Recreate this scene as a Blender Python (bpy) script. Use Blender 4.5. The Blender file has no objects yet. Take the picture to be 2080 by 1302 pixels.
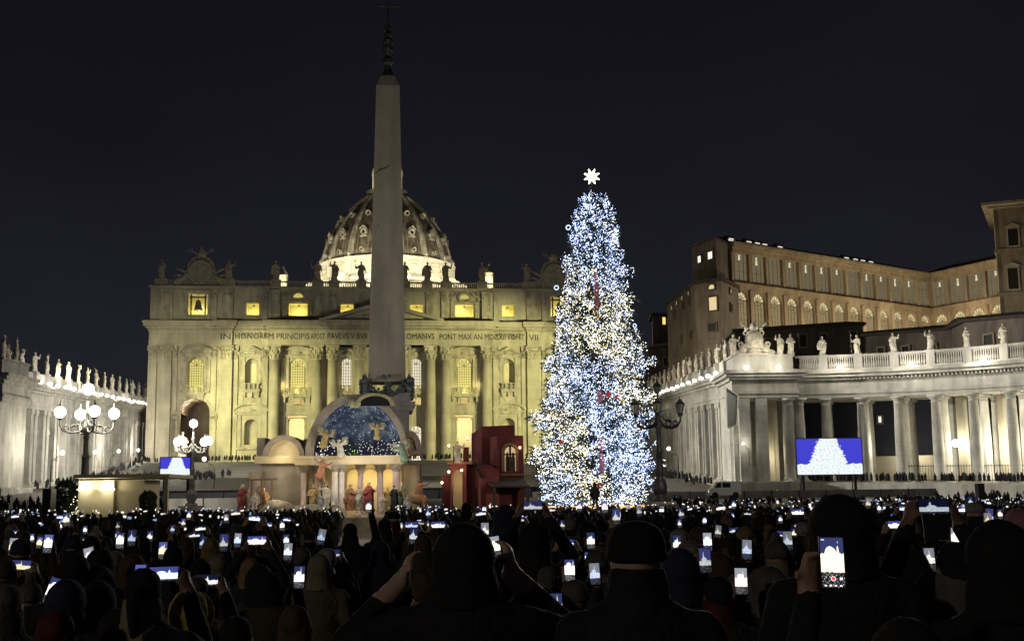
import bpy, math, random, bmesh
from mathutils import Vector, Matrix
R = math.radians
random.seed(11)
sc = bpy.context.scene
C = sc.collection

# ------------------------------------------------------------------ camera
CAM_H, FPX = 2.1, 2400.0
PITCH, ROLL = math.atan((1012 - 651) / FPX), R(0.7)
cam_d = bpy.data.cameras.new('camera')
cam = bpy.data.objects.new('camera', cam_d)
C.objects.link(cam)
cam_d.sensor_width = 36.0
cam_d.lens = FPX / 2080 * 36.0
cam_d.clip_start, cam_d.clip_end = 0.1, 3000
FW = Vector((0, math.cos(PITCH), math.sin(PITCH)))
_rt, _up = Vector((1, 0, 0)), Vector((0, -math.sin(PITCH), math.cos(PITCH)))
RT = math.cos(ROLL) * _rt - math.sin(ROLL) * _up
UP = math.sin(ROLL) * _rt + math.cos(ROLL) * _up
cam.matrix_world = Matrix(((RT.x, UP.x, -FW.x, 0), (RT.y, UP.y, -FW.y, 0), (RT.z, UP.z, -FW.z, CAM_H), (0, 0, 0, 1)))
sc.camera = cam

# ------------------------------------------------------------------ night sky
w = bpy.data.worlds.new('World'); sc.world = w; w.use_nodes = True
nt = w.node_tree; nt.nodes.clear()
tc = nt.nodes.new('ShaderNodeTexCoord'); sep = nt.nodes.new('ShaderNodeSeparateXYZ')
nt.links.new(tc.outputs['Generated'], sep.inputs[0])
ramp = nt.nodes.new('ShaderNodeValToRGB')
ramp.color_ramp.elements[0].position = 0.0; ramp.color_ramp.elements[0].color = (.0185, .0182, .0245, 1)
e = ramp.color_ramp.elements.new(0.14); e.color = (.0120, .0122, .0172, 1)
e = ramp.color_ramp.elements.new(0.27); e.color = (.0080, .0082, .0118, 1)
ramp.color_ramp.elements[-1].position = 0.46; ramp.color_ramp.elements[-1].color = (.0046, .0047, .0072, 1)
nt.links.new(sep.outputs[2], ramp.inputs[0])
nz = nt.nodes.new('ShaderNodeTexNoise'); nz.inputs['Scale'].default_value = 2.2; nz.inputs['Detail'].default_value = 4
mp = nt.nodes.new('ShaderNodeMapping'); mp.inputs['Scale'].default_value = (1, 1, 2.6)
nt.links.new(tc.outputs['Generated'], mp.inputs[0]); nt.links.new(mp.outputs[0], nz.inputs[0])
mr = nt.nodes.new('ShaderNodeMapRange'); mr.inputs['From Min'].default_value = .35; mr.inputs['From Max'].default_value = .7
mr.inputs['To Min'].default_value = .86; mr.inputs['To Max'].default_value = 1.22
nt.links.new(nz.outputs[0], mr.inputs[0])
vm = nt.nodes.new('ShaderNodeVectorMath'); vm.operation = 'SCALE'
nt.links.new(ramp.outputs[0], vm.inputs[0]); nt.links.new(mr.outputs[0], vm.inputs['Scale'])
bg = nt.nodes.new('ShaderNodeBackground'); nt.links.new(vm.outputs[0], bg.inputs[0])
ow = nt.nodes.new('ShaderNodeOutputWorld'); nt.links.new(bg.outputs[0], ow.inputs[0])
bg.inputs[1].default_value = 1.0
sc.view_settings.view_transform = 'Standard'; sc.view_settings.look = 'None'
sc.view_settings.exposure = 0.0; sc.view_settings.gamma = 1.0
sc.cycles.max_bounces = 4; sc.cycles.diffuse_bounces = 2; sc.cycles.glossy_bounces = 2
sc.cycles.transmission_bounces = 2; sc.cycles.sample_clamp_indirect = 3.0; sc.cycles.sample_clamp_direct = 12.0
sc.cycles.use_light_tree = True; sc.cycles.caustics_reflective = False; sc.cycles.caustics_refractive = False

# ------------------------------------------------------------------ helpers
def ray(px, py):
    return FW + ((px - 1040) / FPX) * RT + ((651 - py) / FPX) * UP
def at(px, py, Y):
    d = ray(px, py); t = Y / d.y
    return Vector((t * d.x, Y, CAM_H + t * d.z))
AX = R(6.8)                                   # the square's axis against the view direction
BAS = at(774.5, 940, 290)                     # foot of the facade's middle
EX, EY = Vector((math.cos(AX), math.sin(AX), 0)), Vector((-math.sin(AX), math.cos(AX), 0))
def fl(px, py, dy=0):                         # point of the facade plane: (u, z) from the facade's foot
    d = ray(px, py)
    t = (BAS.x * EY.x + BAS.y * EY.y + dy) / (d.x * EY.x + d.y * EY.y)
    p = Vector((t * d.x, t * d.y, CAM_H + t * d.z)) - BAS
    return p.dot(EX), p.z
def w2l(p):
    q = Vector(p) - BAS
    return Vector((q.dot(EX), q.dot(EY), q.z))
def l2w(u, v, z=0): return BAS + u * EX + v * EY + Vector((0, 0, z))

class MB:
    def __init__(s): s.v = []; s.f = []
    def add(s, vs, fs):
        n = len(s.v); s.v.extend(tuple(p) for p in vs); s.f.extend(tuple(i + n for i in f) for f in fs); return s
    def box(s, x0, x1, y0, y1, z0, z1):
        return s.add([(x0,y0,z0),(x1,y0,z0),(x1,y1,z0),(x0,y1,z0),(x0,y0,z1),(x1,y0,z1),(x1,y1,z1),(x0,y1,z1)],
                     [(0,3,2,1),(4,5,6,7),(0,1,5,4),(1,2,6,5),(2,3,7,6),(3,0,4,7)])
    def cbox(s, c, d, M=None):
        x, y, z = d[0]/2, d[1]/2, d[2]/2
        vs = [Vector(p) for p in [(-x,-y,-z),(x,-y,-z),(x,y,-z),(-x,y,-z),(-x,-y,z),(x,-y,z),(x,y,z),(-x,y,z)]]
        if M is not None: vs = [M @ p for p in vs]
        return s.add([p + Vector(c) for p in vs], [(0,3,2,1),(4,5,6,7),(0,1,5,4),(1,2,6,5),(2,3,7,6),(3,0,4,7)])
    def prism(s, poly, y0, y1):               # polygon in x,z pulled along y
        n = len(poly)
        vs = [(x, y0, z) for x, z in poly] + [(x, y1, z) for x, z in poly]
        return s.add(vs, [tuple(range(n)), tuple(range(2*n-1, n-1, -1))] + [(i, i+n, (i+1) % n + n, (i+1) % n) for i in range(n)])
    def plan(s, poly, z0, z1):                # polygon in x,y pulled up; z may be a list per corner
        n = len(poly)
        a = z0 if isinstance(z0, (list, tuple)) else [z0]*n
        b = z1 if isinstance(z1, (list, tuple)) else [z1]*n
        vs = [(p[0], p[1], a[i]) for i, p in enumerate(poly)] + [(p[0], p[1], b[i]) for i, p in enumerate(poly)]
        return s.add(vs, [tuple(range(n-1, -1, -1)), tuple(range(n, 2*n))] + [(i, (i+1) % n, (i+1) % n + n, i+n) for i in range(n)])
    def lathe(s, prof, n=16, c=(0,0,0), sx=1, sy=1, a0=0, a1=360, wob=None):
        full = abs(a1 - a0) >= 359.9; m = n if full else n + 1
        vs = []
        for r, z in prof:
            for i in range(m):
                a = R(a0 + (a1 - a0) * i / n)
                k = 1 if wob is None else 1 + wob[0] * math.sin(a * wob[1] + z * wob[2])
                vs.append((c[0] + r*k*sx*math.cos(a), c[1] + r*k*sy*math.sin(a), c[2] + z))
        fs = []
        for j in range(len(prof)-1):
            for i in range(n):
                i2 = (i+1) % m if full else i+1
                fs.append((j*m+i, j*m+i2, (j+1)*m+i2, (j+1)*m+i))
        if full:
            if prof[0][0] > 1e-4: fs.append(tuple(range(m-1, -1, -1)))
            if prof[-1][0] > 1e-4: fs.append(tuple((len(prof)-1)*m + i for i in range(m)))
        return s.add(vs, fs)
    def ball(s, c, r, nu=10, nv=6, M=None):
        rx, ry, rz = (r, r, r) if not isinstance(r, (tuple, list)) else r
        vs = [Vector((0,0,-rz))]
        for j in range(1, nv):
            b = -math.pi/2 + math.pi*j/nv
            for i in range(nu):
                a = 2*math.pi*i/nu
                vs.append(Vector((rx*math.cos(b)*math.cos(a), ry*math.cos(b)*math.sin(a), rz*math.sin(b))))
        vs.append(Vector((0,0,rz)))
        fs = [(0, 1+(i+1) % nu, 1+i) for i in range(nu)]
        for j in range(nv-2):
            for i in range(nu):
                fs.append((1+j*nu+i, 1+j*nu+(i+1) % nu, 1+(j+1)*nu+(i+1) % nu, 1+(j+1)*nu+i))
        k = 1+(nv-2)*nu
        fs += [(k+i, k+(i+1) % nu, len(vs)-1) for i in range(nu)]
        if M is not None: vs = [M @ p for p in vs]
        return s.add([p + Vector(c) for p in vs], fs)
    def tube(s, pts, r, n=6):
        pts = [Vector(p) for p in pts]; m = len(pts)
        rs = r if isinstance(r, (list, tuple)) else [r]*m
        vs = []; prev = None
        for i, p in enumerate(pts):
            d = (pts[min(i+1, m-1)] - pts[max(i-1, 0)])
            d = d.normalized() if d.length > 1e-9 else Vector((0,0,1))
            if prev is None:
                a = d.cross(Vector((0,0,1)) if abs(d.z) < .9 else Vector((1,0,0))).normalized()
            else:
                a = (prev - d * prev.dot(d)); a = a.normalized() if a.length > 1e-6 else d.orthogonal().normalized()
            prev = a; b = d.cross(a)
            for k in range(n):
                t = 2*math.pi*k/n
                vs.append(p + rs[i]*(math.cos(t)*a + math.sin(t)*b))
        fs = [(j*n+k, j*n+(k+1) % n, (j+1)*n+(k+1) % n, (j+1)*n+k) for j in range(m-1) for k in range(n)]
        fs += [tuple(range(n-1, -1, -1)), tuple((m-1)*n+k for k in range(n))]
        return s.add(vs, fs)
    def torus(s, c, Rr, r, M=None, n=12, m=6):
        vs = []
        for i in range(n):
            a = 2*math.pi*i/n
            for k in range(m):
                b = 2*math.pi*k/m
                p = Vector(((Rr + r*math.cos(b))*math.cos(a), r*math.sin(b), (Rr + r*math.cos(b))*math.sin(a)))
                if M is not None: p = M @ p
                vs.append(p + Vector(c))
        return s.add(vs, [(i*m+k, ((i+1) % n)*m+k, ((i+1) % n)*m+(k+1) % m, i*m+(k+1) % m) for i in range(n) for k in range(m)])
    def mesh(s, name, m, smooth=False):
        me = bpy.data.meshes.new(name); me.from_pydata(s.v, [], s.f)
        if m is not None: me.materials.append(m)
        if smooth: me.polygons.foreach_set('use_smooth', [True]*len(me.polygons))
        me.update(); return me
    def build(s, name, m, parent=None, smooth=False, loc=(0,0,0), rz=0):
        return ob(name, s.mesh(name, m, smooth), parent, loc, rz)
def ob(name, me, parent=None, loc=(0,0,0), rz=0, scale=None):
    o = bpy.data.objects.new(name, me); C.objects.link(o)
    if parent is not None: o.parent = parent
    o.location = loc; o.rotation_euler = (0, 0, rz)
    if scale is not None: o.scale = scale if isinstance(scale, (tuple, list)) else (scale,)*3
    return o
def tag(o, label=None, cat=None, group=None, kind=None):
    if label: o['label'] = label
    if cat: o['category'] = cat
    if group: o['group'] = group
    if kind: o['kind'] = kind
    return o
def thing(name, label, cat, loc=(0,0,0), rz=0, group=None):
    return tag(ob(name, None, None, loc, rz), label, cat, group)

# wall between x0..x1 and z0..z1, thickness y0..y1, with openings (cx, width, zb, zt, arch)
def wall(mb, x0, x1, z0, z1, y0, y1, ops):
    x = x0
    for cx, wd, zb, zt, arch in sorted(ops):
        a, b = cx - wd/2, cx + wd/2
        if a > x: mb.box(x, a, y0, y1, z0, z1)
        if zb > z0: mb.box(a, b, y0, y1, z0, zb)
        if arch:
            r = wd/2; sp = zt - r * arch; n = 8
            xs = [cx - r*math.cos(math.pi*i/n) for i in range(n+1)]
            zs = [sp + r*arch*math.sin(math.pi*i/n) for i in range(n+1)]
            for i in range(n):
                mb.prism([(xs[i], zs[i]), (xs[i+1], zs[i+1]), (xs[i+1], z1), (xs[i], z1)], y0, y1)
        else:
            mb.box(a, b, y0, y1, zt, z1)
        x = b
    if x < x1: mb.box(x, x1, y0, y1, z0, z1)
def arch_poly(cx, wd, zb, zt, arch=1, n=10):
    r = wd/2; sp = zt - r*arch
    return [(cx+r, zb), (cx-r, zb)][::-1] + [(cx + r*math.cos(math.pi*i/n), sp + r*arch*math.sin(math.pi*i/n)) for i in range(n+1)]

# ------------------------------------------------------------------ materials
MAT = {}
def mat(name, col, rough=.8, var=.25, scale=1.0, bump=.2, streak=0.0, metallic=0.0, em=None, es=0.0, world=True, fine=8.0, joints=None, spec=.3):
    if name in MAT: return MAT[name]
    m = bpy.data.materials.new(name); m.use_nodes = True; MAT[name] = m
    nt = m.node_tree; N = nt.nodes; L = nt.links; b = N['Principled BSDF']
    b.inputs['Roughness'].default_value = rough; b.inputs['Metallic'].default_value = metallic
    b.inputs['Specular IOR Level'].default_value = spec
    if em is not None:
        b.inputs['Emission Color'].default_value = (*em, 1); b.inputs['Emission Strength'].default_value = es
    if world:
        g = N.new('ShaderNodeNewGeometry'); src = g.outputs['Position']
    else:
        g = N.new('ShaderNodeTexCoord'); src = g.outputs['Object']
    n1 = N.new('ShaderNodeTexNoise'); n1.inputs['Scale'].default_value = scale; n1.inputs['Detail'].default_value = 5
    L.new(src, n1.inputs[0])
    r1 = N.new('ShaderNodeMapRange'); r1.inputs['From Min'].default_value = .3; r1.inputs['From Max'].default_value = .7
    r1.inputs['To Min'].default_value = 1 - var; r1.inputs['To Max'].default_value = 1 + var*.6
    L.new(n1.outputs[0], r1.inputs[0]); f = r1.outputs[0]
    if streak:
        mp = N.new('ShaderNodeMapping'); mp.inputs['Scale'].default_value = (.8, .8, .16)
        n2 = N.new('ShaderNodeTexNoise'); n2.inputs['Scale'].default_value = 1.0; n2.inputs['Detail'].default_value = 6
        L.new(src, mp.inputs[0]); L.new(mp.outputs[0], n2.inputs[0])
        r2 = N.new('ShaderNodeMapRange'); r2.inputs['From Min'].default_value = .38; r2.inputs['From Max'].default_value = .62
        r2.inputs['To Min'].default_value = 1 - streak; r2.inputs['To Max'].default_value = 1.05
        L.new(n2.outputs[0], r2.inputs[0])
        mu = N.new('ShaderNodeMath'); mu.operation = 'MULTIPLY'; L.new(f, mu.inputs[0]); L.new(r2.outputs[0], mu.inputs[1]); f = mu.outputs[0]
    n3 = N.new('ShaderNodeTexNoise'); n3.inputs['Scale'].default_value = scale*fine; n3.inputs['Detail'].default_value = 3
    L.new(src, n3.inputs[0])
    if joints:                                 # faint ashlar courses
        sx = N.new('ShaderNodeSeparateXYZ'); L.new(src, sx.inputs[0])
        md = N.new('ShaderNodeMath'); md.operation = 'FRACT'
        dv = N.new('ShaderNodeMath'); dv.operation = 'DIVIDE'; dv.inputs[1].default_value = joints
        L.new(sx.outputs[2], dv.inputs[0]); L.new(dv.outputs[0], md.inputs[0])
        gt = N.new('ShaderNodeMath'); gt.operation = 'LESS_THAN'; gt.inputs[1].default_value = .07; L.new(md.outputs[0], gt.inputs[0])
        r4 = N.new('ShaderNodeMapRange'); r4.inputs['To Min'].default_value = 1; r4.inputs['To Max'].default_value = .90
        L.new(gt.outputs[0], r4.inputs[0])
        mu = N.new('ShaderNodeMath'); mu.operation = 'MULTIPLY'; L.new(f, mu.inputs[0]); L.new(r4.outputs[0], mu.inputs[1]); f = mu.outputs[0]
    vm = N.new('ShaderNodeVectorMath'); vm.operation = 'SCALE'; vm.inputs[0].default_value = col; L.new(f, vm.inputs['Scale'])
    L.new(vm.outputs[0], b.inputs['Base Color'])
    if bump:
        bp = N.new('ShaderNodeBump'); bp.inputs['Strength'].default_value = bump; bp.inputs['Distance'].default_value = .05
        L.new(n3.outputs[0], bp.inputs['Height']); L.new(bp.outputs[0], b.inputs['Normal'])
    return m
def glow(name, col, s, sample='NONE'):
    if name in MAT: return MAT[name]
    m = bpy.data.materials.new(name); m.use_nodes = True; MAT[name] = m
    nt = m.node_tree; nt.nodes.clear()
    e = nt.nodes.new('ShaderNodeEmission'); e.inputs[0].default_value = (*col, 1); e.inputs[1].default_value = s
    o = nt.nodes.new('ShaderNodeOutputMaterial'); nt.links.new(e.outputs[0], o.inputs[0])
    m.cycles.emission_sampling = sample
    return m
TRAV = mat('travertine', (.46, .42, .33), .85, .22, .25, .25, streak=.16, joints=1.15)
TRAV2 = mat('travertine_carved', (.46, .42, .33), .85, .3, .7, .5, streak=.3)
COLST = mat('colonnade_stone', (.47, .45, .40), .85, .2, .3, .3, streak=.28)
COLSH = mat('column_stone', (.50, .48, .43), .85, .22, .5, .3, streak=.25, joints=1.9)
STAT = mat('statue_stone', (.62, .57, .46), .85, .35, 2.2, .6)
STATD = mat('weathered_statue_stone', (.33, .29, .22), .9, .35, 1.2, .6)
LEADR = mat('lead_roof', (.20, .17, .125), .7, .45, .25, .3, streak=.55)
RIBST = mat('rib_stone', (.46, .42, .34), .85, .35, .3, .3, streak=.5)
GRAN = mat('red_granite', (.41, .37, .295), .6, .28, .16, .35, streak=.22)
BRONZE = mat('dark_bronze', (.075, .078, .065), .5, .4, 3, .3, metallic=.5)
IRON = mat('black_iron', (.03, .03, .03), .5, .2, 4, .2, metallic=.4)
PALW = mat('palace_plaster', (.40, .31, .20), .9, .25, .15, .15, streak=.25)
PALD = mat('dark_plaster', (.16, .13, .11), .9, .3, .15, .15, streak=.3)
ROOF = mat('roof_tile', (.07, .055, .045), .9, .35, 1.5, .4)
COBB = mat('cobbles', (.11, .10, .085), .7, .35, .6, .6, fine=14)
PAVE = mat('paving_stone', (.27, .25, .21), .8, .25, .25, .3)
def lamp(name, loc, power, col=(1, .93, .8), r=.25, kind='POINT', target=None, angle=60, blend=.5):
    d = bpy.data.lights.new(name, kind); d.energy = power; d.color = col
    if kind == 'SPOT': d.spot_size = R(angle); d.spot_blend = blend
    d.shadow_soft_size = r
    o = bpy.data.objects.new(name, d); C.objects.link(o); o.location = loc
    if target is not None: o.rotation_euler = (Vector(target) - Vector(loc)).to_track_quat('-Z', 'Y').to_euler()
    return o
# ------------------------------------------------------------------ figures: union of limbs, remeshed into one continuous skin
def fuse(mb, voxel, dec=None, smooth=2, name='figure', disp=0.0, dscale=.3):
    me = mb.mesh(name, None); o = bpy.data.objects.new(name, me); C.objects.link(o)
    m = o.modifiers.new('r', 'REMESH'); m.mode = 'VOXEL'; m.voxel_size = voxel
    if disp:
        tx = bpy.data.textures.new('folds', 'CLOUDS'); tx.noise_scale = dscale; tx.noise_depth = 2
        d = o.modifiers.new('d', 'DISPLACE'); d.texture = tx; d.strength = disp; d.mid_level = .5
    if smooth:
        s = o.modifiers.new('s', 'SMOOTH'); s.iterations = smooth; s.factor = .5
    if dec: dd = o.modifiers.new('c', 'DECIMATE'); dd.ratio = dec
    dg = bpy.context.evaluated_depsgraph_get(); dg.update()
    out = bpy.data.meshes.new_from_object(o.evaluated_get(dg))
    bpy.data.objects.remove(o); bpy.data.meshes.remove(me)
    out.name = name
    out.polygons.foreach_set('use_smooth', [True]*len(out.polygons))
    return out

def limb(mb, pts, rs, n=10):
    mb.tube(pts, rs, n)
    for p, r in zip(pts, rs): mb.ball(p, r, 10, 6)

def hand(mb, wrist, fwd, palm_n, side, curl=.5):
    """palm + four unequal curled fingers + thumb; fwd = finger direction, palm_n = where the palm faces, side = +1/-1"""
    f = Vector(fwd).normalized(); n = Vector(palm_n); n = (n - f*n.dot(f)).normalized(); s = f.cross(n).normalized() * side
    W = Vector(wrist)
    M = Matrix((s, f, n)).transposed()
    mb.cbox(W + f*.05, (.08, .09, .03), M)
    mb.ball(W + f*.01, .03, 8, 6); mb.ball(W + f*.05, (.044, .052, .02), 10, 6, M)
    for i, ln in enumerate((.070, .080, .074, .058)):
        b = W + f*.088 + s*(.030 - .020*i)
        k1 = b + (f*math.cos(curl*.6) + n*math.sin(curl*.6))*ln*.45
        k2 = k1 + (f*math.cos(curl*1.6) + n*math.sin(curl*1.6))*ln*.33
        k3 = k2 + (f*math.cos(curl*2.5) + n*math.sin(curl*2.5))*ln*.28
        mb.tube([b, k1, k2, k3], [.0105, .0098, .009, .0078], 6)
    t0 = W + f*.02 + s*.036; t1 = t0 + (f*.6 + s*.7 + n*.35)*.038; t2 = t1 + (f*.85 + s*.25 + n*.5)*.032
    mb.tube([t0, t1, t2], [.014, .012, .009], 6)

def head_parts(mb, c, yaw=0, tilt=0, s=1.0):
    """c = centre of head; faces +y when yaw = 0"""
    M = Matrix.Rotation(yaw, 3, 'Z') @ Matrix.Rotation(tilt, 3, 'X')
    P = lambda x, y, z: Vector(c) + M @ (Vector((x, y, z))*s)
    mb.ball(P(0, -.008, .02), (.076*s, .094*s, .098*s), 14, 10, M)
    mb.ball(P(0, .026, -.052), (.054*s, .062*s, .062*s), 12, 8, M)
    mb.tube([P(0, .085, .015), P(0, .108, -.022)], [.010*s, .016*s], 6)
    for q in (-1, 1):
        mb.ball(P(q*.078, -.005, -.01), (.012*s, .022*s, .034*s), 8, 6, M)
        mb.ball(P(q*.030, .074, .012), (.014*s, .012*s, .010*s), 8, 6, M)
    mb.ball(P(0, .080, -.056), (.024*s, .012*s, .010*s), 8, 6, M)

def body_mesh(pose, voxel=.016, dec=.4, h=1.72, seed=0, wide=1.0, collar=True):
    """standing winter-coated body facing +y, feet at z = 0; returns mesh with slots coat, skin, trousers and the phone grip point"""
    rnd = random.Random(seed); mb = MB(); k = h/1.72
    for q in (-1, 1):
        limb(mb, [(q*.09, -.01, .95), (q*.10, .01, .50), (q*.11, -.01, .09)], [.105, .075, .055])
        mb.ball((q*.115, .06, .05), (.052, .135, .05), 10, 6)
    w_ = wide
    mb.lathe([(.175, .74), (.205, .80), (.20, .95), (.175, 1.08), (.19, 1.22), (.215, 1.36), (.19, 1.44), (.115, 1.49)], 20, sx=1.02*w_, sy=.66)
    mb.ball((0, -.01, 1.36), (.225*w_, .125, .13), 14, 8)
    mb.tube([(0, -.005, 1.42), (0, .005, 1.56)], [.075, .058], 10)
    if collar: mb.lathe([(.115, 1.44), (.10, 1.50), (.088, 1.545)], 14, sy=.9)
    hz = 1.62; hd = (0, .02, hz); yaw = rnd.uniform(-.25, .25)
    head_parts(mb, hd, yaw, rnd.uniform(-.05, .18))
    grips = []; hands = []; hr = .135
    def arm(q, el, wr, f, n, curl):
        sh = (q*.20*w_, -.005, 1.38)
        limb(mb, [sh, el], [.078, .062]); limb(mb, [el, wr], [.060, .044])
        mb.tube([Vector(wr)*1.0, Vector(wr) + Vector(f).normalized()*.03], [.028, .026], 8)
        hand(mb, Vector(wr) + Vector(f).normalized()*.02, f, n, q, curl); hands.append(Vector(wr) + Vector(f).normalized()*.02)
    if pose == 'two':                              # both hands up, phone sideways
        for q in (-1, 1): arm(q, (q*.27, .20, 1.30), (q*.125, .36, 1.60), (-q*.25, .15, .9), (-q*.8, .3, 0), .9)
        grips = [(0, .345, 1.70)]
    elif pose == 'two_high':
        for q in (-1, 1): arm(q, (q*.29, .16, 1.52), (q*.125, .26, 1.80), (-q*.25, .15, .9), (-q*.8, .3, 0), .9)
        grips = [(0, .245, 1.90)]
    elif pose in ('right', 'right_high', 'left', 'left_high'):
        q = 1 if 'right' in pose else -1; hi = 'high' in pose
        el = (q*.30, .16, 1.54) if hi else (q*.27, .18, 1.28)
        wr = (q*.22, .24, 1.82) if hi else (q*.17, .33, 1.58)
        arm(q, el, wr, (-q*.1, .1, 1), (-q*.35, -.8, 0), .8)
        grips = [(q*.19, (.195 if hi else .285), 1.93 if hi else 1.69)]
        arm(-q, (-q*.27, -.04, 1.10), (-q*.22, .12, .90), (0, .3, -1), (q, 0, 0), .6)
    elif pose == 'frame':
        hr = .15
        arm(-1, (-.44, .12, 1.30), (-.25, .24, 1.53), (.35, .1, 1), (.8, .1, -.2), .6); arm(1, (.40, .14, 1.32), (.17, .30, 1.55), (-.1, .1, 1), (-.8, .2, 0), .7)
        grips = [(0, .40, 1.66)]
    else:
        for q in (-1, 1): arm(q, (q*.28, -.03, 1.10), (q*.23, .12, .88), (0, .35, -1), (-q, 0, 0), .6)
    me = fuse(mb, voxel, dec, 1, 'person_body', disp=.012, dscale=.16)
    for m in (None, None, None): me.materials.append(m)
    P = me.polygons
    for p in P:
        c = p.center
        if c.z > 1.515 and (c - Vector(hd)).length < .165: i = 1
        elif any((c - hh).length < hr and c.z > hh.z - (.005 if hr < .15 else .09) for hh in hands if hh.z > 1.4) or any((c - hh).length < .135 and c.z < hh.z + .005 for hh in hands if hh.z < 1.2): i = 1
        elif c.z < .745: i = 2
        else: i = 0
        p.material_index = i
    for v in me.vertices: v.co *= k
    return me, [Vector(g)*k for g in grips], Vector(hd)*k

def hat_mesh(kind, voxel=.014):
    """centred on the head centre"""
    mb = MB()
    if kind == 'beanie':
        mb.lathe([(.088, .005), (.099, .02), (.100, .05), (.096, .09), (.075, .13), (.04, .15), (0, .155)], 16, c=(0, -.008, 0), sy=1.14)
        mb.torus((0, -.008, .02), .093, .014, Matrix.Diagonal((1, 1.14, 1)) @ Matrix.Rotation(R(90), 3, 'X'), 18, 6)
        return fuse(mb, voxel, .6, 1, 'hat')
    if kind == 'bobble_hat':
        mb.lathe([(.088, .005), (.099, .02), (.100, .05), (.096, .09), (.075, .13), (.04, .15), (0, .155)], 16, c=(0, -.008, 0), sy=1.14)
        mb.ball((0, -.01, .185), .042, 10, 8); return fuse(mb, voxel, .6, 0, 'hat', disp=.01, dscale=.03)
    if kind == 'hood':
        mb.ball((0, -.03, .02), (.118, .135, .142), 16, 10); mb.lathe([(.13, -.17), (.125, -.09), (.11, 0)], 14, c=(0, -.03, 0), sy=1.0)
        return fuse(mb, voxel, .6, 1, 'hood', disp=.012, dscale=.08)
    if kind == 'fur_hood':
        mb.ball((0, -.03, .02), (.118, .135, .142), 16, 10); mb.lathe([(.13, -.17), (.125, -.09), (.11, 0)], 14, c=(0, -.03, 0), sy=1.0)
        mb.torus((0, .05, .01), .115, .028, None, 18, 6)
        return fuse(mb, voxel, .6, 0, 'hood', disp=.02, dscale=.03)
    if kind == 'long_hair':
        mb.ball((0, -.022, .03), (.094, .108, .105), 14, 10)
        mb.lathe([(.07, -.30), (.098, -.2), (.100, -.08), (.092, .03)], 16, c=(0, -.04, 0), sx=1.08, sy=.72)
        return fuse(mb, voxel, .6, 1, 'hair', disp=.014, dscale=.05)
    if kind == 'ponytail':
        mb.ball((0, -.02, .03), (.090, .104, .102), 14, 10)
        mb.tube([(0, -.12, .04), (0, -.165, -.02), (0, -.15, -.14), (0, -.13, -.22)], [.028, .035, .028, .012], 8)
        return fuse(mb, voxel, .6, 0, 'hair', disp=.008, dscale=.03)
    if kind == 'cap':
        mb.lathe([(.094, .02), (.098, .05), (.090, .09), (.06, .122), (0, .13)], 16, c=(0, -.008, 0), sy=1.14)
        mb.cbox((0, .13, .035), (.14, .11, .012)); return fuse(mb, voxel, .6, 0, 'hat')
    mb.ball((0, -.022, .032), (.088, .100, .094), 14, 10)                    # short hair
    mb.ball((0, -.055, -.02), (.075, .06, .07), 12, 8)
    return fuse(mb, voxel, .6, 0, 'hair', disp=.012, dscale=.04)

# stone saints: robed, head, arms by variant, about 3.2 m tall, face -y
def saint_mesh(v):
    rnd = random.Random(100+v); mb = MB()
    lean = rnd.uniform(-.12, .12)
    mb.lathe([(.50, 0), (.52, .15), (.42, .8), (.36, 1.3), (.40, 1.75), (.42, 2.2), (.36, 2.45), (.16, 2.62)], 28, sx=1.0, sy=.72, wob=(.10, 7, 1.2+v))
    mb.lathe([(.34, .5), (.44, 1.0), (.46, 1.4), (.3, 1.9)], 24, c=(lean*1.4, -.08, 0), sx=1.0, sy=.8, wob=(.13, 5, 2.5+v))
    for q in (-1, 1): mb.ball((q*.30, 0, 2.35), (.2, .2, .2), 10, 8)
    mb.tube([(0, 0, 2.5), (lean*.3, -.04, 2.75)], [.14, .11], 10)
    hc = Vector((lean*.4, -.06, 2.92)); mb.ball(hc, (.165, .185, .22), 12, 10); mb.ball(hc + Vector((0, -.1, -.12)), (.12, .12, .14), 10, 8)
    mb.ball(hc + Vector((0, .05, .05)), (.185, .18, .19), 12, 8)
    def A(q, el, wr, r=.13):
        mb.tube([(q*.36, 0, 2.35), el], [.17, r+.02], 10); mb.tube([el, wr], [r+.02, .075], 10); mb.ball(el, r+.02, 10, 6); mb.ball(wr, .09, 10, 6)
        mb.tube([Vector(wr), Vector(wr) + (Vector(wr)-Vector(el)).normalized()*.18], [.07, .03], 6)
    if v == 0: A(1, (.75, -.1, 2.15), (.95, -.15, 2.75)); A(-1, (-.55, -.15, 1.85), (-.15, -.42, 1.95))
    elif v == 1: A(1, (.6, -.1, 1.85), (.2, -.4, 2.05)); A(-1, (-.6, -.1, 1.8), (-.25, -.42, 1.7)); mb.cbox((0, -.46, 1.9), (.36, .1, .46))
    elif v == 2: A(-1, (-.75, -.05, 2.0), (-.95, -.2, 2.45)); A(1, (.55, -.1, 1.8), (.6, -.35, 1.4)); mb.tube([(-.98, -.22, .1), (-.98, -.22, 3.5)], .04, 6); mb.cbox((-.98, -.22, 3.1), (.5, .07, .07))
    elif v == 3: A(1, (.65, .1, 1.8), (.45, .0, 1.35)); A(-1, (-.7, -.2, 2.3), (-.6, -.3, 2.9))
    else: A(1, (.6, -.15, 1.9), (.05, -.45, 2.2)); A(-1, (-.65, .05, 1.85), (-.75, -.2, 1.35)); mb.lathe([(.28, .9), (.34, 1.5), (.2, 2.0)], 16, c=(-.55, .05, 0), sy=.6, wob=(.15, 4, 2))
    me = fuse(mb, .055, .6, 1, 'saint', disp=.09, dscale=.28)
    return me
SAINT = [saint_mesh(i) for i in range(5)]
SAINT_D = []
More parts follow.
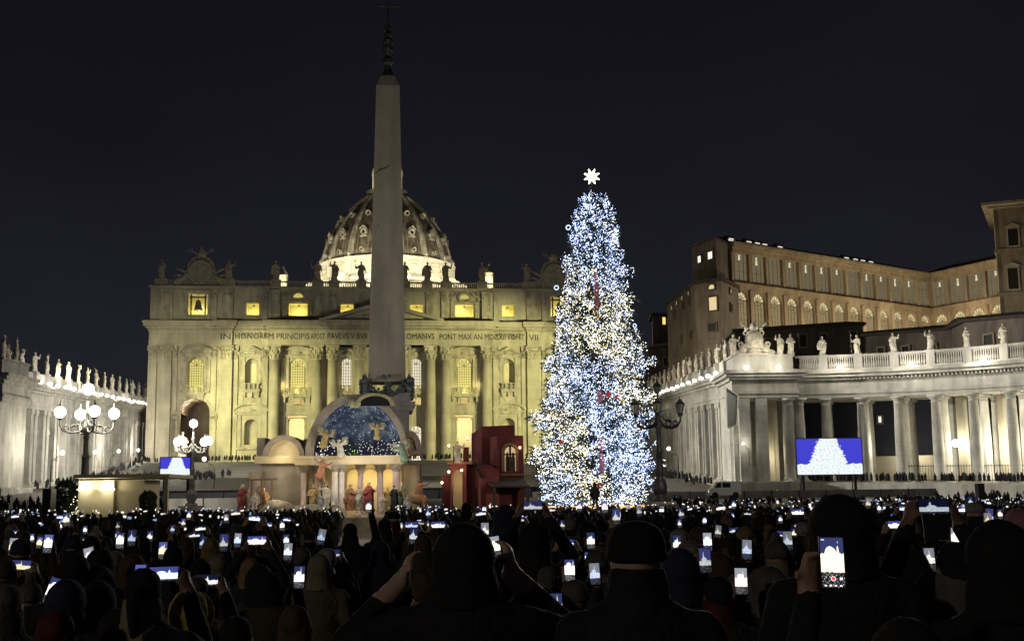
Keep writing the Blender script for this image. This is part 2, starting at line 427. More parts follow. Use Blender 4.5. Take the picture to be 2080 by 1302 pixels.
for m_ in SAINT:
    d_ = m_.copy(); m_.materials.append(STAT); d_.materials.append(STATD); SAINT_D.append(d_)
SLOOK = ['with one arm raised high', 'holding a book to the chest', 'holding a staff', 'with lifted left hand', 'with hand on breast']
def saint(v, loc, rz, sc_, label, group, dark=False, ped=None):
    o = ob('statue', (SAINT_D if dark else SAINT)[v], None, loc, rz, sc_)
    tag(o, label, 'statue', group)
    if ped:
        q = MB(); q.box(-ped[0]/2, ped[0]/2, -ped[1]/2, ped[1]/2, -ped[2], 0.02); q.box(-ped[0]*.56, ped[0]*.56, -ped[1]*.56, ped[1]*.56, -ped[2]-.0, -ped[2]*.8)
        p = q.build('pedestal', STATD if dark else COLST, o); p.scale = (1/sc_,)*3
    return o
# ------------------------------------------------------------------ ground: one sheet whose height follows the square's slope
ZP = BAS.z
def gz(v):
    pts = [(-2000, .3), (-330, .3), (-283, 0), (-215, -.25), (-185, -.25), (-170, 0), (-135, 1.1), (-118, 3.0), (-105, 3.8), (-55, 6.3), (-50, 6.8), (-14, ZP), (2000, ZP)]
    for (a, za), (b, zb) in zip(pts, pts[1:]):
        if a <= v <= b: return za + (zb-za)*(v-a)/(b-a)
    return 0
def gzw(x, y): return gz(w2l((x, y, 0)).y)
mb = MB(); vs_ = [-700, -330, -283, -215, -185, -170, -165, -150, -135, -126, -118, -105, -80, -55, -50, -14, 600]; us_ = [-650, -150, -75, 0, 75, 150, 650]
mb.add([l2w(u, v, gz(v) - ZP) for v in vs_ for u in us_],
       [(j*7+i, j*7+i+1, (j+1)*7+i+1, (j+1)*7+i) for j in range(len(vs_)-1) for i in range(6)])
g_ = mb.build('ground', COBB); g_['kind'] = 'structure'
# pale travertine strip running down the aisle through the crowd
mb = MB(); y0 = 10
def aisle_x(y): return -.1458*y if y < 16 else (-2.33 - (y-16)*.105 if y < 27 else -3.48 - (y-27)*.1245)
ys = [10, 16, 20, 24, 30, 40, 50, 60, 72]
mb.add([(aisle_x(y)+q*.5, y, gzw(aisle_x(y)+q*.5, y)+.006) for y in ys for q in (-1, 1)], [(2*i, 2*i+1, 2*i+3, 2*i+2) for i in range(len(ys)-1)])
o = mb.build('paving_strip', mat('paving_strip_stone', (.34, .30, .23), .7, .3, 2.5, .5)); o['kind'] = 'structure'
# stair and ramp before the basilica
mb = MB(); n = 26
for i in range(n):
    v0 = -50 + 36*i/n
    mb.box(-46, 46, v0, -13.9, 6.8-ZP-.3, 6.8-ZP + (ZP-6.8)*(i+1)/n + .05)
o = mb.build('stairs', PAVE, None, False, BAS, AX); o['kind'] = 'structure'

# ------------------------------------------------------------------ basilica
bas = thing('basilica', 'great travertine basilica with tall columns, inscribed frieze and ribbed dome', 'church', BAS, AX)
ROOMY = mat('room_wall_cream', (.66, .60, .42), .8, .12, .5, .1)
GLASSY = glow('lit_glass_yellow', (.92, .80, .24), .95)
GLASSW = glow('lit_glass_white', (1, .90, .66), .9)
FRAMEM = mat('window_leading', (.14, .12, .09), .6, .2, 3, .1)
BRK = mat('inner_brick_wall', (.34, .24, .17), .9, .2, .6, .2)
INF = 26.4                                       # half width of the recessed middle

# walls: list of bays (u0, u1, [ (z0, z1, openings) ])
def bay_wall(u0, u1, lv, y0=0, y1=1.6, m=TRAV, name='wall'):
    mb = MB()
    for z0, z1, ops in lv: wall(mb, u0, u1, z0, z1, y0, y1, ops)
    return mb.build(name, m, bas)
A3 = (34.5, 42.6)
for q in (-1, 1):
    def sp(a, b): return (a, b) if q > 0 else (-b, -a)
    bay_wall(*sp(0 if q > 0 else 0, 4.3), [(0, 13, [(q*2.1, 4.2, 0, 11.7, 0)] if q > 0 else [(-2.1, 4.2, 0, 11.7, 0)]), (13, 17.2, []), (17.2, 28.7, [])], 2.0, 2.61)
    bay_wall(*sp(0 if q > 0 else 0, 4.3), [(*A3, [])], 1.0, 2.6, name='attic_wall')
    bay_wall(*sp(4.3, 12), [(0, 13, [(q*8.5, 3.4, 0, 9.0, 1)]), (13, 17.2, [(q*8.5, 3.6, 14.2, 16.1, 0)]), (17.2, 28.7, [(q*8.5, 3.0, 18.3, 25.9, 1)])], 2.0, 2.61)
    bay_wall(*sp(4.3, 12), [(*A3, [(q*8.6, 3.2, 36.3, 39.3, 0)])], 1.0, 2.6, name='attic_wall')
    bay_wall(*sp(12, 26.4), [(0, 13, [(q*20.6, 4.8, 0, 11.7, 0)]), (13, 17.2, [(q*20.6, 3.2, 14.2, 16.1, 0)]), (17.2, 28.7, [(q*20.6, 4.0, 17.4, 25.9, 1)])], 2.0, 2.61)
    bay_wall(*sp(12, 26.4), [(*A3, [(q*20.6, 4.6, 36.3, 39.4, 0)])], 1.0, 2.6, name='attic_wall')
    bay_wall(*sp(26.4, 36), [(0, 13, [(q*31.4, 3.1, 4.6, 10.8, 1)]), (13, 17.2, []), (17.2, 28.7, [(q*31.4, 3.1, 19.2, 25.6, 1)])], 0, 2.61)
    bay_wall(*sp(26.4, 36), [(*A3, [(q*31.6, 3.2, 36.3, 39.3, 0)])], 0, 2.6, name='attic_wall')
    bay_wall(*sp(36, 56), [(0, 17.2, [(q*44.8, 7.2, 0, 16.0, 1)]), (17.2, 28.7, [(q*44.8, 3.9, 17.6, 25.9, 1)])], 0, 2.61)
    bay_wall(*sp(36, 56), [(*A3, [(q*44.8, 4.8, 36.3, 41.5, 0)])], 0, 2.6, name='attic_wall')
# niches: curved backs
for q in (-1, 1):
    for zb, zt in ((4.6, 10.8), (19.2, 25.6)):
        mb = MB(); mb.lathe([(1.52, zb), (1.52, zt-1.5)], 10, c=(q*31.4, 1.3, 0), a0=0, a1=180)
        mb.lathe([(1.52, zt-1.5), (1.3, zt-.7), (.8, zt-.2), (.01, zt)], 10, c=(q*31.4, 1.3, 0), a0=0, a1=180)
        mb.build('niche', TRAV, bas, True)
# building body behind the facade
mb = MB()
mb.box(-55.6, 55.6, 2.62, 5, 17.25, 34.4); mb.box(-55.6, 55.6, 5.2, 7, 34.5, 42.6)
mb.box(-55.4, 55.4, 13, 20, 0, 43); mb.box(-55.6, 55.6, 2.61, 13.0, 17.22, 17.6)
mb.box(-55.6, -54, 2.62, 14, 0, 17.2); mb.box(54, 55.6, 2.62, 14, 0, 17.2)
mb.box(-40, 40, 20, 95, 0, 43.0)
mb.build('nave_body', ROOMY, bas)
for u in (-38.2, 38.2, -28.0, 28.0):            # cross walls of the portico
    MB().box(u-.5, u+.5, 2.65, 12.95, 0, 17.2).build('cross_wall', ROOMY, bas)
# portico back wall arches in relief
mb = MB()
for u in (-20.6, -8.5, 0, 8.5, 20.6):
    mb.prism([(u-2.9, 0), (u-2.9, 12), (u-2.3, 12), (u-2.3, 0)], 12.4, 12.95); mb.prism([(u+2.9, 0), (u+2.9, 12), (u+2.3, 12), (u+2.3, 0)], 12.4, 12.95)
    for i in range(8):
        a, b = math.pi*i/8, math.pi*(i+1)/8
        for r in (2.9,):
            mb.prism([(u+r*math.cos(a), 12+r*math.sin(a)), (u+r*math.cos(b), 12+r*math.sin(b)), (u+(r-.5)*math.cos(b), 12+(r-.5)*math.sin(b)), (u+(r-.5)*math.cos(a), 12+(r-.5)*math.sin(a))], 12.4, 12.95)
    mb.box(u-3.5, u+3.5, 12.3, 12.95, 11.3, 11.7)
mb.build('portico_relief', ROOMY, bas)
# windows
def glazing(u, wd, zb, zt, y, m, nx, nz, arch=1, name='window'):
    f = MB(); r = wd/2; sp = zt - r*arch if arch else zt
    t = .10
    for i in range(nx+1):
        x = u - r + wd*i/nx; top = sp + (math.sqrt(max(0, r*r - (x-u)**2)) if arch else 0)
        f.box(x-t/2, x+t/2, y-.12, y, zb, max(zb+.1, top))
    for j in range(nz+1):
        z = zb + (sp-zb)*j/nz; f.box(u-r, u+r, y-.125, y-.005, z-t/2, z+t/2)
    if arch:
        for k in (1, 2, 3, 4):
            a = math.pi*k/5; f.tube([(u, y-.06, sp), (u + r*math.cos(a), y-.06, sp + r*math.sin(a))], .05, 4)
    o = f.build(name, FRAMEM, bas)
    g = MB(); g.prism(arch_poly(u, wd, zb, zt, 1, 10) if arch else [(u-r, zb), (u+r, zb), (u+r, zt), (u-r, zt)], y+.02, y+.06)
    g.build('pane', m, o); return o
for q in (-1, 1):
    glazing(q*20.6, 3.4, 17.5, 25.5, 2.5, GLASSY, 6, 10)
    glazing(q*8.5, 2.9, 18.4, 25.8, 2.5, GLASSW, 5, 8)
    glazing(q*44.8, 3.3, 17.7, 25.5, 1.4, GLASSY, 6, 10)
for q in (-1, 1):                                # door glass of the narrow bays
    glazing(q*8.5, 3.3, 0.2, 8.9, 2.55, GLASSW, 3, 4, name='door')
# window surrounds
def surround(u, hw, zb, zt, kind, y=0, th=.45):
    f = MB(); b = .55
    f.box(u-hw-b, u-hw, y-th, y, zb, zt); f.box(u+hw, u+hw+b, y-th, y, zb, zt)
    f.box(u-hw-b-.9, u-hw-b, y-th*.6, y, zb-.2, zt-.6); f.box(u+hw+b, u+hw+b+.9, y-th*.6, y, zb-.2, zt-.6)
    W = hw + b + 1.1
    f.box(u-W+.1, u+W-.1, y-th-.1, y, zt, zt+.5); f.box(u-W, u+W, y-th-.5, y, zt+.5, zt+.75)
    f.box(u-W+.3, u+W-.3, y-th-.2, y, zb-.75, zb-.2)
    if kind == 'tri':
        h = W*.42
        f.prism([(u-W, zt+.75), (u+W, zt+.75), (u, zt+.75+h)], y-th*.5, y)
        for s_ in (-1, 1):
            f.prism([(u+s_*W, zt+.752), (u+s_*(W+.25), zt+.85), (u, zt+1.25+h), (u, zt+.75+h-.2)][::s_], y-th-.55, y-.001)
    else:
        n = 10; h = W*.42
        P = [(u + W*math.cos(math.pi*i/n), zt+.75 + h*math.sin(math.pi*i/n)) for i in range(n+1)]
        f.prism(P, y-th*.5, y)
        for i in range(n):
            (x0, z0), (x1, z1) = P[i], P[i+1]
            f.prism([(x0, z0), (x1, z1), (x1+(x1-u)*.08, z1+.42), (x0+(x0-u)*.08, z0+.42)], y-th-.55, y-.002)
    if kind != 'none': f.ball((u, y-th-.05, zt+1.1), (.9, .25, .45), 8, 6)
    f.build('window_surround', TRAV2, bas)
for q in (-1, 1):
    surround(q*20.6, 2.1, 17.6, 25.9, 'seg', 2.0); surround(q*8.5, 1.6, 18.3, 25.9, 'tri', 2.0)
    surround(q*31.4, 1.65, 19.0, 25.9, 'tri', 0, .35); surround(q*31.4, 2.3, 4.2, 11.8, 'seg', 0, .35)
    surround(q*44.8, 2.1, 17.9, 26.0, 'seg', 0)
    f = MB()
    f.box(q*31.4-2.2, q*31.4+2.2, -.2, 0, 13.9, 14.2); f.box(q*31.4-2.2, q*31.4+2.2, -.2, 0, 16.6, 16.9)
    f.box(q*31.4-2.2, q*31.4-1.9, -.2, 0, 14.2, 16.6); f.box(q*31.4+1.9, q*31.4+2.2, -.2, 0, 14.2, 16.6); f.box(q*31.4-1.1, q*31.4+1.1, -.1, 0, 14.8, 16.1)
    f.build('relief_panel', TRAV2, bas)
    f = MB()                                       # clock bay passage: imposts, inner pilasters, archivolt
    for s_ in (-1, 1):
        f.box(q*44.8+s_*5.3-1.7, q*44.8+s_*5.3+1.7, -.55, 0, 12.0, 12.7); f.box(q*44.8+s_*4.6-.6, q*44.8+s_*4.6+.6, -.35, 0, 0, 11.99)
        f.box(q*44.8+s_*4.6-.8, q*44.8+s_*4.6+.8, -.45, 0, 10.9, 11.6)
    for i in range(12):
        a, b = math.pi*i/12, math.pi*(i+1)/12
        f.prism([(q*44.8+r*math.cos(t), 12.4+r*math.sin(t)) for r, t in ((3.62, a), (4.2, a), (4.2, b), (3.62, b))], -.3, 0)
    f.build('archivolt', TRAV2, bas)
    f = MB(); n = 10                               # coffered vault
    for i in range(n):
        a, b = math.pi*i/n, math.pi*(i+1)/n
        f.prism([(q*44.8+r*math.cos(t), 12.4+r*math.sin(t)) for r, t in ((3.6, a), (3.9, a), (3.9, b), (3.6, b))], 2.62, 12.8)
        if i % 2: f.prism([(q*44.8+r*math.cos(t), 12.4+r*math.sin(t)) for r, t in ((3.45, a), (3.6, a), (3.6, b), (3.45, b))], 2.7, 12.7)
    f.build('passage_vault', mat('vault_plaster', (.60, .50, .40), .85, .2, .8, .3), bas)
# balconies
def balcony(u, hw, zb, y=1.0, brackets=3):
    s = MB(); s.box(u-hw-.5, u+hw+.5, y-1.7, y, zb-.5, zb); s.box(u-hw-.3, u+hw+.3, y-1.5, y, zb-.8, zb-.5)
    for i in range(brackets+1):
        x = u - hw + 2*hw*i/brackets; s.prism([(x-.25, zb-.8), (x+.25, zb-.8), (x+.2, zb-2.0), (x-.2, zb-2.0)], y-1.2, y)
    o = s.build('balcony', TRAV2, bas)
    b = MB(); b.box(u-hw-.4, u+hw+.4, y-1.6, y-1.25, zb+1.25, zb+1.5)
    for i in range(4):
        x = u - hw + 2*hw*i/3; b.box(x-.22, x+.22, y-1.6, y-1.25, zb, zb+1.25)
    n = int(hw*2/.42)
    for i in range(n):
        b.lathe([(.08, 0), (.14, .4), (.07, .9), (.1, 1.25)], 5, c=(u-hw+.25 + (2*hw-.5)*i/max(1, n-1), y-1.42, zb))
    tag(b.build('balustrade', TRAV2, o), kind=None)
for q in (-1, 1):
    balcony(q*20.6, 3.0, 16.95, 2.0); balcony(q*8.5, 1.5, 17.6, 2.3, 2); balcony(q*31.4, 1.6, 18.0, .4, 2); balcony(q*44.8, 1.9, 17.3, .6, 2)
# inner columns of the portico openings
for q in (-1, 1):
    for u in (q*18.4, q*22.8):
        MB().lathe([(.55, 0), (.55, .3), (.42, .5), (.40, 5), (.35, 10.2), (.5, 10.5), (.6, 11.1)], 12, c=(u, 2.3, 0)).build('portico_column', TRAV2, bas, True)
mb = MB(); 
for q in (-1, 1): mb.box(q*19 - 7.3, q*19 + 7.3, 1.55, 2.0, 11.9, 12.6)
mb.build('string_course', TRAV2, bas)

# giant order
def capital(mb, cx, cy, r, z0, z1, sq=False, wy=None):
    h = z1 - z0
    if not sq:
        mb.lathe([(r*.88, z0), (r*.95, z0+.08*h), (r*.88, z0+.14*h), (r*1.0, z0+.45*h), (r*1.25, z0+.86*h)], 16, c=(cx, cy, 0))
    else:
        mb.box(cx-r*.92, cx+r*.92, cy-wy*.9, cy+wy*.2, z0, z0+.86*h)
    R_ = r
    for row, (zz, k, hh) in enumerate(((.1, 1.02, .34), (.36, 1.10, .34))):
        if not sq:
            for i in range(8):
                a = math.pi*2*(i + row*.5)/8; x, y = cx + math.cos(a)*r*k, cy + math.sin(a)*r*k
                M = Matrix.Rotation(a, 3, 'Z')
                mb.ball((x, y, z0+(zz+hh*.35)*h), (.14*R_, .26*R_, hh*.5*h), 6, 5, M); mb.ball((x+math.cos(a)*.14*R_, y+math.sin(a)*.14*R_, z0+(zz+hh*.8)*h), (.16*R_, .26*R_, .08*h), 6, 4, M)
        else:
            m_ = 4
            for i in range(m_ + row):
                x = cx - r*.8 + 1.6*r*(i + (.0 if row else 0))/(m_-1+row)
                mb.ball((x, cy-wy*.95, z0+(zz+hh*.35)*h), (.22*R_, .16, hh*.5*h), 6, 5); mb.ball((x, cy-wy*.95-.2, z0+(zz+hh*.8)*h), (.22*R_, .2, .08*h), 6, 4)
    for i in range(4):
        a = math.pi/4 + math.pi/2*i
        if not sq: mb.ball((cx+math.cos(a)*r*1.42, cy+math.sin(a)*r*1.42, z0+.74*h), (.3*r, .3*r, .13*h), 8, 5)
        elif i > 1: mb.ball((cx+(1 if i == 3 else -1)*r*1.08, cy-wy*1.1, z0+.74*h), (.25*r, .3, .13*h), 8, 5)
    if not sq: mb.box(cx-r*1.32, cx+r*1.32, cy-r*1.32, cy+r*1.32, z0+.87*h, z1)
    else: mb.box(cx-r*1.22, cx+r*1.22, cy-wy*1.35, cy+wy*.2, z0+.87*h, z1)
cap_me = None
for u in (-26.0, -15.8, -12.0, -5.4, 5.4, 12.0, 15.8, 26.0):
    cy = -.35
    if cap_me is None:
        sh = MB(); sh.lathe([(1.45, .9), (1.42, 1.2), (1.33, 1.35), (1.33, 8), (1.27, 16), (1.16, 25.1)], 20); sh_me = sh.mesh('column', TRAV, True)
        bs = MB(); bs.box(-1.8, 1.8, -1.8, 1.8, 0, .5); bs.lathe([(1.75, .5), (1.8, .65), (1.6, .8), (1.65, .9), (1.45, 1.05)], 20); bs_me = bs.mesh('column_base', TRAV)
        cp = MB(); capital(cp, 0, 0, 1.25, 25.1, 28.65); cap_me = cp.mesh('capital', TRAV2)
    c_ = ob('column', sh_me, bas, (u, cy, 0)); ob('capital', cap_me, c_); ob('column_base', bs_me, c_)
for q in (-1, 1):
    for uc, hw, th in ((q*37.6, 1.55, 1.0), (q*40.4, .55, .45), (q*35.2, .5, .45), (q*28.2, .6, .5), (q*52.0, 1.55, .9), (q*55.0, 1.0, .5), (q*49.6, .5, .35)):
        p = MB(); p.box(uc-hw, uc+hw, -th, 0.02, 1.3, 25.2); p.box(uc-hw-.25, uc+hw+.25, -th-.25, 0.02, 0, 1.3)
        o = p.build('pilaster', TRAV, bas)
        k = MB(); capital(k, uc, 0, hw, 25.2, 28.65, True, th); k.build('capital', TRAV2, o)
    for uc in (q*13.9, q*24.0, q*17.6, q*6.9, q*10.3):      # flat strips behind the columns
        MB().box(uc-.55, uc+.55, 1.6, 2.02, 0, 28.6).build('pilaster', TRAV, bas)
# entablature in broken-forward sections
def entab(u0, u1, yf):
    mb = MB()
    for z0, z1, d in ((28.7, 29.2, 0), (29.2, 29.75, .12), (29.75, 32.3, .05), (32.3, 32.8, .5), (32.8, 33.2, .9), (33.2, 34.0, 1.9), (34.0, 34.5, 2.2)):
        mb.box(u0 - d*.6, u1 + d*.6, yf - d, 2.1, z0, z1)
    return mb.build('entablature', TRAV, bas)
for a, b, y in ((-27.6, 27.6, -1.85), (-56, -27.7, -.25), (27.7, 56, -.25)): entab(a, b, y)
for q in (-1, 1): entab(min(q*36.2, q*39.3), max(q*36.2, q*39.3), -1.1)
entab(-13.6, 13.6, -2.45)
mb = MB()
for i in range(230):                              # dentils under the cornice
    u = -56 + i*.49
    y = -2.45 if abs(u) < 13.6 else (-1.85 if abs(u) < 27.6 else (-1.1 if 36.2 < abs(u) < 39.3 else -.25))
    mb.box(u, u+.26, y-.85, y-.4, 32.35, 32.78)
tag(mb.build('dentils', TRAV, bas), kind='stuff')
# pediment
mb = MB(); yf = -2.45
mb.prism([(-14.2, 34.55), (14.2, 34.55), (0, 38.4)], yf+.4, 0)
o = mb.build('pediment', TRAV, bas)
mb = MB()
for q in (-1, 1):
    mb.prism([(q*14.9, 34.52), (q*15.3, 34.85), (0, 39.2), (0, 38.2), (q*13.0, 34.7)][::q], yf-1.9, .3)
mb.build('raking_cornice', TRAV, o)
mb = MB(); mb.ball((0, yf+.2, 36.6), (1.5, .4, 1.6), 12, 8); mb.ball((-3.5, yf+.3, 35.7), (2.0, .3, .7), 8, 6); mb.ball((3.5, yf+.3, 35.7), (2.0, .3, .7), 8, 6)
mb.build('relief', TRAV2, o)
# inscription
def text_mesh(s, size, m, extrude=.03):
    c = bpy.data.curves.new('letters', 'FONT'); c.body = s; c.size = size; c.extrude = extrude; c.align_x = 'CENTER'; c.resolution_u = 2
    o = bpy.data.objects.new('letters', c); C.objects.link(o)
    dg = bpy.context.evaluated_depsgraph_get(); dg.update()
    me = bpy.data.meshes.new_from_object(o.evaluated_get(dg)); bpy.data.objects.remove(o); bpy.data.curves.remove(c)
    me.materials.clear(); me.materials.append(m); return me
LET = mat('inscription_dark', (.045, .04, .03), .8, .1, 2, .1)
for s, u0, u1, y in (('IN', -38.9, -36.6, -1.1), ('HONOREM PRINCIPIS', -35.4, -17.6, -1.85), ('APOST', -17.3, -13.9, -1.85), ('PAVLVS V BVR', -13.2, -3.4, -2.5), ('GHESIVS R', -3.0, 5.6, -2.5), ('OMANVS', 6.0, 12.9, -2.5), ('PONT MAX AN MDCXII PONT', 14.2, 35.4, -1.85), ('VII', 36.6, 38.9, -1.1)):
    y = -2.5 if -13.6 < (u0+u1)/2 < 13.6 else y
    me = text_mesh(s, 2.05, LET); xs = [v.co.x for v in me.vertices]; k = (u1-u0)/(max(xs)-min(xs)); off = (u0+u1)/2 - k*(max(xs)+min(xs))/2
    o = ob('inscription', me, bas, (off, y-.085, 30.1)); o.rotation_euler = (R(90), 0, 0); o.scale = (k, 1, 1)
    o['label'] = 'carved dark letters ' + s.replace('GHESIVS R', 'GHESIVS R')
# attic
for q in (-1, 1):
    for uc, hw in ((q*12.0, 1.0), (q*15.8, 1.0), (q*5.4, 1.0), (q*26.0, 1.1), (q*37.6, 1.4), (q*40.6, .5), (q*28.4, .5), (q*52, 1.4), (q*24.2, .45), (q*17.6, .45)):
        p = MB(); y = 1.0 if abs(uc) < 26.4 else 0
        if abs(uc) == 26.0: y = 0.0
        p.box(uc-hw, uc+hw, y-.5, y+1.0, 34.5, 42.55); p.box(uc-hw-.2, uc+hw+.2, y-.7, y+.9, 34.5, 35.3)
        p.ball((uc, y-.55, 40.9), (hw*.8, .25, .9), 8, 6); p.box(uc-hw-.15, uc+hw+.15, y-.65, y+.9, 42.0, 42.54)
        p.build('attic_pilaster', TRAV2, bas)
    f = MB(); u = q*20.6                           # framed attic window with broken pediment and lunette
    for s_ in (-1, 1):
        f.box(u+s_*3.0-.35, u+s_*3.0+.35, .55, 1.0, 35.9, 39.8); f.box(u+s_*4.0-.3, u+s_*4.0+.3, .7, 1.0, 37.8, 39.9)
        f.prism([(u+s_*5.0, 40.0), (u+s_*1.7, 41.75), (u+s_*1.7, 42.2), (u+s_*5.3, 40.35)][::-s_], .2, 1.0)
    f.box(u-4.6, u+4.6, .4, 1.0, 39.8, 40.0)
    n = 10
    for i in range(n):
        a, b = 2*math.pi*i/n, 2*math.pi*(i+1)/n
        f.prism([(u+r*1.15*math.cos(t), 41.0+r*math.sin(t)) for r, t in ((1.05, a), (1.45, a), (1.45, b), (1.05, b))], .2, 1.0)
    f.build('window_surround', TRAV2, bas)
    g = MB(); g.prism([(u+1.05*1.15*math.cos(math.pi*i/8), 40.85+1.0*math.sin(math.pi*i/8)) for i in range(9)], .72, .9)
    g.build('lunette_pane', glow('lunette_glow', (.75, .66, .16), .75), bas)
    f = MB(); u = q*44.8                           # bell opening frame
    for s_ in (-1, 1): f.box(u+s_*2.75-.3, u+s_*2.75+.3, -.35, 0, 35.9, 41.9); f.box(u+s_*3.4-.3, u+s_*3.4+.3, -.25, 0, 39.6, 41.4)
    f.box(u-3.4, u+3.4, -.45, 0, 41.9, 42.3); f.box(u-3.1, u+3.1, -.3, 0, 35.5, 35.9); f.build('window_surround', TRAV2, bas)
    b = MB(); b.lathe([(1.15, 37.6), (1.0, 37.9), (.78, 38.6), (.66, 39.5), (.45, 40.0), (0, 40.15)], 16, c=(u, 1.3, 0)); b.tube([(u, 1.3, 40.1), (u, 1.3, 41.5)], .12, 6)
    b.tube([(u, 1.3, 38.2), (u, 1.3, 37.3)], .16, 6); b.build('bell', mat('bell_bronze', (.30, .27, .20), .4, .2, 2, .1, metallic=.7), bas, True)
    b = MB()
    for s_ in (-1, 1): b.box(u+s_*1.7-.15, u+s_*1.7+.15, 1.1, 1.5, 36.3, 41.5)
    b.box(u-2, u+2, 1.1, 1.5, 40.6, 40.9); b.build('bell_frame', IRON, bas)
    for uu, hw, zt in ((q*8.6, 1.6, 39.3), (q*20.6, 2.3, 39.4), (q*31.6, 1.6, 39.3)):     # rooms behind attic openings
        r_ = MB(); y0 = 2.61 ; r_.box(uu-hw-.2, uu-hw, y0, 5.1, 36.1, zt+.2); r_.box(uu+hw, uu+hw+.2, y0, 5.1, 36.1, zt+.2); r_.box(uu-hw-.2, uu+hw+.2, y0, 5.1, zt+.2, zt+.4)
        r_.box(uu-hw-.2, uu+hw+.2, y0, 5.1, 35.9, 36.1); r_.box(uu-hw-.2, uu+hw+.2, 4.9, 5.15, 36.1, zt+.2); r_.build('window_recess', ROOMY, bas)
        MB().box(uu-.1, uu+.3, 2.4, 2.7, zt-.5, zt-.15).build('shutter_box', IRON, bas)
# attic cornice and balustrade with piers
mb = MB()
for a, b, y in ((-27.4, 27.4, .4), (-56, -27.5, -.1), (27.5, 56, -.1)):
    mb.box(a, b, y-.3, 7, 42.6, 42.9); mb.box(a-.3, b+.3, y-.8, 7, 42.9, 43.3)
mb.build('attic_cornice', TRAV, bas)
mb = MB(); mb.box(-55.5, 55.5, .2, .6, 44.5, 44.85); mb.box(-55.5, 55.5, .2, .6, 43.3, 43.55)
i = -55.3
while i < 55.3: mb.box(i, i+.22, .28, .52, 43.55, 44.5); i += .55
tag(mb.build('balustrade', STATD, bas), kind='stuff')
ST_PX = [327, 465, 560, 645, 679, 734, 822, 868, 906, 980, 1070]
ST_U = [fl(x, 560)[0] for x in ST_PX]
for u in ST_U + [.3, 52.5]: MB().box(u-1.3, u+1.3, -.4, 1.3, 43.3, 45.1).build('balustrade_pier', STATD, bas)
NM = ['far left corner', 'right of the left clock', 'fourth', 'beside the left edge of the dome', 'before the left end of the bright drum', 'just left of the obelisk', 'just right of the obelisk', 'before the right part of the bright drum', 'at the right edge of the dome', 'beside the right lit lantern', 'left of the right clock']
for i, u in enumerate(ST_U + [.3]):
    p = l2w(u, .4, 45.1)
    lb = f'weathered stone saint on facade balustrade, {NM[i]}' if i < 11 and i != 2 else ('weathered stone saint on facade balustrade beside the left lit lantern' if i == 2 else 'weathered stone saint on facade balustrade hidden behind the obelisk')
    if i == 0: lb = 'weathered stone saint at the far left corner of the facade balustrade'
    saint([1, 0, 4, 2, 3, 2, 1, 4, 0, 0, 3, 2][i], p, AX, 1.58, lb, 'saints on the facade balustrade', True)
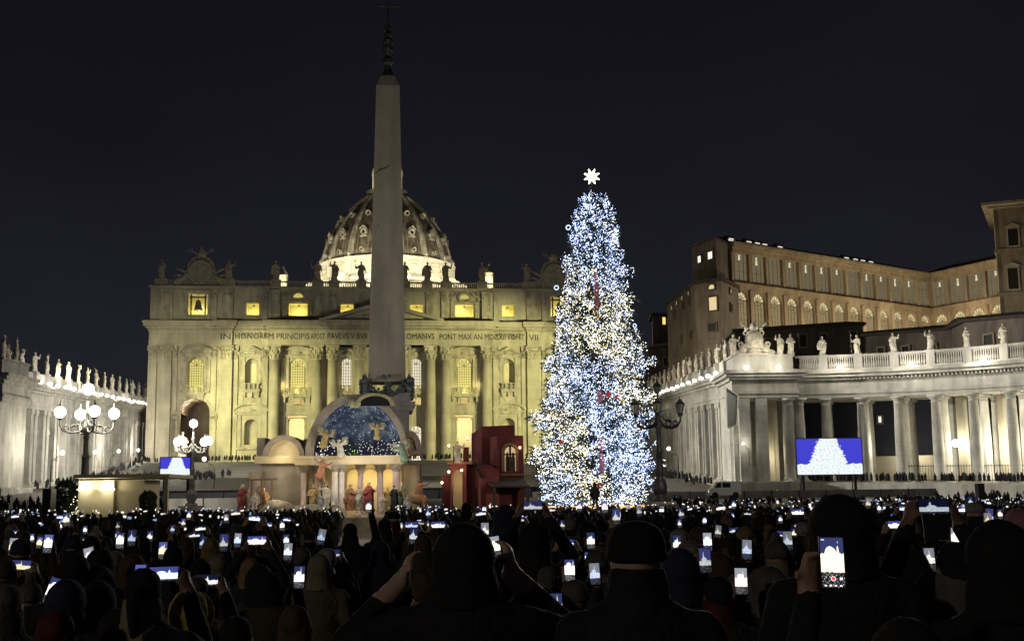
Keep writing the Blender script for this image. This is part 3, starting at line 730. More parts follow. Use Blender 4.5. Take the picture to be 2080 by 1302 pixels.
# clocks
def clock(u, side):
    c = ob('clock', None, bas, (u, .3, 43.3))
    f = MB(); f.lathe([(2.3, -.2), (2.9, -.2), (3.1, 0), (2.9, .25), (2.3, .25)], 24)
    fr = MB(); fr.v = [(x, z-.1-.4, y+3.6) for x, y, z in f.v]; fr.f = f.f
    fr.box(-3.4, 3.4, -.2, .9, 0, 1.2); fr.prism([(-5.8, 0), (-3.0, 0), (-2.6, 4.5), (-3.6, 3.0), (-5.0, 1.6)], 0, .8); fr.prism([(5.8, 0), (3.0, 0), (2.6, 4.5), (3.6, 3.0), (5.0, 1.6)][::-1], 0, .8)
    fr.box(-2.6, 2.6, .3, .9, 1.2, 6.2); fr.prism([(-2.4, 6.2), (2.4, 6.2), (1.6, 7.4), (-1.6, 7.4)], .2, .9)
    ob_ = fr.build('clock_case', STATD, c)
    d = MB(); d.lathe([(2.3, 0), (2.3, .05)], 24); dd = MB(); dd.v = [(x, z-.35, y+3.6) for x, y, z in d.v]; dd.f = d.f
    dd.build('dial', mat('clock_dial', (.14, .12, .095), .8, .3, 1.5, .2), c)
    n = MB()
    for i in range(12):
        a = math.pi*i/6; n.tube([(math.sin(a)*1.55, -.42, 3.6+math.cos(a)*1.55), (math.sin(a)*2.1, -.42, 3.6+math.cos(a)*2.1)], .09, 4)
    n.tube([(0, -.45, 3.6), (-.75, -.45, 4.4)], .09, 4); n.tube([(0, -.47, 3.6), (.9, -.47, 2.5)], .07, 4)
    n.build('numerals', mat('clock_numerals', (.42, .37, .29), .8, .2, 2, .1), c)
    t = MB(); rn = random.Random(int(u))        # tiara, crossed keys, scrolls and two reclining angels
    t.lathe([(.95, 7.3), (1.15, 7.9), (1.05, 8.6), (.7, 9.3), (.2, 9.7)], 12, c=(0, .3, 0)); t.ball((0, .3, 9.9), .22, 8, 6)
    for s_ in (-1, 1):
        t.tube([(s_*-1.6, .1, 6.6), (s_*2.3, .1, 8.9)], .2, 6); t.torus((s_*2.5, .1, 9.0), .4, .14, None, 10, 5); t.ball((s_*1.9, .1, 6.8), (.6, .3, .5), 8, 6)
        for k in range(5): t.ball((s_*(2.4+k*.28), .1, 6.3-k*.62), (.5, .4, .45), 8, 6)
        t.tube([(s_*3.0, -.2, 3.2), (s_*4.0, -.3, 2.2), (s_*5.2, -.3, 1.0)], [.45, .6, .5], 8); t.tube([(s_*4.2, -.4, 2.0), (s_*5.6, -.5, 1.6), (s_*6.6, -.4, .4)], [.45, .35, .22], 8)
        t.ball((s_*3.2, -.3, 4.0), .38, 8, 6); t.tube([(s_*3.6, -.2, 3.4), (s_*5.0, -.2, 4.2), (s_*6.1, -.1, 4.6)], [.28, .32, .12], 6); t.tube([(s_*3.4, -.3, 3.4), (s_*2.5, -.4, 4.6)], [.2, .12], 6)
        t.tube([(s_*4.6, -.3, 2.6), (s_*5.6, -.2, 2.9), (s_*6.4, -.1, 2.5)], [.3, .25, .1], 6); t.ball((s_*5.4, -.2, .6), (1.1, .5, .5), 8, 6)
    ob('clock_sculpture', fuse(t, .11, .6, 1, 'clock_sculpture', disp=.12, dscale=.35), c).data.materials.append(STATD)
clock(-44.3, 0); clock(43.6, 1)

# ------------------------------------------------------------------ dome (centre well behind the facade)
DC = at(786, 560, 430); dl = w2l(DC); DZ = -ZP
dome = ob('dome', None, bas, (dl.x, dl.y, DZ))
prof = [(23.7, 87), (23.2, 90), (22.4, 93), (21.2, 96.5), (19.6, 100), (17.6, 103.3), (15.2, 106.4), (12.4, 109.3), (9.4, 112), (6.4, 114.3)]
def prad(z):
    for (a, za), (b, zb) in zip(prof, prof[1:]):
        if za <= z <= zb: return a + (b-a)*(z-za)/(zb-za)
    return prof[0][0] if z < 87 else 6.4
MB().lathe(prof, 64).build('dome_shell', LEADR, dome, True)
ribm = []
for dr, wd in ((.75, 1.15),):
    f = MB(); n = len(prof)
    for s_ in (-1, 1):
        pass
    vs = []
    for r, z in prof:
        k = .55 + .45*(r/23.7)
        nx_ = 1.0
        for yy, rr in ((-wd*k, r-.3), (-wd*k, r+.35), (-wd*.62*k, r+.4), (-wd*.55*k, r+.85), (wd*.55*k, r+.85), (wd*.62*k, r+.4), (wd*k, r+.35), (wd*k, r-.3)): vs.append((rr, yy, z))
    fs = [(j*8+i, j*8+i+1, (j+1)*8+i+1, (j+1)*8+i) for j in range(n-1) for i in range(7)]
    f.add(vs, fs); rib_me = f.mesh('rib', RIBST)
f = MB()
for s_ in (-1, 1):
    vs = []
    for r, z in prof:
        a = R(5.0)*s_; rr = r+.18
        for da in (-.007, .007): vs.append((rr*math.cos(a+da), rr*math.sin(a+da), z))
    f.add(vs, [(2*j, 2*j+1, 2*j+3, 2*j+2) for j in range(len(prof)-1)])
seam_me = f.mesh('seam', mat('pale_lead', (.26, .22, .16), .8, .3, .4, .2, streak=.3))
def dormer(w_, h_, z, name, ped=True):
    f = MB(); r = prad(z)
    n = 10
    for i in range(n):
        a, b = 2*math.pi*i/n, 2*math.pi*(i+1)/n
        P = [(c_*w_*math.cos(t), z + c_*h_*.5*math.sin(t)) for c_, t in ((.55, a), (.9, a), (.9, b), (.55, b))]
        vs = [(r+1.3, y, zz) for y, zz in P] + [(r-2.0, y, zz) for y, zz in P]
        f.add(vs, [(0, 1, 2, 3), (4, 5, 1, 0), (5, 6, 2, 1), (6, 7, 3, 2), (7, 4, 0, 3)])
    if ped:
        for s_ in (-1, 1): f.add([(r+1.45, 0, z+h_*.85), (r+1.45, s_*w_*1.15, z+h_*.42), (r+1.45, s_*w_*1.15, z+h_*.25), (r+1.45, 0, z+h_*.66), (r-2, 0, z+h_*.85), (r-2, s_*w_*1.15, z+h_*.42)], [(0, 1, 2, 3), (0, 4, 5, 1)])
        f.box(r-.5, r+1.4, -w_*1.0, w_*1.0, z-h_*.62, z-h_*.48)
    return f.mesh(name, RIBST)
def dormer_hole(w_, h_, z):
    f = MB(); r = prad(z); n = 10
    f.add([(r+1.0, .55*w_*math.cos(2*math.pi*i/n), z+.55*h_*.5*math.sin(2*math.pi*i/n)) for i in range(n)], [tuple(range(n))])
    return f.mesh('dormer_opening', IRON)
D = [(1.25, 2.8, 96.0), (.8, 2.0, 89.4), (1.1, 2.4, 103.8)]
dm = [(dormer(*d, 'dormer', i < 1), dormer_hole(*d)) for i, d in enumerate(D)]
for i in range(16):
    a = math.pi/8*i + R(11.25 - 6.8 - 90 + 6.8)
    ob('rib', rib_me, dome, (0, 0, 0), a)
    b = a + math.pi/16*1
    ob('seam', seam_me, dome, (0, 0, 0), b + math.pi/16*0)
    for k, (me, ho) in enumerate(dm):
        o = ob('dormer', me, dome, (0, 0, 0), a + math.pi/16)
# drum attic (brightly lit) and drum
DRUM = mat('drum_stone', (.60, .56, .46), .85, .15, .2, .3, streak=.15)
mb = MB(); mb.lathe([(25.6, 55), (25.6, 77.5), (27.4, 78.0), (27.6, 79.0), (26.6, 79.2), (25.6, 80.0), (25.0, 80.5), (24.6, 81.0), (24.6, 86.0), (25.1, 86.3), (25.3, 86.9), (24.2, 87.1), (23.4, 87.3)], 64)
mb.build('drum', DRUM, dome)
pm = MB(); pm.box(24.4, 25.1, -1.3, 1.3, 80.6, 86.2); pm.box(24.4, 25.35, -1.5, 1.5, 86.2, 87.0); pm_me = pm.mesh('drum_pier', DRUM)
pn = MB(); pn.box(24.2, 24.8, -2.4, 2.4, 82.0, 82.25); pn.box(24.2, 24.8, -2.4, 2.4, 85.1, 85.35); pn.box(24.2, 24.8, -2.4, -2.15, 82.25, 85.1); pn.box(24.2, 24.8, 2.15, 2.4, 82.25, 85.1)
pn.ball((24.6, 0, 83.6), (.3, 1.6, .8), 8, 6); pn_me = pn.mesh('drum_panel', DRUM)
fin = MB(); fin.lathe([(.5, 0), (.35, .5), (.55, 1.0), (.2, 1.6), (0, 2.0)], 8, c=(24.6, 0, 87.1)); fin_me = fin.mesh('finial', DRUM)
bt = MB(); bt.box(25, 29, -1.6, 1.6, 60, 77.6); bt.box(25, 29.8, -2.0, 2.0, 77.6, 79.3); bt.box(25, 28.6, -1.3, 1.3, 79.3, 80.3); bt_me = bt.mesh('buttress', DRUM)
for i in range(16):
    a = math.pi/8*i + R(11.25 - 90)
    ob('drum_pier', pm_me, dome, (0,0,0), a); ob('finial', fin_me, dome, (0,0,0), a); ob('drum_panel', pn_me, dome, (0,0,0), a + math.pi/16); ob('buttress', bt_me, dome, (0,0,0), a)
mb = MB(); mb.lathe([(6.0, 113.8), (7.6, 114.6), (7.7, 115.6), (7.2, 115.6), (7.0, 114.9), (3.6, 115), (3.6, 123), (4.2, 123.5), (3.4, 124), (2.2, 129), (.6, 132), (.9, 133), (0, 134)], 24)
ln = mb.build('lantern', RIBST, dome)
mb = MB()
for i in range(16):
    a = math.pi/8*i + .2
    mb.lathe([(.42, 115.0), (.36, 118), (.32, 121.5), (.5, 122)], 8, c=(5.3*math.cos(a), 5.3*math.sin(a), 0)); mb.lathe([(.5, 122), (.55, 123), (.2, 124.6)], 6, c=(5.3*math.cos(a), 5.3*math.sin(a), 0))
mb.build('lantern_column', DRUM, ln)
# the two small lit cupola lanterns behind the balustrade
for px in (575, 993):
    p = w2l(at(px, 575, 335)); c = ob('cupola', None, bas, (p.x, p.y, 0))
    m = MB(); m.lathe([(9, 38), (8.5, 43), (5, 48), (1.6, 50.5), (1.8, 51)], 20); m.build('cupola_shell', LEADR, c, True)
    m = MB(); m.lathe([(1.5, 50.8), (1.5, 51.6), (.8, 51.7), (.8, 55), (1.4, 55.3), (1.1, 55.9), (.3, 57.3), (.15, 58)], 12)
    for i in range(8): m.lathe([(.16, 51.6), (.16, 55.1)], 5, c=(1.2*math.cos(i*math.pi/4), 1.2*math.sin(i*math.pi/4), 0))
    m.build('cupola_lantern', DRUM, c)
    m = MB(); m.box(-.7, .7, -3.6, -3.0, 49.2, 49.9); m.build('floodlight', glow('flood_white', (1, .93, .7), 9), c)
    lamp('cupola_light', l2w(p.x, p.y-3.3, 51.5), 2600, (1, .9, .55), .3)

# ------------------------------------------------------------------ lights of the basilica
WY, YG = (1, .93, .72), (1.0, .955, .42)
FL, FRr = (-79, 236, 27.5), (31, 236, 27.5)
lamp('flood_left', FL, 155000, YG, .6, 'SPOT', l2w(-27, 0, 15), 46, .6)
lamp('flood_left_wide', (-80, 205, 25), 90000, (1, .95, .58), .6, 'SPOT', l2w(-46, 0, 14), 44, .8)
lamp('flood_right', FRr, 215000, YG, .6, 'SPOT', l2w(27, 0, 15), 50, .6)
lamp('attic_fill', (-10, 176, 6), 38000, (1, .93, .70), 1.5, 'SPOT', l2w(0, 0, 30), 62, .5)  # added fill from the open square, no fixture stands there
for q in (-1, 1):
    for u, e_, z, y in ((8.6, 380, 36.6, 3.6), (20.6, 520, 36.6, 3.6), (31.6, 380, 36.6, 3.6)): lamp('window_light', l2w(q*u, y, z), e_, (1, .88, .22), .25)
    lamp('bell_light', l2w(q*44.8, 3.2, 36.9), 700, (1, .88, .30), .3)
    lamp('balcony_light', l2w(q*20.6, .75, 17.7), 900, (1, .86, .22), .3)
    lamp('balcony_light', l2w(q*20.6, 2.2, 17.9), 110, (1, .86, .25), .2)
    lamp('balcony_light', l2w(q*44.8, .8, 18.0), 260, (1, .86, .25), .2)
    lamp('strip_light', l2w(q*8.5, 1.1, 18.6), 110, (1, .82, .45), .06)
    lamp('strip_light', l2w(q*24.0, .9, 19), 120, (1, .85, .4), .06)
    lamp('portico_light', l2w(q*20.6, 7, 9.0), 2200, (1, .86, .52), .4)
    lamp('portico_light', l2w(q*8.5, 7, 9.0), 1900, (1, .86, .52), .4)
MB().box(-52, -38.8, 12.2, 12.6, 0, 17).build('passage_shade_panel', mat('passage_shade', (.10, .08, .07), .9, .3, .3, .1), bas)  # dark panel put in for the shade deep inside the passage
lamp('portico_light', l2w(-46.6, 3.2, 13.4), 700, (1, .85, .62), .3)
lamp('portico_light', l2w(42.6, 6, 12.0), 900, (1, .85, .62), .3)
for k in range(7):
    a = R(-90 + (k-3)*27) ; lp = Vector((DC.x + 35*math.cos(a), DC.y + 35*math.sin(a), 80.5))
    lamp('dome_light', lp, 5200, (1, .92, .66), 1.0)
for k in (-1, 0, 1): lamp('dome_wash', (DC.x + 34*k, DC.y - 62, 66), 42000, (1, .92, .70), 1.5)
for q in (-1, 1): lamp('lantern_light', (DC.x + q*4.6, DC.y-5.0, 117.5), 1300, (1, .93, .55), .3)
# ------------------------------------------------------------------ colonnade arms and hemicycles
def Lerp(a, b, t): return Vector(a)*(1-t) + Vector(b)*t
BULB = glow('floodlight_white', (1, .95, .84), 14)
GLOBE = glow('lamp_globe', (1, .95, .84), 9)
FAR_IN = mat('inner_wall_cream', (.52, .47, .36), .9, .2, .3, .2, streak=.2)
def run(mb, P, prof, depth):
    """sweep boxes (z0, z1, out) along a ground polyline P of (x, y, zbase); 'out' pushes towards the square (left of travel = +)"""
    n = len(P); N = []
    for i in range(n):
        d = Vector(P[min(i+1, n-1)]) - Vector(P[max(i-1, 0)]); d.z = 0; d.normalize(); N.append(Vector((d.y, -d.x, 0)))
    for z0, z1, out in prof:
        vs = []
        for p, nn in zip(P, N):
            a = Vector(p) + nn*out; b = Vector(p) - nn*depth
            vs += [(a.x, a.y, p[2]+z0), (a.x, a.y, p[2]+z1), (b.x, b.y, p[2]+z1), (b.x, b.y, p[2]+z0)]
        fs = [(4*i+k, 4*i+(k+1) % 4, 4*i+4+(k+1) % 4, 4*i+4+k) for i in range(n-1) for k in range(4)] + [(3, 2, 1, 0), (4*n-4, 4*n-3, 4*n-2, 4*n-1)]
        mb.add(vs, fs)
    return N
ENT = [(12.8, 13.4, .15), (13.4, 13.9, .3), (13.9, 15.4, .1), (15.4, 15.9, .5), (15.9, 16.4, 1.1), (16.4, 16.9, 1.5)]
def tus_column(r=.78, h=12.8, name='column', n=18):
    m = MB(); m.box(-r*1.35, r*1.35, -r*1.35, r*1.35, 0, .35); m.lathe([(r*1.3, .35), (r*1.32, .5), (r*1.12, .7), (r, .8), (r*1.0, 4), (r*.95, 8), (r*.83, h-1.1), (r*.92, h-1.05), (r*.84, h-.9), (r*.86, h-.6), (r*1.12, h-.35)], n)
    m.box(-r*1.2, r*1.2, -r*1.2, r*1.2, h-.35, h); return m.mesh(name, COLSH, True)
COLM = tus_column(); COLT = tus_column(.72, 12.8, n=12)
fm = MB(); fm.ball((0, 0, .2), (.27, .27, .2), 10, 6); fm.box(-.12, .12, -.1, .1, -.1, .06); FLM = fm.mesh('floodlight', BULB)
def floods(pts, where, every=1, power=0, off=(0, 0), objs=True):
    k = 0
    for i, p in enumerate(pts):
        p = Vector(p)
        if objs:
            o = ob('floodlight', FLM, None, p, 0, 1.5)
            tag(o, f'small white floodlight on the cornice {where}', 'floodlight', f'floodlights on the cornice {where}')
        if power and i % every == 0: lamp('cornice_light', p + Vector((off[0], off[1], .5)), power, (1, .95, .82), .25)
# --- arms: A near end (x, y, zbase), B far end
def arm(A, B, side, label, nbay, where):
    t = thing('colonnade', label, 'colonnade', (0, 0, 0)); A, B = Vector(A), Vector(B); d = (B-A); L = Vector((d.x, d.y)).length
    P = [A, B] if side > 0 else [B, A]                # travel so that the square lies to the left
    m = MB(); run(m, [tuple(p) for p in P], ENT, 7); m.build('entablature', COLST, t)
    m = MB(); run(m, [tuple(p) for p in P], [(-3, 12.8, -.9)], 7); m.build('wall', FAR_IN if False else COLST, t)
    m = MB(); run(m, [tuple(p) for p in P], [(16.9, 17.3, -.3), (17.3, 18.6, -.6), (18.6, 18.9, -.4)], .2); m.build('parapet', COLST, t)
    m = MB(); run(m, [tuple(p) for p in P], [(-3, .2, 1.2), (.2, .5, .9)], 0); m.build('plinth', COLST, t)
    dn = Vector((d.x, d.y, 0)).normalized(); nrm = Vector((dn.y, -dn.x, 0)) * side     # into the square
    ang = math.atan2(dn.y, dn.x)
    pil = MB(); pil.box(-.75, .75, -1.0, .5, .5, 11.9); pil.box(-.95, .95, -1.2, .5, 0, .9); pil.box(-.9, .9, -1.15, .5, 11.9, 12.79); pil_me = pil.mesh('pilaster', COLSH)
    win = MB(); win.box(-1.0, 1.0, -.12, .06, 4.0, 8.8); win.box(-1.25, 1.25, -.35, .05, 8.8, 9.1); win.prism([(-1.4, 9.1), (1.4, 9.1), (0, 9.9)], -.4, .05); win_me = win.mesh('window_surround', COLST)
    gl = MB(); gl.box(-.75, .75, -.16, -.13, 4.2, 8.6); gl_me = gl.mesh('pane', mat('dark_glass', (.03, .03, .035), .15, .1, 1, 0, spec=.5))
    dr = MB(); dr.box(-.9, .9, -.1, .05, .2, 3.2); dr.prism([(-1.0, 3.2), (1.0, 3.2), (.6, 3.9), (-.6, 3.9)], -.3, .05); dr_me = dr.mesh('doorway', COLST)
    rz = math.atan2(-nrm.x, nrm.y) + math.pi
    pier = MB(); pier.box(-.8, .8, -.45, .5, 16.9, 19.1); pier_me = pier.mesh('parapet_pier', COLST)
    sts = []
    for i in range(nbay+1):
        f = i/nbay; p = A + d*f + nrm*(-.9)
        for q in (-1, 1): ob('pilaster', pil_me, t, p + dn*q*1.15, rz)
        ob('parapet_pier', pier_me, t, A + d*f + nrm*(-.1), rz)
        sts.append(A + d*f + nrm*(-.3) + Vector((0, 0, 19.1)))
        if i < nbay:
            p = A + d*((i+.5)/nbay) + nrm*(-.9)
            ob('window_surround', win_me, t, p, rz); ob('pane', gl_me, t, p, rz); ob('doorway', dr_me, t, p, rz)
    return t, sts, nrm, dn, rz
LA, LB = (-78.0, 182, 4.3), (-91.0, 292, 8.9)
tL, sL, nL, dL, rL = arm(LA, LB, 1, 'long pale colonnade arm receding on the left to the basilica, saints along its roof', 15, 'of the left arm')
RA, RB = (33.2, 184, 3.9), (33.0, 288, 8.6)
tR, sR, nR, dR, rR = arm(RA, RB, -1, 'long pale colonnade arm receding behind the fir to the basilica, right side', 14, 'of the right arm')
ordn = ['nearest', 'second', 'third', 'fourth', 'fifth', 'sixth', 'seventh', 'eighth', 'ninth', 'tenth', 'eleventh', 'twelfth', 'thirteenth', 'fourteenth', 'fifteenth', 'farthest']
for i, p in enumerate(sL): saint((i*2+1) % 5, p, rL + .5*math.sin(i*2.3), 1.05, f'lit stone saint {SLOOK[(i*2+1)%5]}, {ordn[i]} on the left arm', 'saints on the colonnade roofs')
for i, p in enumerate(sR): saint((i*3+2) % 5, p, rR + .5*math.sin(i*1.7), 1.05, f'lit stone saint {SLOOK[(i*3+2)%5]}, {ordn[i]} on the right arm', 'saints on the colonnade roofs')
fp = [Vector(LA) + (Vector(LB)-Vector(LA))*f + nL*.9 + Vector((0, 0, 17.0)) for f in [.03 + .05*i for i in range(20)]]
floods(fp, 'of the left arm', 3, 330, (nL.x*1.5, nL.y*1.5))
fp = [Vector(RA) + (Vector(RB)-Vector(RA))*f + nR*.9 + Vector((0, 0, 17.0)) for f in [.03 + .07*i for i in range(14)]]
floods(fp, 'of the right arm', 3, 420, (nR.x*1.5, nR.y*1.5))
# --- left end block, cut by the frame's edge
def end_block(x0, x1, y0, y1, z, label, cols, openings=True):
    t = thing('end_pavilion', label, 'colonnade', (0, 0, 0))
    P = [(x0, y0, z), (x1, y0, z)]
    for nm, pr in (('entablature', ENT),):
        m = MB()
        for z0, z1, o in pr: m.box(x0-o, x1+o, y0-o, y1+o*.2, z+z0, z+z1)
        m.build(nm, COLST, t)
    m = MB(); m.box(x0+.3, x1-.3, y0+.3, y1, z+16.9, z+19.0); m.box(x0+.05, x1-.05, y0+.1, y1, z+19.0, z+19.35); m.build('parapet', COLST, t)
    m = MB(); m.box(x0-1.2, x1+1.2, y0-1.3, y1, z-4, z+.15); m.box(x0-.9, x1+.9, y0-.9, y1, z+.15, z+.4); m.build('plinth', COLST, t)
    return t
tl = end_block(-96, -74.6, 172, 182, 4.2, 'end pavilion of the left colonnade, cut by the left edge of the picture', 0)
m = MB(); m.box(-96, -75, 172.5, 182, 4.2, 17); m.build('wall', COLST, tl)
for x in (-75.9, -79.5, -83): MB().box(x-.9, x+.9, 172.0, 172.6, 4.6, 16.9).build('pilaster', COLSH, tl)
for q, yy in ((0, 174), (1, 178.5)): saint(3-q, (-75.6, yy, 23.6), rL + .2, 1.1, ['lit stone saint with lifted hand at the far left pavilion corner', 'lit stone saint with staff beside the far left pavilion corner'][q], 'saints on the colonnade roofs')
# --- right end block with coat of arms
tr = end_block(33.0, 42.6, 177.0, 188, 3.75, 'end pavilion of the right colonnade with carved papal arms on its parapet', 4)
m = MB(); m.box(33.0, 35.0, 177.6, 186, 3.75, 16.6); m.box(33.2, 42.4, 186, 187.5, 3.75, 16.6); m.box(40.9, 42.3, 178.0, 180, 3.75, 16.6)
m.build('pier', COLSH, tr)
for x in (34.6, 37.2): MB().box(x-.85, x+.85, 176.9, 178.2, 3.9, 16.5).build('pilaster', COLSH, tr)
for x, y in ((41.3, 177.9), (43.2, 178.6)): ob('column', COLM, tr, (x, y, 3.9), 0, (1.05, 1.05, .985))
m = MB(); m.box(37.6, 40.6, 182.0, 182.6, 3.75, 16.6); m.box(38.6, 39.9, 181.6, 182.0, 3.9, 16.5); m.build('inner_wall', FAR_IN, tr)
lamp('pavilion_light', (38.9, 179.4, 8.0), 330, (1, .93, .68), .4); 
# left third of pavilion: angled plain pier towards the arm
m = MB(); m.plan([(32.6, 178.6), (35.2, 177.2), (35.2, 186), (32.6, 186)], 3.75, 16.55); m.build('pier', COLSH, tr)
# hemicycle curving towards the camera on the right
H0 = [(43.2, 179.6), (47.2, 178.6), (52.0, 176.8), (56.6, 174.2), (60.9, 171.0), (64.8, 167.2), (68.3, 163.0), (71.3, 158.4), (73.8, 153.6), (75.6, 148.6)]
HZ = [3.75, 3.7, 3.62, 3.5, 3.4, 3.28, 3.15, 3.0, 2.9, 2.8]
th_ = thing('colonnade', 'curving colonnade on the right with round columns, balustrade and saints above', 'colonnade', (0, 0, 0))
HP = [(x, y, z) for (x, y), z in zip(H0, HZ)]
m = MB(); N = N_H = run(m, HP, [(a, b, c) for a, b, c in ENT], 9); m.build('entablature', COLST, th_)
m = MB(); n_ = 0                                     # dentils
for i in range(len(HP)-1):
    a, b = Vector(HP[i]), Vector(HP[i+1]); nn = (N[i]+N[i+1])*.5
    for k in range(9):
        p = a*(1-(k+.5)/9) + b*((k+.5)/9) + nn*.62
        m.cbox(p + Vector((0, 0, 15.66)), (.28, .28, .36), Matrix.Rotation(math.atan2(b.y-a.y, b.x-a.x), 3, 'Z'))
for k in range(34):
    m.cbox((32.4 + k*.31, 176.25, 3.75+15.66), (.17, .3, .36))
tag(m.build('dentils', COLST, th_), kind='stuff')
m = MB(); run(m, HP, [(16.9, 17.25, .3), (18.95, 19.3, .25)], 0.3); m.build('balustrade_rail', COLST, th_)
m = MB(); run(m, HP, [(-5, .0, 1.9), (0, .25, 1.4)], 9); m.build('steps', COLST, th_)
pier = MB(); pier.box(-.65, .65, -.3, .3, 17.24, 19.0); pier.box(-.75, .75, -.42, .42, 19.0, 19.36); pier_me = pier.mesh('balustrade_pier', COLST)
bal = MB(); bal.lathe([(.10, 0), (.19, .45), (.09, 1.1), (.09, 1.3), (.15, 1.72)], 6); bal_me = bal.mesh('baluster', COLST)
sconce = glow('lantern_globe_warm', (1, .95, .80), 9)
who = ['beside the carved papal arms', 'second right of the papal arms', 'third right of the papal arms', 'above the giant screen', 'right of the giant screen', 'fifth along the curve', 'before the dark stepped roof', 'third from the right edge', 'second from the right edge', 'at the right edge of the picture']
rowin = [(-3.9, COLT), (-7.6, COLT)]
for i, p in enumerate(HP):
    P_ = Vector(p); a = math.atan2(N[i].x, -N[i].y)
    rz = a
    if i > 0:
        ob('column', COLM, th_, P_ + N[i]*(-.75), rz)
        for dd, me in rowin: ob('column', me, th_, P_ + N[i]*dd, rz)
        ob('balustrade_pier', pier_me, th_, P_ + N[i]*(-.05), rz)
        saint((i*3+1) % 5, P_ + N[i]*(-.05) + Vector((0, 0, 19.36)), rz + .4*math.sin(i*2.1), .93, f'lit saint {SLOOK[(i*3+1)%5]} on balustrade, {who[i]}', 'saints on the colonnade roofs')
    if i < len(HP)-1:
        b = Vector(HP[i+1])
        for k in range(1, 12):
            f = (.19 + .62*k/12) if False else .18 + .64*(k-1)/10
            ob('baluster', bal_me, th_, P_*(1-f) + b*f + N[i]*(-.05) + Vector((0, 0, 17.24)), rz)
        mid = (P_+b)*.5
# inner wall pieces between the rear columns
m = MB()
for i in range(4, len(HP)-1):
    a, b = Vector(HP[i]), Vector(HP[i+1]); q = a*.62+b*.38 - N[i]*5.6
    m.cbox(q + Vector((0, 0, 6.4)), (1.7, .6, 12.6), Matrix.Rotation(math.atan2(b.y-a.y, b.x-a.x), 3, 'Z'))
m.build('inner_pier', FAR_IN, th_)
# railings between the front columns
m = MB()
for i in range(3, len(HP)-1):
    a, b = Vector(HP[i]) - N[i]*1.6, Vector(HP[i+1]) - N[i+1]*1.6
    for z in (.6, 2.6): m.tube([a + Vector((0, 0, z)), b + Vector((0, 0, z))], .05, 4)
    for k in range(1, 14):
        p = a*(1-k/14) + b*(k/14); m.tube([p, p + Vector((0, 0, 2.9))], .03, 4)
m.build('railing', IRON, th_)
for k, i in enumerate((1, 3, 5, 7)):
    p = (Vector(HP[i])*.5 + Vector(HP[i+1])*.5) + N[i]*.9 + Vector((0, 0, 17.0)); floods([p], 'of the curved colonnade ' + ['right of the pavilion', 'above the giant screen', 'above the hanging lamp', 'nearest the right edge'][k], 1, 760, (N[i].x*2.6, N[i].y*2.4))
floods([(35.0, 176.0, 20.7)], 'left under the papal arms', 1, 300, (0, -2.4)); floods([(39.8, 176.0, 20.7)], 'right under the papal arms', 1, 300, (0, -2.4))
# hanging lantern and inner lights
p = at(1941, 900, 173); o = MB().ball((0, 0, 0), .55, 14, 10).build('hanging_lamp', sconce, None, True, p); tag(o, 'round white lamp hanging between two columns of the curved colonnade', 'lamp')
MB().tube([(0, 0, .5), (0, 0, 7.5)], .04, 5).build('chain', IRON, o)
for i, e in ((2, 900), (4, 1500), (5, 2200), (6, 2600), (7, 2600), (8, 2600)):
    q = (Vector(HP[i])+Vector(HP[i+1]))*.5 - N[i]*3.0 + Vector((0, 0, 5.6)); lamp('colonnade_light', q, e*.62, (1, .93, .72), .35)
# carved papal arms
cx, cy, cz = at(1533, 728, 177.6); t = MB()
t.lathe([(.2, 0)], 3) if False else None
t.ball((0, 0, 2.6), (1.75, .5, 2.0), 18, 12); t.ball((0, -.25, 2.7), (1.3, .5, 1.5), 16, 10); t.ball((0, 0, .7), (1.3, .5, .9), 12, 8)
for s_ in (-1, 1):
    t.torus((s_*1.5, 0, 3.9), .35, .16); t.ball((s_*2.1, .1, 1.0), (.8, .5, 1.1), 10, 8); t.ball((s_*2.9, .1, .4), (1.1, .5, .6), 10, 8); t.torus((s_*2.5, 0, 1.9), .4, .18)
    t.tube([(s_*-.4, -.1, 4.2), (s_*2.3, -.1, 5.4)], .15, 6); t.cbox((s_*1.9, -.1, 5.45), (.9, .25, .5), Matrix.Rotation(s_*-.4, 3, 'Y')); t.ball((s_*1.3, -.1, 4.7), (.5, .3, .35), 8, 6)
t.box(-3.6, 3.6, -.5, .5, -.3, .35); t.lathe([(.75, 4.5), (.9, 4.9), (.6, 5.5), (.2, 5.8)], 10)
me = fuse(t, .09, .7, 1, 'coat_of_arms', disp=.10, dscale=.25); me.materials.append(STAT)
tag(ob('coat_of_arms', me, None, (cx, 177.6, 23.1), 0, (.82, .9, .86)), 'carved stone papal arms with crossed keys on the pavilion parapet', 'carving')
for px, v, nm in ((1491, 0, 'left of the papal arms'), (1585, 3, 'close right of the papal arms'), (1607, 1, 'over the right corner of the pavilion')):
    q = at(px, 725, 177.4); saint(v, (q.x, 177.5, 23.1), 0, 1.0, f'lit stone saint {SLOOK[v]}, {nm}', 'saints on the colonnade roofs')
lamp('arms_light', (38.6, 173.6, 23.0), 500, (1, .93, .70), .3)
# open skylight hatch leaning on the pavilion (white frame) and its lamp
m = MB(); 
for a, b in (((-.9, 0, 3), (-.9, 0, -3)), ((.9, 0, 1.8), (.5, 0, -2.6)), ((-.9, 0, 3), (.9, 0, 1.8)), ((-.9, 0, -3), (.5, 0, -2.6))): m.tube([a, b], .14, 5)
m.add([(-.9, .05, 3), (.9, .05, 1.8), (.5, .05, -2.6), (-.9, .05, -3)], [(0, 1, 2, 3)])
q = at(1488, 828, 176.2); tag(m.build('frame', mat('white_sheet', (.62, .62, .58), .7, .1, 1, .1), None, False, q), 'white metal frame leaning against the pavilion corner pier', 'frame')

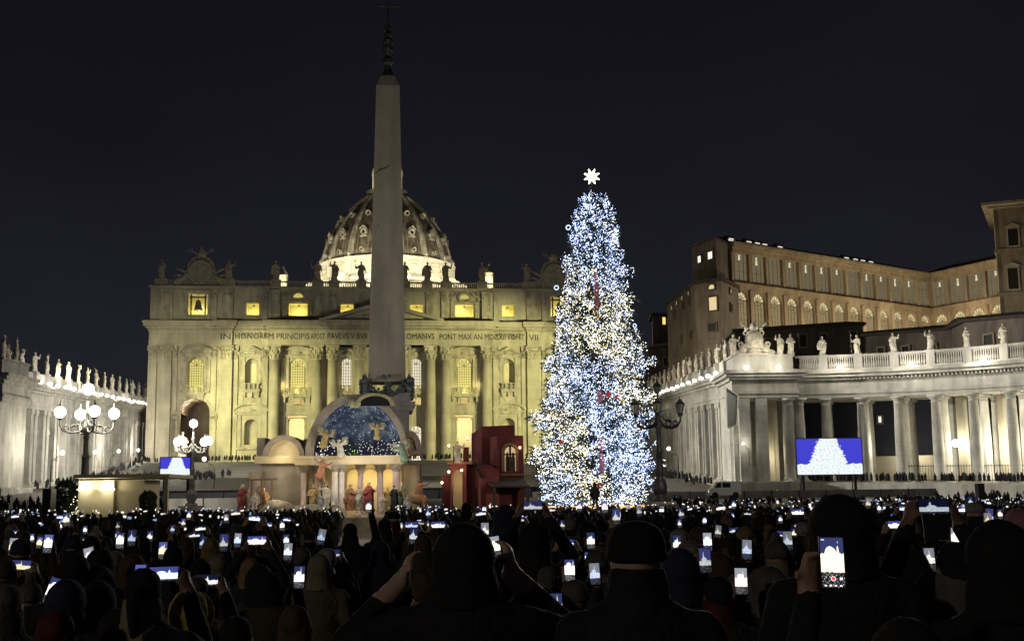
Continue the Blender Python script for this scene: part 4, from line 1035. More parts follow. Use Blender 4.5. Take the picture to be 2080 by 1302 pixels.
# light falling on the colonnades from the square's rooftop floods
for tgt, src, e, a in (((36, 200, 12), (-74, 178, 27), 260000, 46), ((62, 166, 12), (-70, 172, 27), 310000, 40), ((-88, 235, 14), (34, 180, 27), 420000, 44), ((-78, 180, 14), (36, 178, 27), 150000, 30)):
    lamp('roof_flood', src, e, (1, .955, .84), 1.0, 'SPOT', tgt, a, .7)
# ------------------------------------------------------------------ palace on the hill behind the right colonnade
def vhit(px, py, P0, P1):
    """(s, z) where the view ray meets the vertical plane through ground points P0, P1; s measured from P0"""
    P0, P1 = Vector((P0[0], P0[1], 0)), Vector((P1[0], P1[1], 0)); u = (P1-P0).normalized(); n = Vector((-u.y, u.x, 0)); d = ray(px, py)
    t = P0.dot(n)/d.dot(n); p = Vector((t*d.x, t*d.y, CAM_H + t*d.z)); return (p-P0).dot(u), p.z
pal = thing('palace', 'long tan palace wing with two storeys of glazed loggias above dark roofs', 'palace', (0, 0, 0))
PG = glow('loggia_glass', (.66, .52, .27), .40); PGB = glow('loggia_glass_bright', (.98, .80, .42), .75)
PGD = glow('loggia_upper_glass', (.55, .46, .28), .26)
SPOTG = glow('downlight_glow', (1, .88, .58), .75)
def wing(P0, P1, xs, right_end, bright_arches=()):
    P0, P1 = Vector((*P0, 0)), Vector((*P1, 0)); u = (P1-P0).normalized(); L = (P1-P0).length; rz = math.atan2(u.y, u.x)
    w_ = ob('loggia_wing', None, pal, P0, rz)
    zt, zm, z0 = 54.9, 46.0, 18.0
    n = len(xs); edges = [vhit(x, 620, P0, P1)[0] for x in xs]         # bay boundaries along the wing
    m = MB(); m.box(-.2, L, 2.2, 12, z0, zt); m.build('wall', PALW, w_)
    m = MB(); m.box(-.6, L+.2, -1.0, 2.2, zt, zt+.5); m.box(-.9, L+.2, -1.5, 2.2, zt+.5, zt+1.1); m.box(-.3, L, -.4, 2.19, zt-1.0, zt); m.build('cornice', PALW, w_)
    m = MB(); m.box(-.3, L, -.3, 2.19, zm-.1, zm+.9); m.box(-.5, L, -.8, 2.19, zm+.9, zm+1.29); m.box(-.3, L, -.25, 2.19, zm-9.6, zm-8.2); m.build('string_course', PALW, w_)
    m = MB(); m.prism([(0, zt+1.1), (L, zt+1.1), (L, zt+1.3), (0, zt+1.3)], -1.3, 12); m.add([(0, -1.2, zt+1.2), (L, -1.2, zt+1.2), (L, 5, zt+3.5), (0, 5, zt+3.5), (0, 12, zt+1.2), (L, 12, zt+1.2)], [(0, 1, 2, 3), (3, 2, 5, 4)]); m.build('roof', ROOF, w_)
    for i in range(n-1):
        a, b = edges[i], edges[i+1]; c = (a+b)/2; hw = (b-a)/2
        pm = MB(); pm.box(a-.45*hw*.5, a+.45*hw*.5, -.3, 2.19, zm-8.2, zm-.1); pm.box(a-.5, a+.5, -.5, -.3, zm-8.2, zm-.1); pm.build('pier', PALW, w_)
        # arched lower window
        r = hw*.67; zs = zm-2.3
        f = MB(); wall(f, a+.225*hw, b-.225*hw if True else b, zm-8.2, zm-.1, -.1, .4, [(c, 2*r, zm-8.0, zs+r, 1)])
        f.build('arch_wall', PALW, w_)
        g = MB(); g.prism([(c+r*math.cos(math.pi*k/10), zs+r*math.sin(math.pi*k/10)) for k in range(11)], .5, .6); o = g.build('fanlight', PGB, w_)
        k_ = MB()
        for t in (30, 60, 90, 120, 150): k_.tube([(c, .45, zs), (c+r*math.cos(R(t)), .45, zs+r*math.sin(R(t)))], .07, 4)
        k_.torus((c, .45, zs), r*.5, .06, None, 14, 4); k_.build('fanlight_bars', FRAMEM, o)
        g = MB(); g.box(c-r, c+r, .5, .6, zm-8.0, zs-.05); o = g.build('window', PG, w_)
        k_ = MB(); k_.box(c-r, c+r, .35, .5, zs-.15, zs+.12)
        for t in (-.5, 0, .5): k_.box(c+t*r-.06, c+t*r+.06, .38, .48, zm-8, zs)
        for zz in (1.4, 2.8, 4.2): k_.box(c-r, c+r, .38, .48, zm-8+zz, zm-8+zz+.1)
        k_.build('window_bars', PALW, o)
        # upper glazed bay with downlight
        q = MB(); q.box(a-.35, a+.35, -.35, 2.19, zm+1.3, zt-1.0); q.build('upper_column', PALW, w_)
        g = MB(); g.box(a+.35, b-.35, .5, .6, zm+2.0, zt-1.0); o = g.build('upper_window', PGD, w_)
        k_ = MB()
        for t in (-.5, 0, .5): k_.box(c+t*hw-.06, c+t*hw+.06, .36, .48, zm+2.0, zt-1)
        for zz in (2.0, 4.0): k_.box(a+.35, b-.35, .36, .48, zm+2.0+zz, zm+2.1+zz)
        k_.build('window_bars', PALW, o)
        q = MB(); q.box(a+.35, b-.35, -.1, .5, zm+1.3, zm+2.0); q.build('parapet', PALW, w_)
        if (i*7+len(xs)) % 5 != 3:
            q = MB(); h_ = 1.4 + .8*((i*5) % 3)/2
            q.add([(c-.12, .33, zt-1.3), (c+.12, .33, zt-1.3), (c+.36, .33, zt-1.3-h_*.8), (c-.36, .33, zt-1.3-h_*.8)], [(0, 3, 2, 1)]); q.ball((c, .3, zt-1.5), .22, 8, 5)  # lamp ball plus a glowing patch shaped as its light pool on the wall
            q.build('washer_lamp_and_pool', SPOTG, w_)
    q = MB(); q.box(L-.6, L, -.3, 2.19, zm-8.2, zt-1); q.build('pier', PALW, w_)
    return w_, L
W0, WC, W2 = (47.6, 249.5), (104.2, 290), (115.0, 270.5)
xs1 = [1496 + (1893-1496)*((1-(1-i/13)**1.0)) for i in range(14)]
# bays shrink towards the corner: equal lengths along the wing
def eq(P0, P1, n):
    out = []
    for i in range(n+1):
        p = Vector((P0[0]+(P1[0]-P0[0])*i/n, P0[1]+(P1[1]-P0[1])*i/n, 48)) - Vector((0, 0, CAM_H)); dd = Vector(p); out.append(1040 + FPX*dd.dot(RT)/dd.dot(FW))
    return out
wing(W0, WC, eq(W0, WC, 13), True)
wing(WC, W2, eq(WC, W2, 4), True)
# skylights on the roof
for px in (1504, 1540, 1557, 1572, 1603, 1737, 1755, 1770, 1786):
    s, z = vhit(px, 520, W0, WC); u = (Vector(WC)-Vector(W0)).normalized(); p = Vector(W0) + u*s + Vector((-u.y, u.x))*2.6
    o = MB().box(-.6, .6, -.3, .3, 0, .45).build('skylight', glow('skylight_glow', (1, .97, .78), .9), pal, False, (p.x, p.y, 57.2), math.atan2(u.y, u.x))
    MB().box(-1.2, 1.2, -.2, .5, -.4, 1.1).build('skylight_case', ROOF, o).location = (0, .35, 0)
# tower house at the end of the wing
tw = ob('tower', None, pal, (0, 0, 0))
def pts(*a): return [(at(px, 600, Y).x, Y) for px, Y in a]
a = pts((1408, 252), (1457, 243), (1490, 251), (1494, 262), (1420, 268)); za = [vhit(1408, 502, a[0], a[1])[1]]*5
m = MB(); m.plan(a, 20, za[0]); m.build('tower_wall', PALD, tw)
m = MB(); m.plan([(x + (x-46)*.06, y + (y-256)*.05) for x, y in a], za[0], za[0]+.4)
cxx = sum(x for x, y in a)/5; cyy = sum(y for x, y in a)/5
b = [(x + (x-46)*.06, y + (y-256)*.05, za[0]+.4) for x, y in a] + [(cxx, cyy, za[0]+1.3)]
m.add(b, [(0, 1, 5), (1, 2, 5), (2, 3, 5), (3, 4, 5), (4, 0, 5)]); m.build('tower_roof', ROOF, tw)
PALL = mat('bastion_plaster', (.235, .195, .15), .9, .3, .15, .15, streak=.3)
c = pts((1354, 268), (1412, 240), (1466, 236), (1500, 246), (1500, 262), (1380, 275)); zc = vhit(1440, 574, c[1], c[2])[1]
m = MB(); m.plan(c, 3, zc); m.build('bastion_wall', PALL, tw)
m = MB(); m.plan([(x + (x-42)*.05, y + (y-255)*.05) for x, y in c], zc, zc+.7); b = [(x + (x-42)*.05, y + (y-255)*.05, zc+.7) for x, y in c] + [(43, 256, zc+3.5)]
m.add(b, [(i, (i+1) % 6, 6) for i in range(6)]); m.build('bastion_roof', ROOF, tw)
m = MB(); m.plan([(x + (x-42)*.02, y + (y-255)*.02) for x, y in c], zc-12.5, zc-12.0); m.build('string_course', PALL, tw)
def wall_win(px, py, wpx, hpx, P0, P1, m, name='window', frame=PALD, arch=False, parent=tw):
    s, z = vhit(px, py, P0, P1); P0v, P1v = Vector((P0[0], P0[1], 0)), Vector((P1[0], P1[1], 0)); u = (P1v-P0v).normalized(); rz = math.atan2(u.y, u.x)
    k = (Vector((P0[0], P0[1], 0)) + u*s).y/FPX; W, Hh = wpx*k/max(.3, abs(u.x)), hpx*k
    q = MB(); q.box(-W/2, W/2, -.12, .0, -Hh/2, Hh/2) if not arch else q.prism(arch_poly(0, W, -Hh/2, Hh/2), -.12, 0)
    p = P0v + u*s; o = q.build(name, m, parent, False, (p.x, p.y, z), rz)
    f = MB()
    for a_, b_, c_, d_ in ((-W/2-.3, -W/2, -Hh/2-.3, Hh/2+.3), (W/2, W/2+.3, -Hh/2-.3, Hh/2+.3), (-W/2, W/2, Hh/2, Hh/2+.3), (-W/2, W/2, -Hh/2-.3, -Hh/2)): f.box(a_, b_, -.3, 0, c_, d_)
    f.build('window_frame', frame, o); return o
LW = glow('lit_window_white', (1, .94, .74), 1.3); LW2 = glow('lit_window_amber', (1, .80, .42), .8); DKW = mat('dark_window', (.03, .025, .022), .3, .1, 1, 0)
wall_win(1444, 519, 7, 15, a[0], a[1], LW); wall_win(1422, 527, 5, 14, a[0], a[1], LW)
wall_win(1446, 583, 10, 9, c[1], c[2], LW2, arch=True); wall_win(1449, 617, 14, 27, c[1], c[2], LW2)
for px, py in ((1366, 626), (1376, 616), (1387, 606), (1400, 596)): wall_win(px, py, 3, 9, c[0], c[1], LW2)
for px, py in ((1389, 620), (1402, 612), (1371, 640), (1385, 690), (1405, 680)): wall_win(px, py, 3.5, 12, c[0], c[1], DKW)
wall_win(1448, 665, 14, 16, c[1], c[2], DKW); wall_win(1483, 592, 4, 9, c[2], c[3], LW2); wall_win(1484, 625, 4, 14, c[2], c[3], DKW)
# big tower house at the right edge
rt_ = ob('tower', None, pal, (0, 0, 0))
e_ = pts((2030, 262), (2200, 256), (2210, 276), (2042, 284)); zt2 = vhit(2040, 424, e_[0], e_[1])[1]
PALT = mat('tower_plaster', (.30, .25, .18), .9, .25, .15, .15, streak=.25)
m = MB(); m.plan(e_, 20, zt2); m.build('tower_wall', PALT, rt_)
def ex(poly, k, kk=None):
    cx_, cy_ = sum(p[0] for p in poly)/len(poly), sum(p[1] for p in poly)/len(poly); return [(x+(x-cx_)*k, y+(y-cy_)*k) for x, y in poly]
m = MB(); m.plan(ex(e_, .12), zt2, zt2+.5); m.plan(ex(e_, .26), zt2+.5, zt2+1.1); m.build('cornice', PALT, rt_)
m = MB(); b = [(x, y, zt2+1.1) for x, y in ex(e_, .24)] + [(sum(p[0] for p in e_)/4, sum(p[1] for p in e_)/4, zt2+3.2)]; m.add(b, [(i, (i+1) % 4, 4) for i in range(4)]); m.build('roof', ROOF, rt_)
for py in (513, 602):
    z = vhit(2050, py, e_[0], e_[1])[1]; m = MB(); m.plan(ex(e_, .04), z, z+.9); m.build('string_course', PALT, rt_)
for py, hh in ((482, 36), (566, 44)):
    o = wall_win(2058, py, 18, hh, e_[0], e_[1], DKW, frame=mat('pale_frame', (.42, .37, .28), .8, .2, .5, .2), parent=rt_)
    m = MB(); s_ = 1.9; m.prism([(-s_, hh*.055+.35), (s_, hh*.055+.35), (0, hh*.055+1.3)], -.5, 0); m.build('window_pediment', MAT['pale_frame'], o)
m = MB()
for s in (.3, 4.2): m.cbox(Vector((e_[0][0]+s, e_[0][1]-s*.14-.12, 47)), (.8, .4, 36))
m.build('corner_pilaster', PALT, rt_)
# dark buildings between the palace and the colonnade
def block(px0, px1, py, Y, dep, label, wins=(), roof=True, slope=0, m_=None, py1=None):
    A_, B_ = at(px0, py, Y), at(px1, py1 if py1 else py, Y+slope); t = thing('building', label, 'building', (0, 0, 0)); m_ = m_ or PALD
    poly = [(A_.x, A_.y), (B_.x, B_.y), (B_.x+2, B_.y+dep), (A_.x+1, A_.y+dep)]; zA, zB = A_.z, B_.z
    m = MB(); m.plan(poly, 2, [zA, zB, zB, zA]); m.build('wall', m_, t)
    m = MB(); e2 = [(A_.x-.5, A_.y-.7), (B_.x+.5, B_.y-.7), (B_.x+2, B_.y+dep), (A_.x, A_.y+dep)]; m.plan(e2, [zA, zB, zB, zA], [zA+.45, zB+.45, zB+.45, zA+.45])
    if roof:
        ym = dep*.5; m.add([(A_.x-.4, A_.y-.6, zA+.46), (B_.x+.4, B_.y-.6, zB+.46), (B_.x-1, B_.y+ym, zB+1.7), (A_.x+1, A_.y+ym, zA+1.7), (B_.x+2, B_.y+dep, zB+.46), (A_.x, A_.y+dep, zA+.46)], [(0, 1, 2, 3), (3, 2, 4, 5), (0, 3, 5), (1, 4, 2)])
    m.build('roof', ROOF, t)
    for w_ in wins: wall_win(w_[0], w_[1], w_[2], w_[3], (A_.x, A_.y), (B_.x, B_.y), w_[4] if len(w_) > 4 else DKW, frame=mat('dim_frame', (.25, .21, .17), .9, .2, .5, .1), parent=t)
    return t
block(1492, 1752, 676, 206, 14, 'dark plastered building with faint windows behind the papal arms pavilion', [(1560, 700, 12, 22), (1630, 692, 14, 24), (1672, 690, 12, 22), (1733, 686, 13, 24)], slope=6, py1=660)
block(1752, 1965, 684, 212, 12, 'long dark tiled roof with dormers behind the curved balustrade', [(1790, 715, 10, 16), (1840, 712, 10, 16), (1895, 708, 10, 16)], slope=-10, py1=668)
o_ = C.objects[-1]
block(1958, 2120, 655, 196, 12, 'tall dark building with flat roof behind the right end of the balustrade', [(2010, 690, 10, 20)], slope=-14, py1=642)
block(1308, 1378, 712, 300, 10, 'low dark house beside the fir behind the right arm', [(1352, 735, 8, 16)], slope=1, py1=702)
block(1325, 1362, 642, 315, 10, 'narrow dark house with one yellow lit window behind the fir', [(1348, 652, 7, 15, glow('yellow_window', (1, .78, .18), 1.1))], slope=2)
# wall and houses seen through the right colonnade
q = thing('wall', 'pale boundary wall seen between the columns of the curved colonnade', 'wall', (0, 0, 0))
MB().plan([(46, 200), (86, 186), (87, 188), (47, 202)], 2, 8.2).build('wall_body', FAR_IN, q)
lamp('wall_light', (64, 191, 8.5), 900, (1, .93, .72), .5)
block(1620, 2100, 790, 208, 8, 'dark blue-grey building seen through the columns of the curved colonnade', [(1788, 852, 5, 12, LW), (1935, 850, 6, 12, LW)], slope=-20, m_=mat('night_wall', (.05, .055, .075), .9, .3, .2, .1), roof=False)
# light on the palace
u = (Vector(WC)-Vector(W0)).normalized()
for k in range(3):
    p = Vector(W0) + u*(12+20*k) + Vector((u.y, -u.x))*17
    lamp('loggia_light', (p.x, p.y, 30), 8000, (1, .87, .62), 1.2)
lamp('loggia_light', (96, 268, 34), 5000, (1, .87, .62), 1.2)
lamp('tower_light', (88, 236, 36), 3500, (1, .80, .50), 1.2)
lamp('tower_light', (30, 226, 34), 3000, (1, .82, .58), 1.2)
# ------------------------------------------------------------------ obelisk
OX, OY = -9.85, 92.0
obk = thing('obelisk', 'tall granite obelisk with bronze star and cross on top', 'obelisk', (OX, OY, 0), AX)
m = MB(); b, t = 1.45, .93
m.add([(-b,-b,11.1),(b,-b,11.1),(b,b,11.1),(-b,b,11.1),(-t,-t,35.0),(t,-t,35.0),(t,t,35.0),(-t,t,35.0),(-.5,-.5,36.0),(.5,-.5,36.0),(.5,.5,36.0),(-.5,.5,36.0)],
      [(0,1,5,4),(1,2,6,5),(2,3,7,6),(3,0,4,7),(4,5,9,8),(5,6,10,9),(6,7,11,10),(7,4,8,11),(8,9,10,11),(0,3,2,1)])
m.build('shaft', GRAN, obk)
for q in (0,):                                      # old crack and drill hole in the granite
    c = MB(); c.tube([(-1.02, -1.085, 27.6), (-.55, -1.08, 28.0), (-.1, -1.075, 28.15), (.22, -1.07, 28.4)], [.02, .07, .05, .02], 5); c.ball((-.7, -1.27, 23.4), (.05, .05, .07), 6, 4); c.build('crack', mat('granite_dark', (.10, .09, .08), .9, .2, 2, .1), obk)
m = MB(); m.lathe([(.62, 36.0), (.30, 36.6), (.24, 37.0), (.42, 37.2), (.42, 37.5), (.2, 37.8), (.42, 38.3), (.46, 38.6), (.25, 38.7), (.42, 38.9), (.5, 39.1), (.2, 39.4), (.3, 39.6), (.1, 40.0), (.08, 40.6)], 10)
for i in range(4): 
    a = i*math.pi/2+.78; m.ball((.33*math.cos(a), .33*math.sin(a), 38.95), (.2, .2, .32), 8, 6)
m.build('finial', BRONZE, obk)
m = MB()
for i in range(8):
    a = math.pi*i/4; m.tube([(0, 0, 40.1), (.48*math.cos(a), 0, 40.1 + .48*math.sin(a))], [.11, .02], 5)
m.build('star', BRONZE, obk)
m = MB(); m.tube([(0, 0, 40.5), (0, 0, 43.0)], .07, 6); m.tube([(-.78, 0, 42.1), (.78, 0, 42.1)], .075, 6); m.ball((0, 0, 43.0), .11, 6, 4); m.ball((.8, 0, 42.1), .1, 6, 4); m.ball((-.8, 0, 42.1), .1, 6, 4); m.build('cross', BRONZE, obk)
m = MB(); m.box(-1.7, 1.7, -1.7, 1.7, 1.2, 8.8); m.box(-2.0, 2.0, -2.0, 2.0, 8.8, 9.2); m.box(-2.15, 2.15, -2.15, 2.15, 9.2, 9.5); m.box(-1.8, 1.8, -1.8, 1.8, 9.5, 10.2); m.box(-2.1, 2.1, -2.1, 2.1, .6, 1.2); m.box(-3, 3, -3, 3, -.5, .6)
m.build('pedestal', mat('pedestal_granite', (.25, .23, .21), .8, .3, .5, .3, streak=.3), obk)
rn = random.Random(4); m = MB()
for fx, fy in ((0, -1), (1, 0), (-1, 0), (0, 1)):    # bronze garlands, lions and eagles round the foot
    def G(x, d, z): return (x, fy*(1.75+d), z) if fx == 0 else (fx*(1.75+d), x, z)
    for k in range(60):
        x = rn.uniform(-1.3, 1.3); z = 10.1 + .6*(abs(x)/1.3)**2 + rn.uniform(-.25, .25); m.ball(G(x, rn.uniform(0, .25), z), rn.uniform(.07, .16), 5, 4)
    for k in range(16): m.ball(G(rn.uniform(-.3, .3), .25, 10.6+rn.uniform(-.5, .9)), rn.uniform(.08, .2), 5, 4)
for cx_ in (-1.55, 1.55):
    for cy_ in (-1.55, 1.55):
        m.ball((cx_, cy_, 10.6), (.32, .32, .5), 8, 6); m.ball((cx_*1.08, cy_*1.08, 11.15), .26, 8, 6)
        for k in range(14): m.ball((cx_+rn.uniform(-.35, .35), cy_+rn.uniform(-.35, .35), 10.2+rn.uniform(0, 1.4)), rn.uniform(.08, .2), 5, 4)
        m.tube([(cx_, cy_, 11.2), (cx_*1.1, cy_*1.15, 11.7)], [.14, .04], 5)
m.build('bronze_garland', mat('garland_bronze', (.13, .15, .14), .5, .5, 4, .4, metallic=.3), obk)

# ------------------------------------------------------------------ candelabra
LAMPD = mat('lamp_post_grey', (.16, .16, .14), .6, .3, 3, .3)
def candelabrum(px, Y, lit, label, arms, zc=7.6, ztop=9.1, zb=0.9, rot=0, s=1.0):
    p = at(px, 900, Y); t = thing('street_lamp', label, 'street lamp', (p.x, Y, 0), rot)
    st = LAMPD if lit else IRON
    m = MB(); m.box(-.9, .9, -.9, .9, -.5, .5); m.box(-.7, .7, -.7, .7, .5, 1.6); m.box(-.8, .8, -.8, .8, 1.6, 1.8); m.build('pedestal', COLST if lit else PALD, t)
    m = MB(); m.lathe([(.55, 1.8), (.5, 2.0), (.28, 2.1), (.42, 2.3), (.48, 2.7), (.38, 3.1), (.20, 3.3), (.26, 3.4), (.24, 3.9), (.20, 4.8), (.24, 4.85), (.24, 5.0), (.17, 5.1), (.15, 6.0), (.2, 6.1), (.15, 6.3), (.35, 6.6), (.2, 6.9), (.1, 7.4), (.16, 7.6), (.07, 7.9), (.07, ztop-.35)], 12); m.build('post', st, t, True)
    n = arms; G = GLOBE
    for i in range(n):
        a = 2*math.pi*i/n + .25; ca, sa = math.cos(a), math.sin(a); r = 1.62
        m = MB(); P = lambda rr, z: (rr*ca, rr*sa, z)
        m.tube([P(.15, 6.75), P(.5, 6.45), P(1.0, 6.38), P(1.4, 6.5), P(r, 6.85), P(r, zc-.35)], [.09, .075, .065, .06, .05, .045], 6)
        m.torus(P(.75, 6.68), .2, .04, Matrix.Rotation(a, 3, 'Z'), 12, 5); m.torus(P(1.22, 6.66), .15, .035, Matrix.Rotation(a, 3, 'Z'), 12, 5); m.tube([P(.2, 7.2), P(.5, 6.9), P(.9, 6.75)], .04, 5)
        m.lathe([(.05, zc-.45), (.2, zc-.36), (.12, zc-.30)], 8, c=(r*ca, r*sa, 0)); m.build('arm', st, t)
        if lit:
            g = MB().ball((r*ca, r*sa, zc+.04), .34 if Y < 90 else .42, 14, 10).build('globe', G, t, True)
            m = MB(); m.lathe([(.16, zc+.36), (.05, zc+.5), (.02, zc+.72)], 6, c=(r*ca, r*sa, 0)); m.build('globe_cap', st, g)
        else:
            m = MB(); m.lathe([(.14, zc-.3), (.27, zc+.22), (.30, zc+.25)], 6, c=(r*ca, r*sa, 0)); g = m.build('lantern', mat('unlit_lantern_glass', (.12, .12, .11), .2, .2, 2, 0, spec=.6), t)
            m = MB(); m.lathe([(.33, zc+.25), (.2, zc+.42), (.12, zc+.46), (.14, zc+.54), (.03, zc+.6), (.02, zc+.8)], 6, c=(r*ca, r*sa, 0))
            for k in range(6):
                b_ = k*math.pi/3; m.tube([(r*ca+.14*math.cos(b_), r*sa+.14*math.sin(b_), zc-.3), (r*ca+.28*math.cos(b_), r*sa+.28*math.sin(b_), zc+.25)], .02, 4)
            m.build('lantern_frame', st, g)
    if lit: MB().ball((0, 0, ztop), .36, 14, 10).build('globe', G, t, True)
    else:
        m = MB(); m.lathe([(.15, ztop-.35), (.27, ztop+.1), (.33, ztop+.12), (.1, ztop+.35), (.03, ztop+.6)], 6); m.build('lantern', st, t)
    return p
pl = candelabrum(175, 73, True, 'big lit cast iron lamp with five white globes before the left colonnade arm', 4, rot=.35)
candelabrum(392, 105, True, 'farther lit candelabrum lamp with four white globes beside the small screen', 4, zc=7.4, ztop=9.0, rot=.9)
candelabrum(1338, 75, False, 'unlit black candelabrum lamp with six lanterns right of the fir', 6, zc=7.55, ztop=8.9, rot=.15)
lamp('lamp_light', (pl.x, 73, 8.4), 5200, (1, .94, .82), .5)
p2 = at(392, 900, 105); lamp('lamp_light', (p2.x, 105, 8.3), 2600, (1, .94, .82), .5)
lamp('lamp_light', (15, 58, 10), 7500, (1, .90, .74), .6)      # added light for crowd and obelisk, no candelabrum stands here
# small street lamps along both arms
m = MB(); m.lathe([(.14, 0), (.1, .6), (.07, 3.6)], 8); m.tube([(0, 0, 3.6), (.1, 0, 4.1), (.7, 0, 4.6), (1.3, 0, 4.8)], .05, 5); m.tube([(1.3, 0, 4.8), (1.6, 0, 5.0)], .05, 5); m.torus((.75, 0, 4.3), .22, .03); SLM = m.mesh('small_lamp_post', IRON)
g = MB(); g.ball((1.65, 0, 5.35), .33, 12, 8); SGM = g.mesh('globe', GLOBE, True)
for i, (px, py, Y) in enumerate(((127, 919, 180), (193, 918, 212), (241, 916, 244), (281, 914, 276))):
    p = at(px, py, Y); o = tag(ob('street_lamp', SLM, None, (p.x-1.65, Y, p.z-5.35), 0), 'small lit globe lamp by the left arm, ' + ['nearest the big lamp', 'right behind the big lamp post', 'third along', 'nearest the basilica'][i], 'street lamp', 'small lamps along the left arm'); ob('globe', SGM, o)
    lamp('street_light', (p.x-1.2, Y-.2, p.z+.9), 2600, (1, .94, .78), .3)
for px, py, Y, nm in ((415, 932, 190, 'right of the small screen'), (1358, 911, 215, 'behind the unlit candelabrum'), (1168, 887, 235, 'shining through the fir'), (1140, 862, 240, 'shining through the upper left of the fir'), (1300, 905, 220, 'at the right edge of the fir'), (1510, 901, 176.0, 'before the pavilion doorway')):
    p = at(px, py, Y); o = tag(ob('street_lamp', SLM, None, (p.x+1.65, Y, p.z-5.35), math.pi), f'small lit globe lamp {nm}', 'street lamp'); q = ob('globe', SGM, o)
    if px == 1510: o.scale = (.5, .5, .6); o.location = (p.x+.8, 176.2, p.z-3.2)
    lamp('street_light', (p.x+1.2, Y-.3, p.z+.9) if px != 1510 else (p.x, 175.5, p.z), 500 if px != 1510 else 120, (1, .94, .78), .3)

# ------------------------------------------------------------------ fir
TX, TY = 6.1, 88.0
tree = thing('fir_tree', 'giant Christmas fir covered in blue-white and warm lights', 'christmas tree', (TX, TY, 0))
outline = [(380, 1186, 1230), (420, 1170, 1246), (470, 1152, 1262), (520, 1144, 1274), (580, 1132, 1284), (640, 1127, 1292), (700, 1112, 1310), (760, 1102, 1322), (810, 1094, 1330), (850, 1084, 1330), (910, 1080, 1326), (960, 1084, 1330), (1000, 1096, 1325), (1022, 1130, 1300)]
TB = [(at(1210, y, TY).z, (TX - at(l, y, TY).x), (at(r, y, TY).x - TX)) for y, l, r in outline][::-1]
def trad(z, side):
    if z <= TB[0][0]: return TB[0][1 if side < 0 else 2]
    for (z0, l0, r0), (z1, l1, r1) in zip(TB, TB[1:]):
        if z0 <= z <= z1:
            f = (z-z0)/(z1-z0); return (l0+(l1-l0)*f) if side < 0 else (r0+(r1-r0)*f)
    return .3
rn = random.Random(21); ZT = TB[-1][0]
trunk = MB(); trunk.lathe([(.45, 0), (.38, 4), (.25, 14), (.08, ZT)], 10); trunk.build('trunk', mat('bark', (.16, .10, .07), .9, .3, 2, .5), tree)
leafv = MB(); tips = []; limbs = MB()
def zone(x, z):
    """0 = blue-white, 1 = warm white; broad clumps as on the tree"""
    h = (z-1.4)/(ZT-1.4); n = math.sin(x*1.1+z*.55)*.5 + math.sin(x*.7-z*.9+1.3)*.5
    if h > .74: wv = .02
    elif h > .66: wv = .35
    elif h > .45: wv = .66 - (.2 if x < -1.5 and h < .5 else 0)
    elif h > .30: wv = .22 if x < 1.3 else .55
    elif h > .10: wv = .60 if x < -.8 else .10
    else: wv = .70 if -1.8 < x < .8 else .3
    return wv + .22*n
nb = 560
for i in range(nb):
    f = (i+.5)/nb; z = 1.5 + (ZT-1.5)*(1-(1-f)**.62) if False else 1.4 + (ZT-.9-1.4)*(f**1.35)
    a = i*2.39996 + rn.uniform(-.3, .3); ca, sa = math.cos(a), math.sin(a)
    lr = .5*(trad(z, -1)+trad(z, 1)) ; side = ca
    rl, rr_ = trad(z, -1)*(.97-.10*z/ZT), trad(z, 1)*(.99-.12*z/ZT); r = (rl*(1-ca)/2 + rr_*(1+ca)/2)
    r *= rn.choice((.74, .88, .97, 1.0, 1.10)) * (1 + .09*math.sin(z*1.7+a*2) + .05*math.sin(z*4.1-a*3)) * rn.uniform(.92, 1.04)
    up = .10 + .35*f
    P = []
    for k in range(5):
        t = k/4; P.append(Vector((ca*r*t, sa*r*t, z + r*(-.34*t + .30*t*t) + up*t*.4)))
    limbs.tube(P, [.05, .04, .03, .02, .012], 4)
    nn = int(34 + 26*r)
    tan = Vector((-sa, ca, 0))
    for k in range(nn):
        t = rn.random()**.62; j = min(3, int(t*4)); q = P[j].lerp(P[j+1], t*4-j)
        s_ = tan*rn.gauss(0, .17*r*.55+.08) + Vector((0, 0, rn.gauss(0, .16)))
        c_ = q + s_; L_ = rn.uniform(.22, .42); d = (Vector((ca, sa, -.1)) + s_*1.2 + Vector((rn.uniform(-.5, .5),)*3)).normalized()*L_; wv = d.cross(Vector((rn.uniform(-1, 1), rn.uniform(-1, 1), 1))).normalized()*.075
        leafv.add([c_ - wv, c_ + wv, c_ + d + wv*.2, c_ + d - wv*.2], [(0, 1, 2, 3)])
    tips.append((P, r, tan, z))
limbs.build('branches', MAT['bark'], tree)
tag(leafv.build('needles', mat('fir_needles', (.06, .085, .07), .7, .4, 2, 0), tree), kind='stuff')
oct_v = [(1,0,0),(-1,0,0),(0,1,0),(0,-1,0),(0,0,1),(0,0,-1)]; oct_f = [(0,2,4),(2,1,4),(1,3,4),(3,0,4),(2,0,5),(1,2,5),(3,1,5),(0,3,5)]
BM = [glow('bulb_blue', (.34, .46, 1.0), 5.5), glow('bulb_blue_white', (.66, .77, 1.0), 7), glow('bulb_warm', (1, .84, .44), 5), glow('bulb_white', (1, .94, .76), 8)]
bulbs = [MB() for _ in BM]
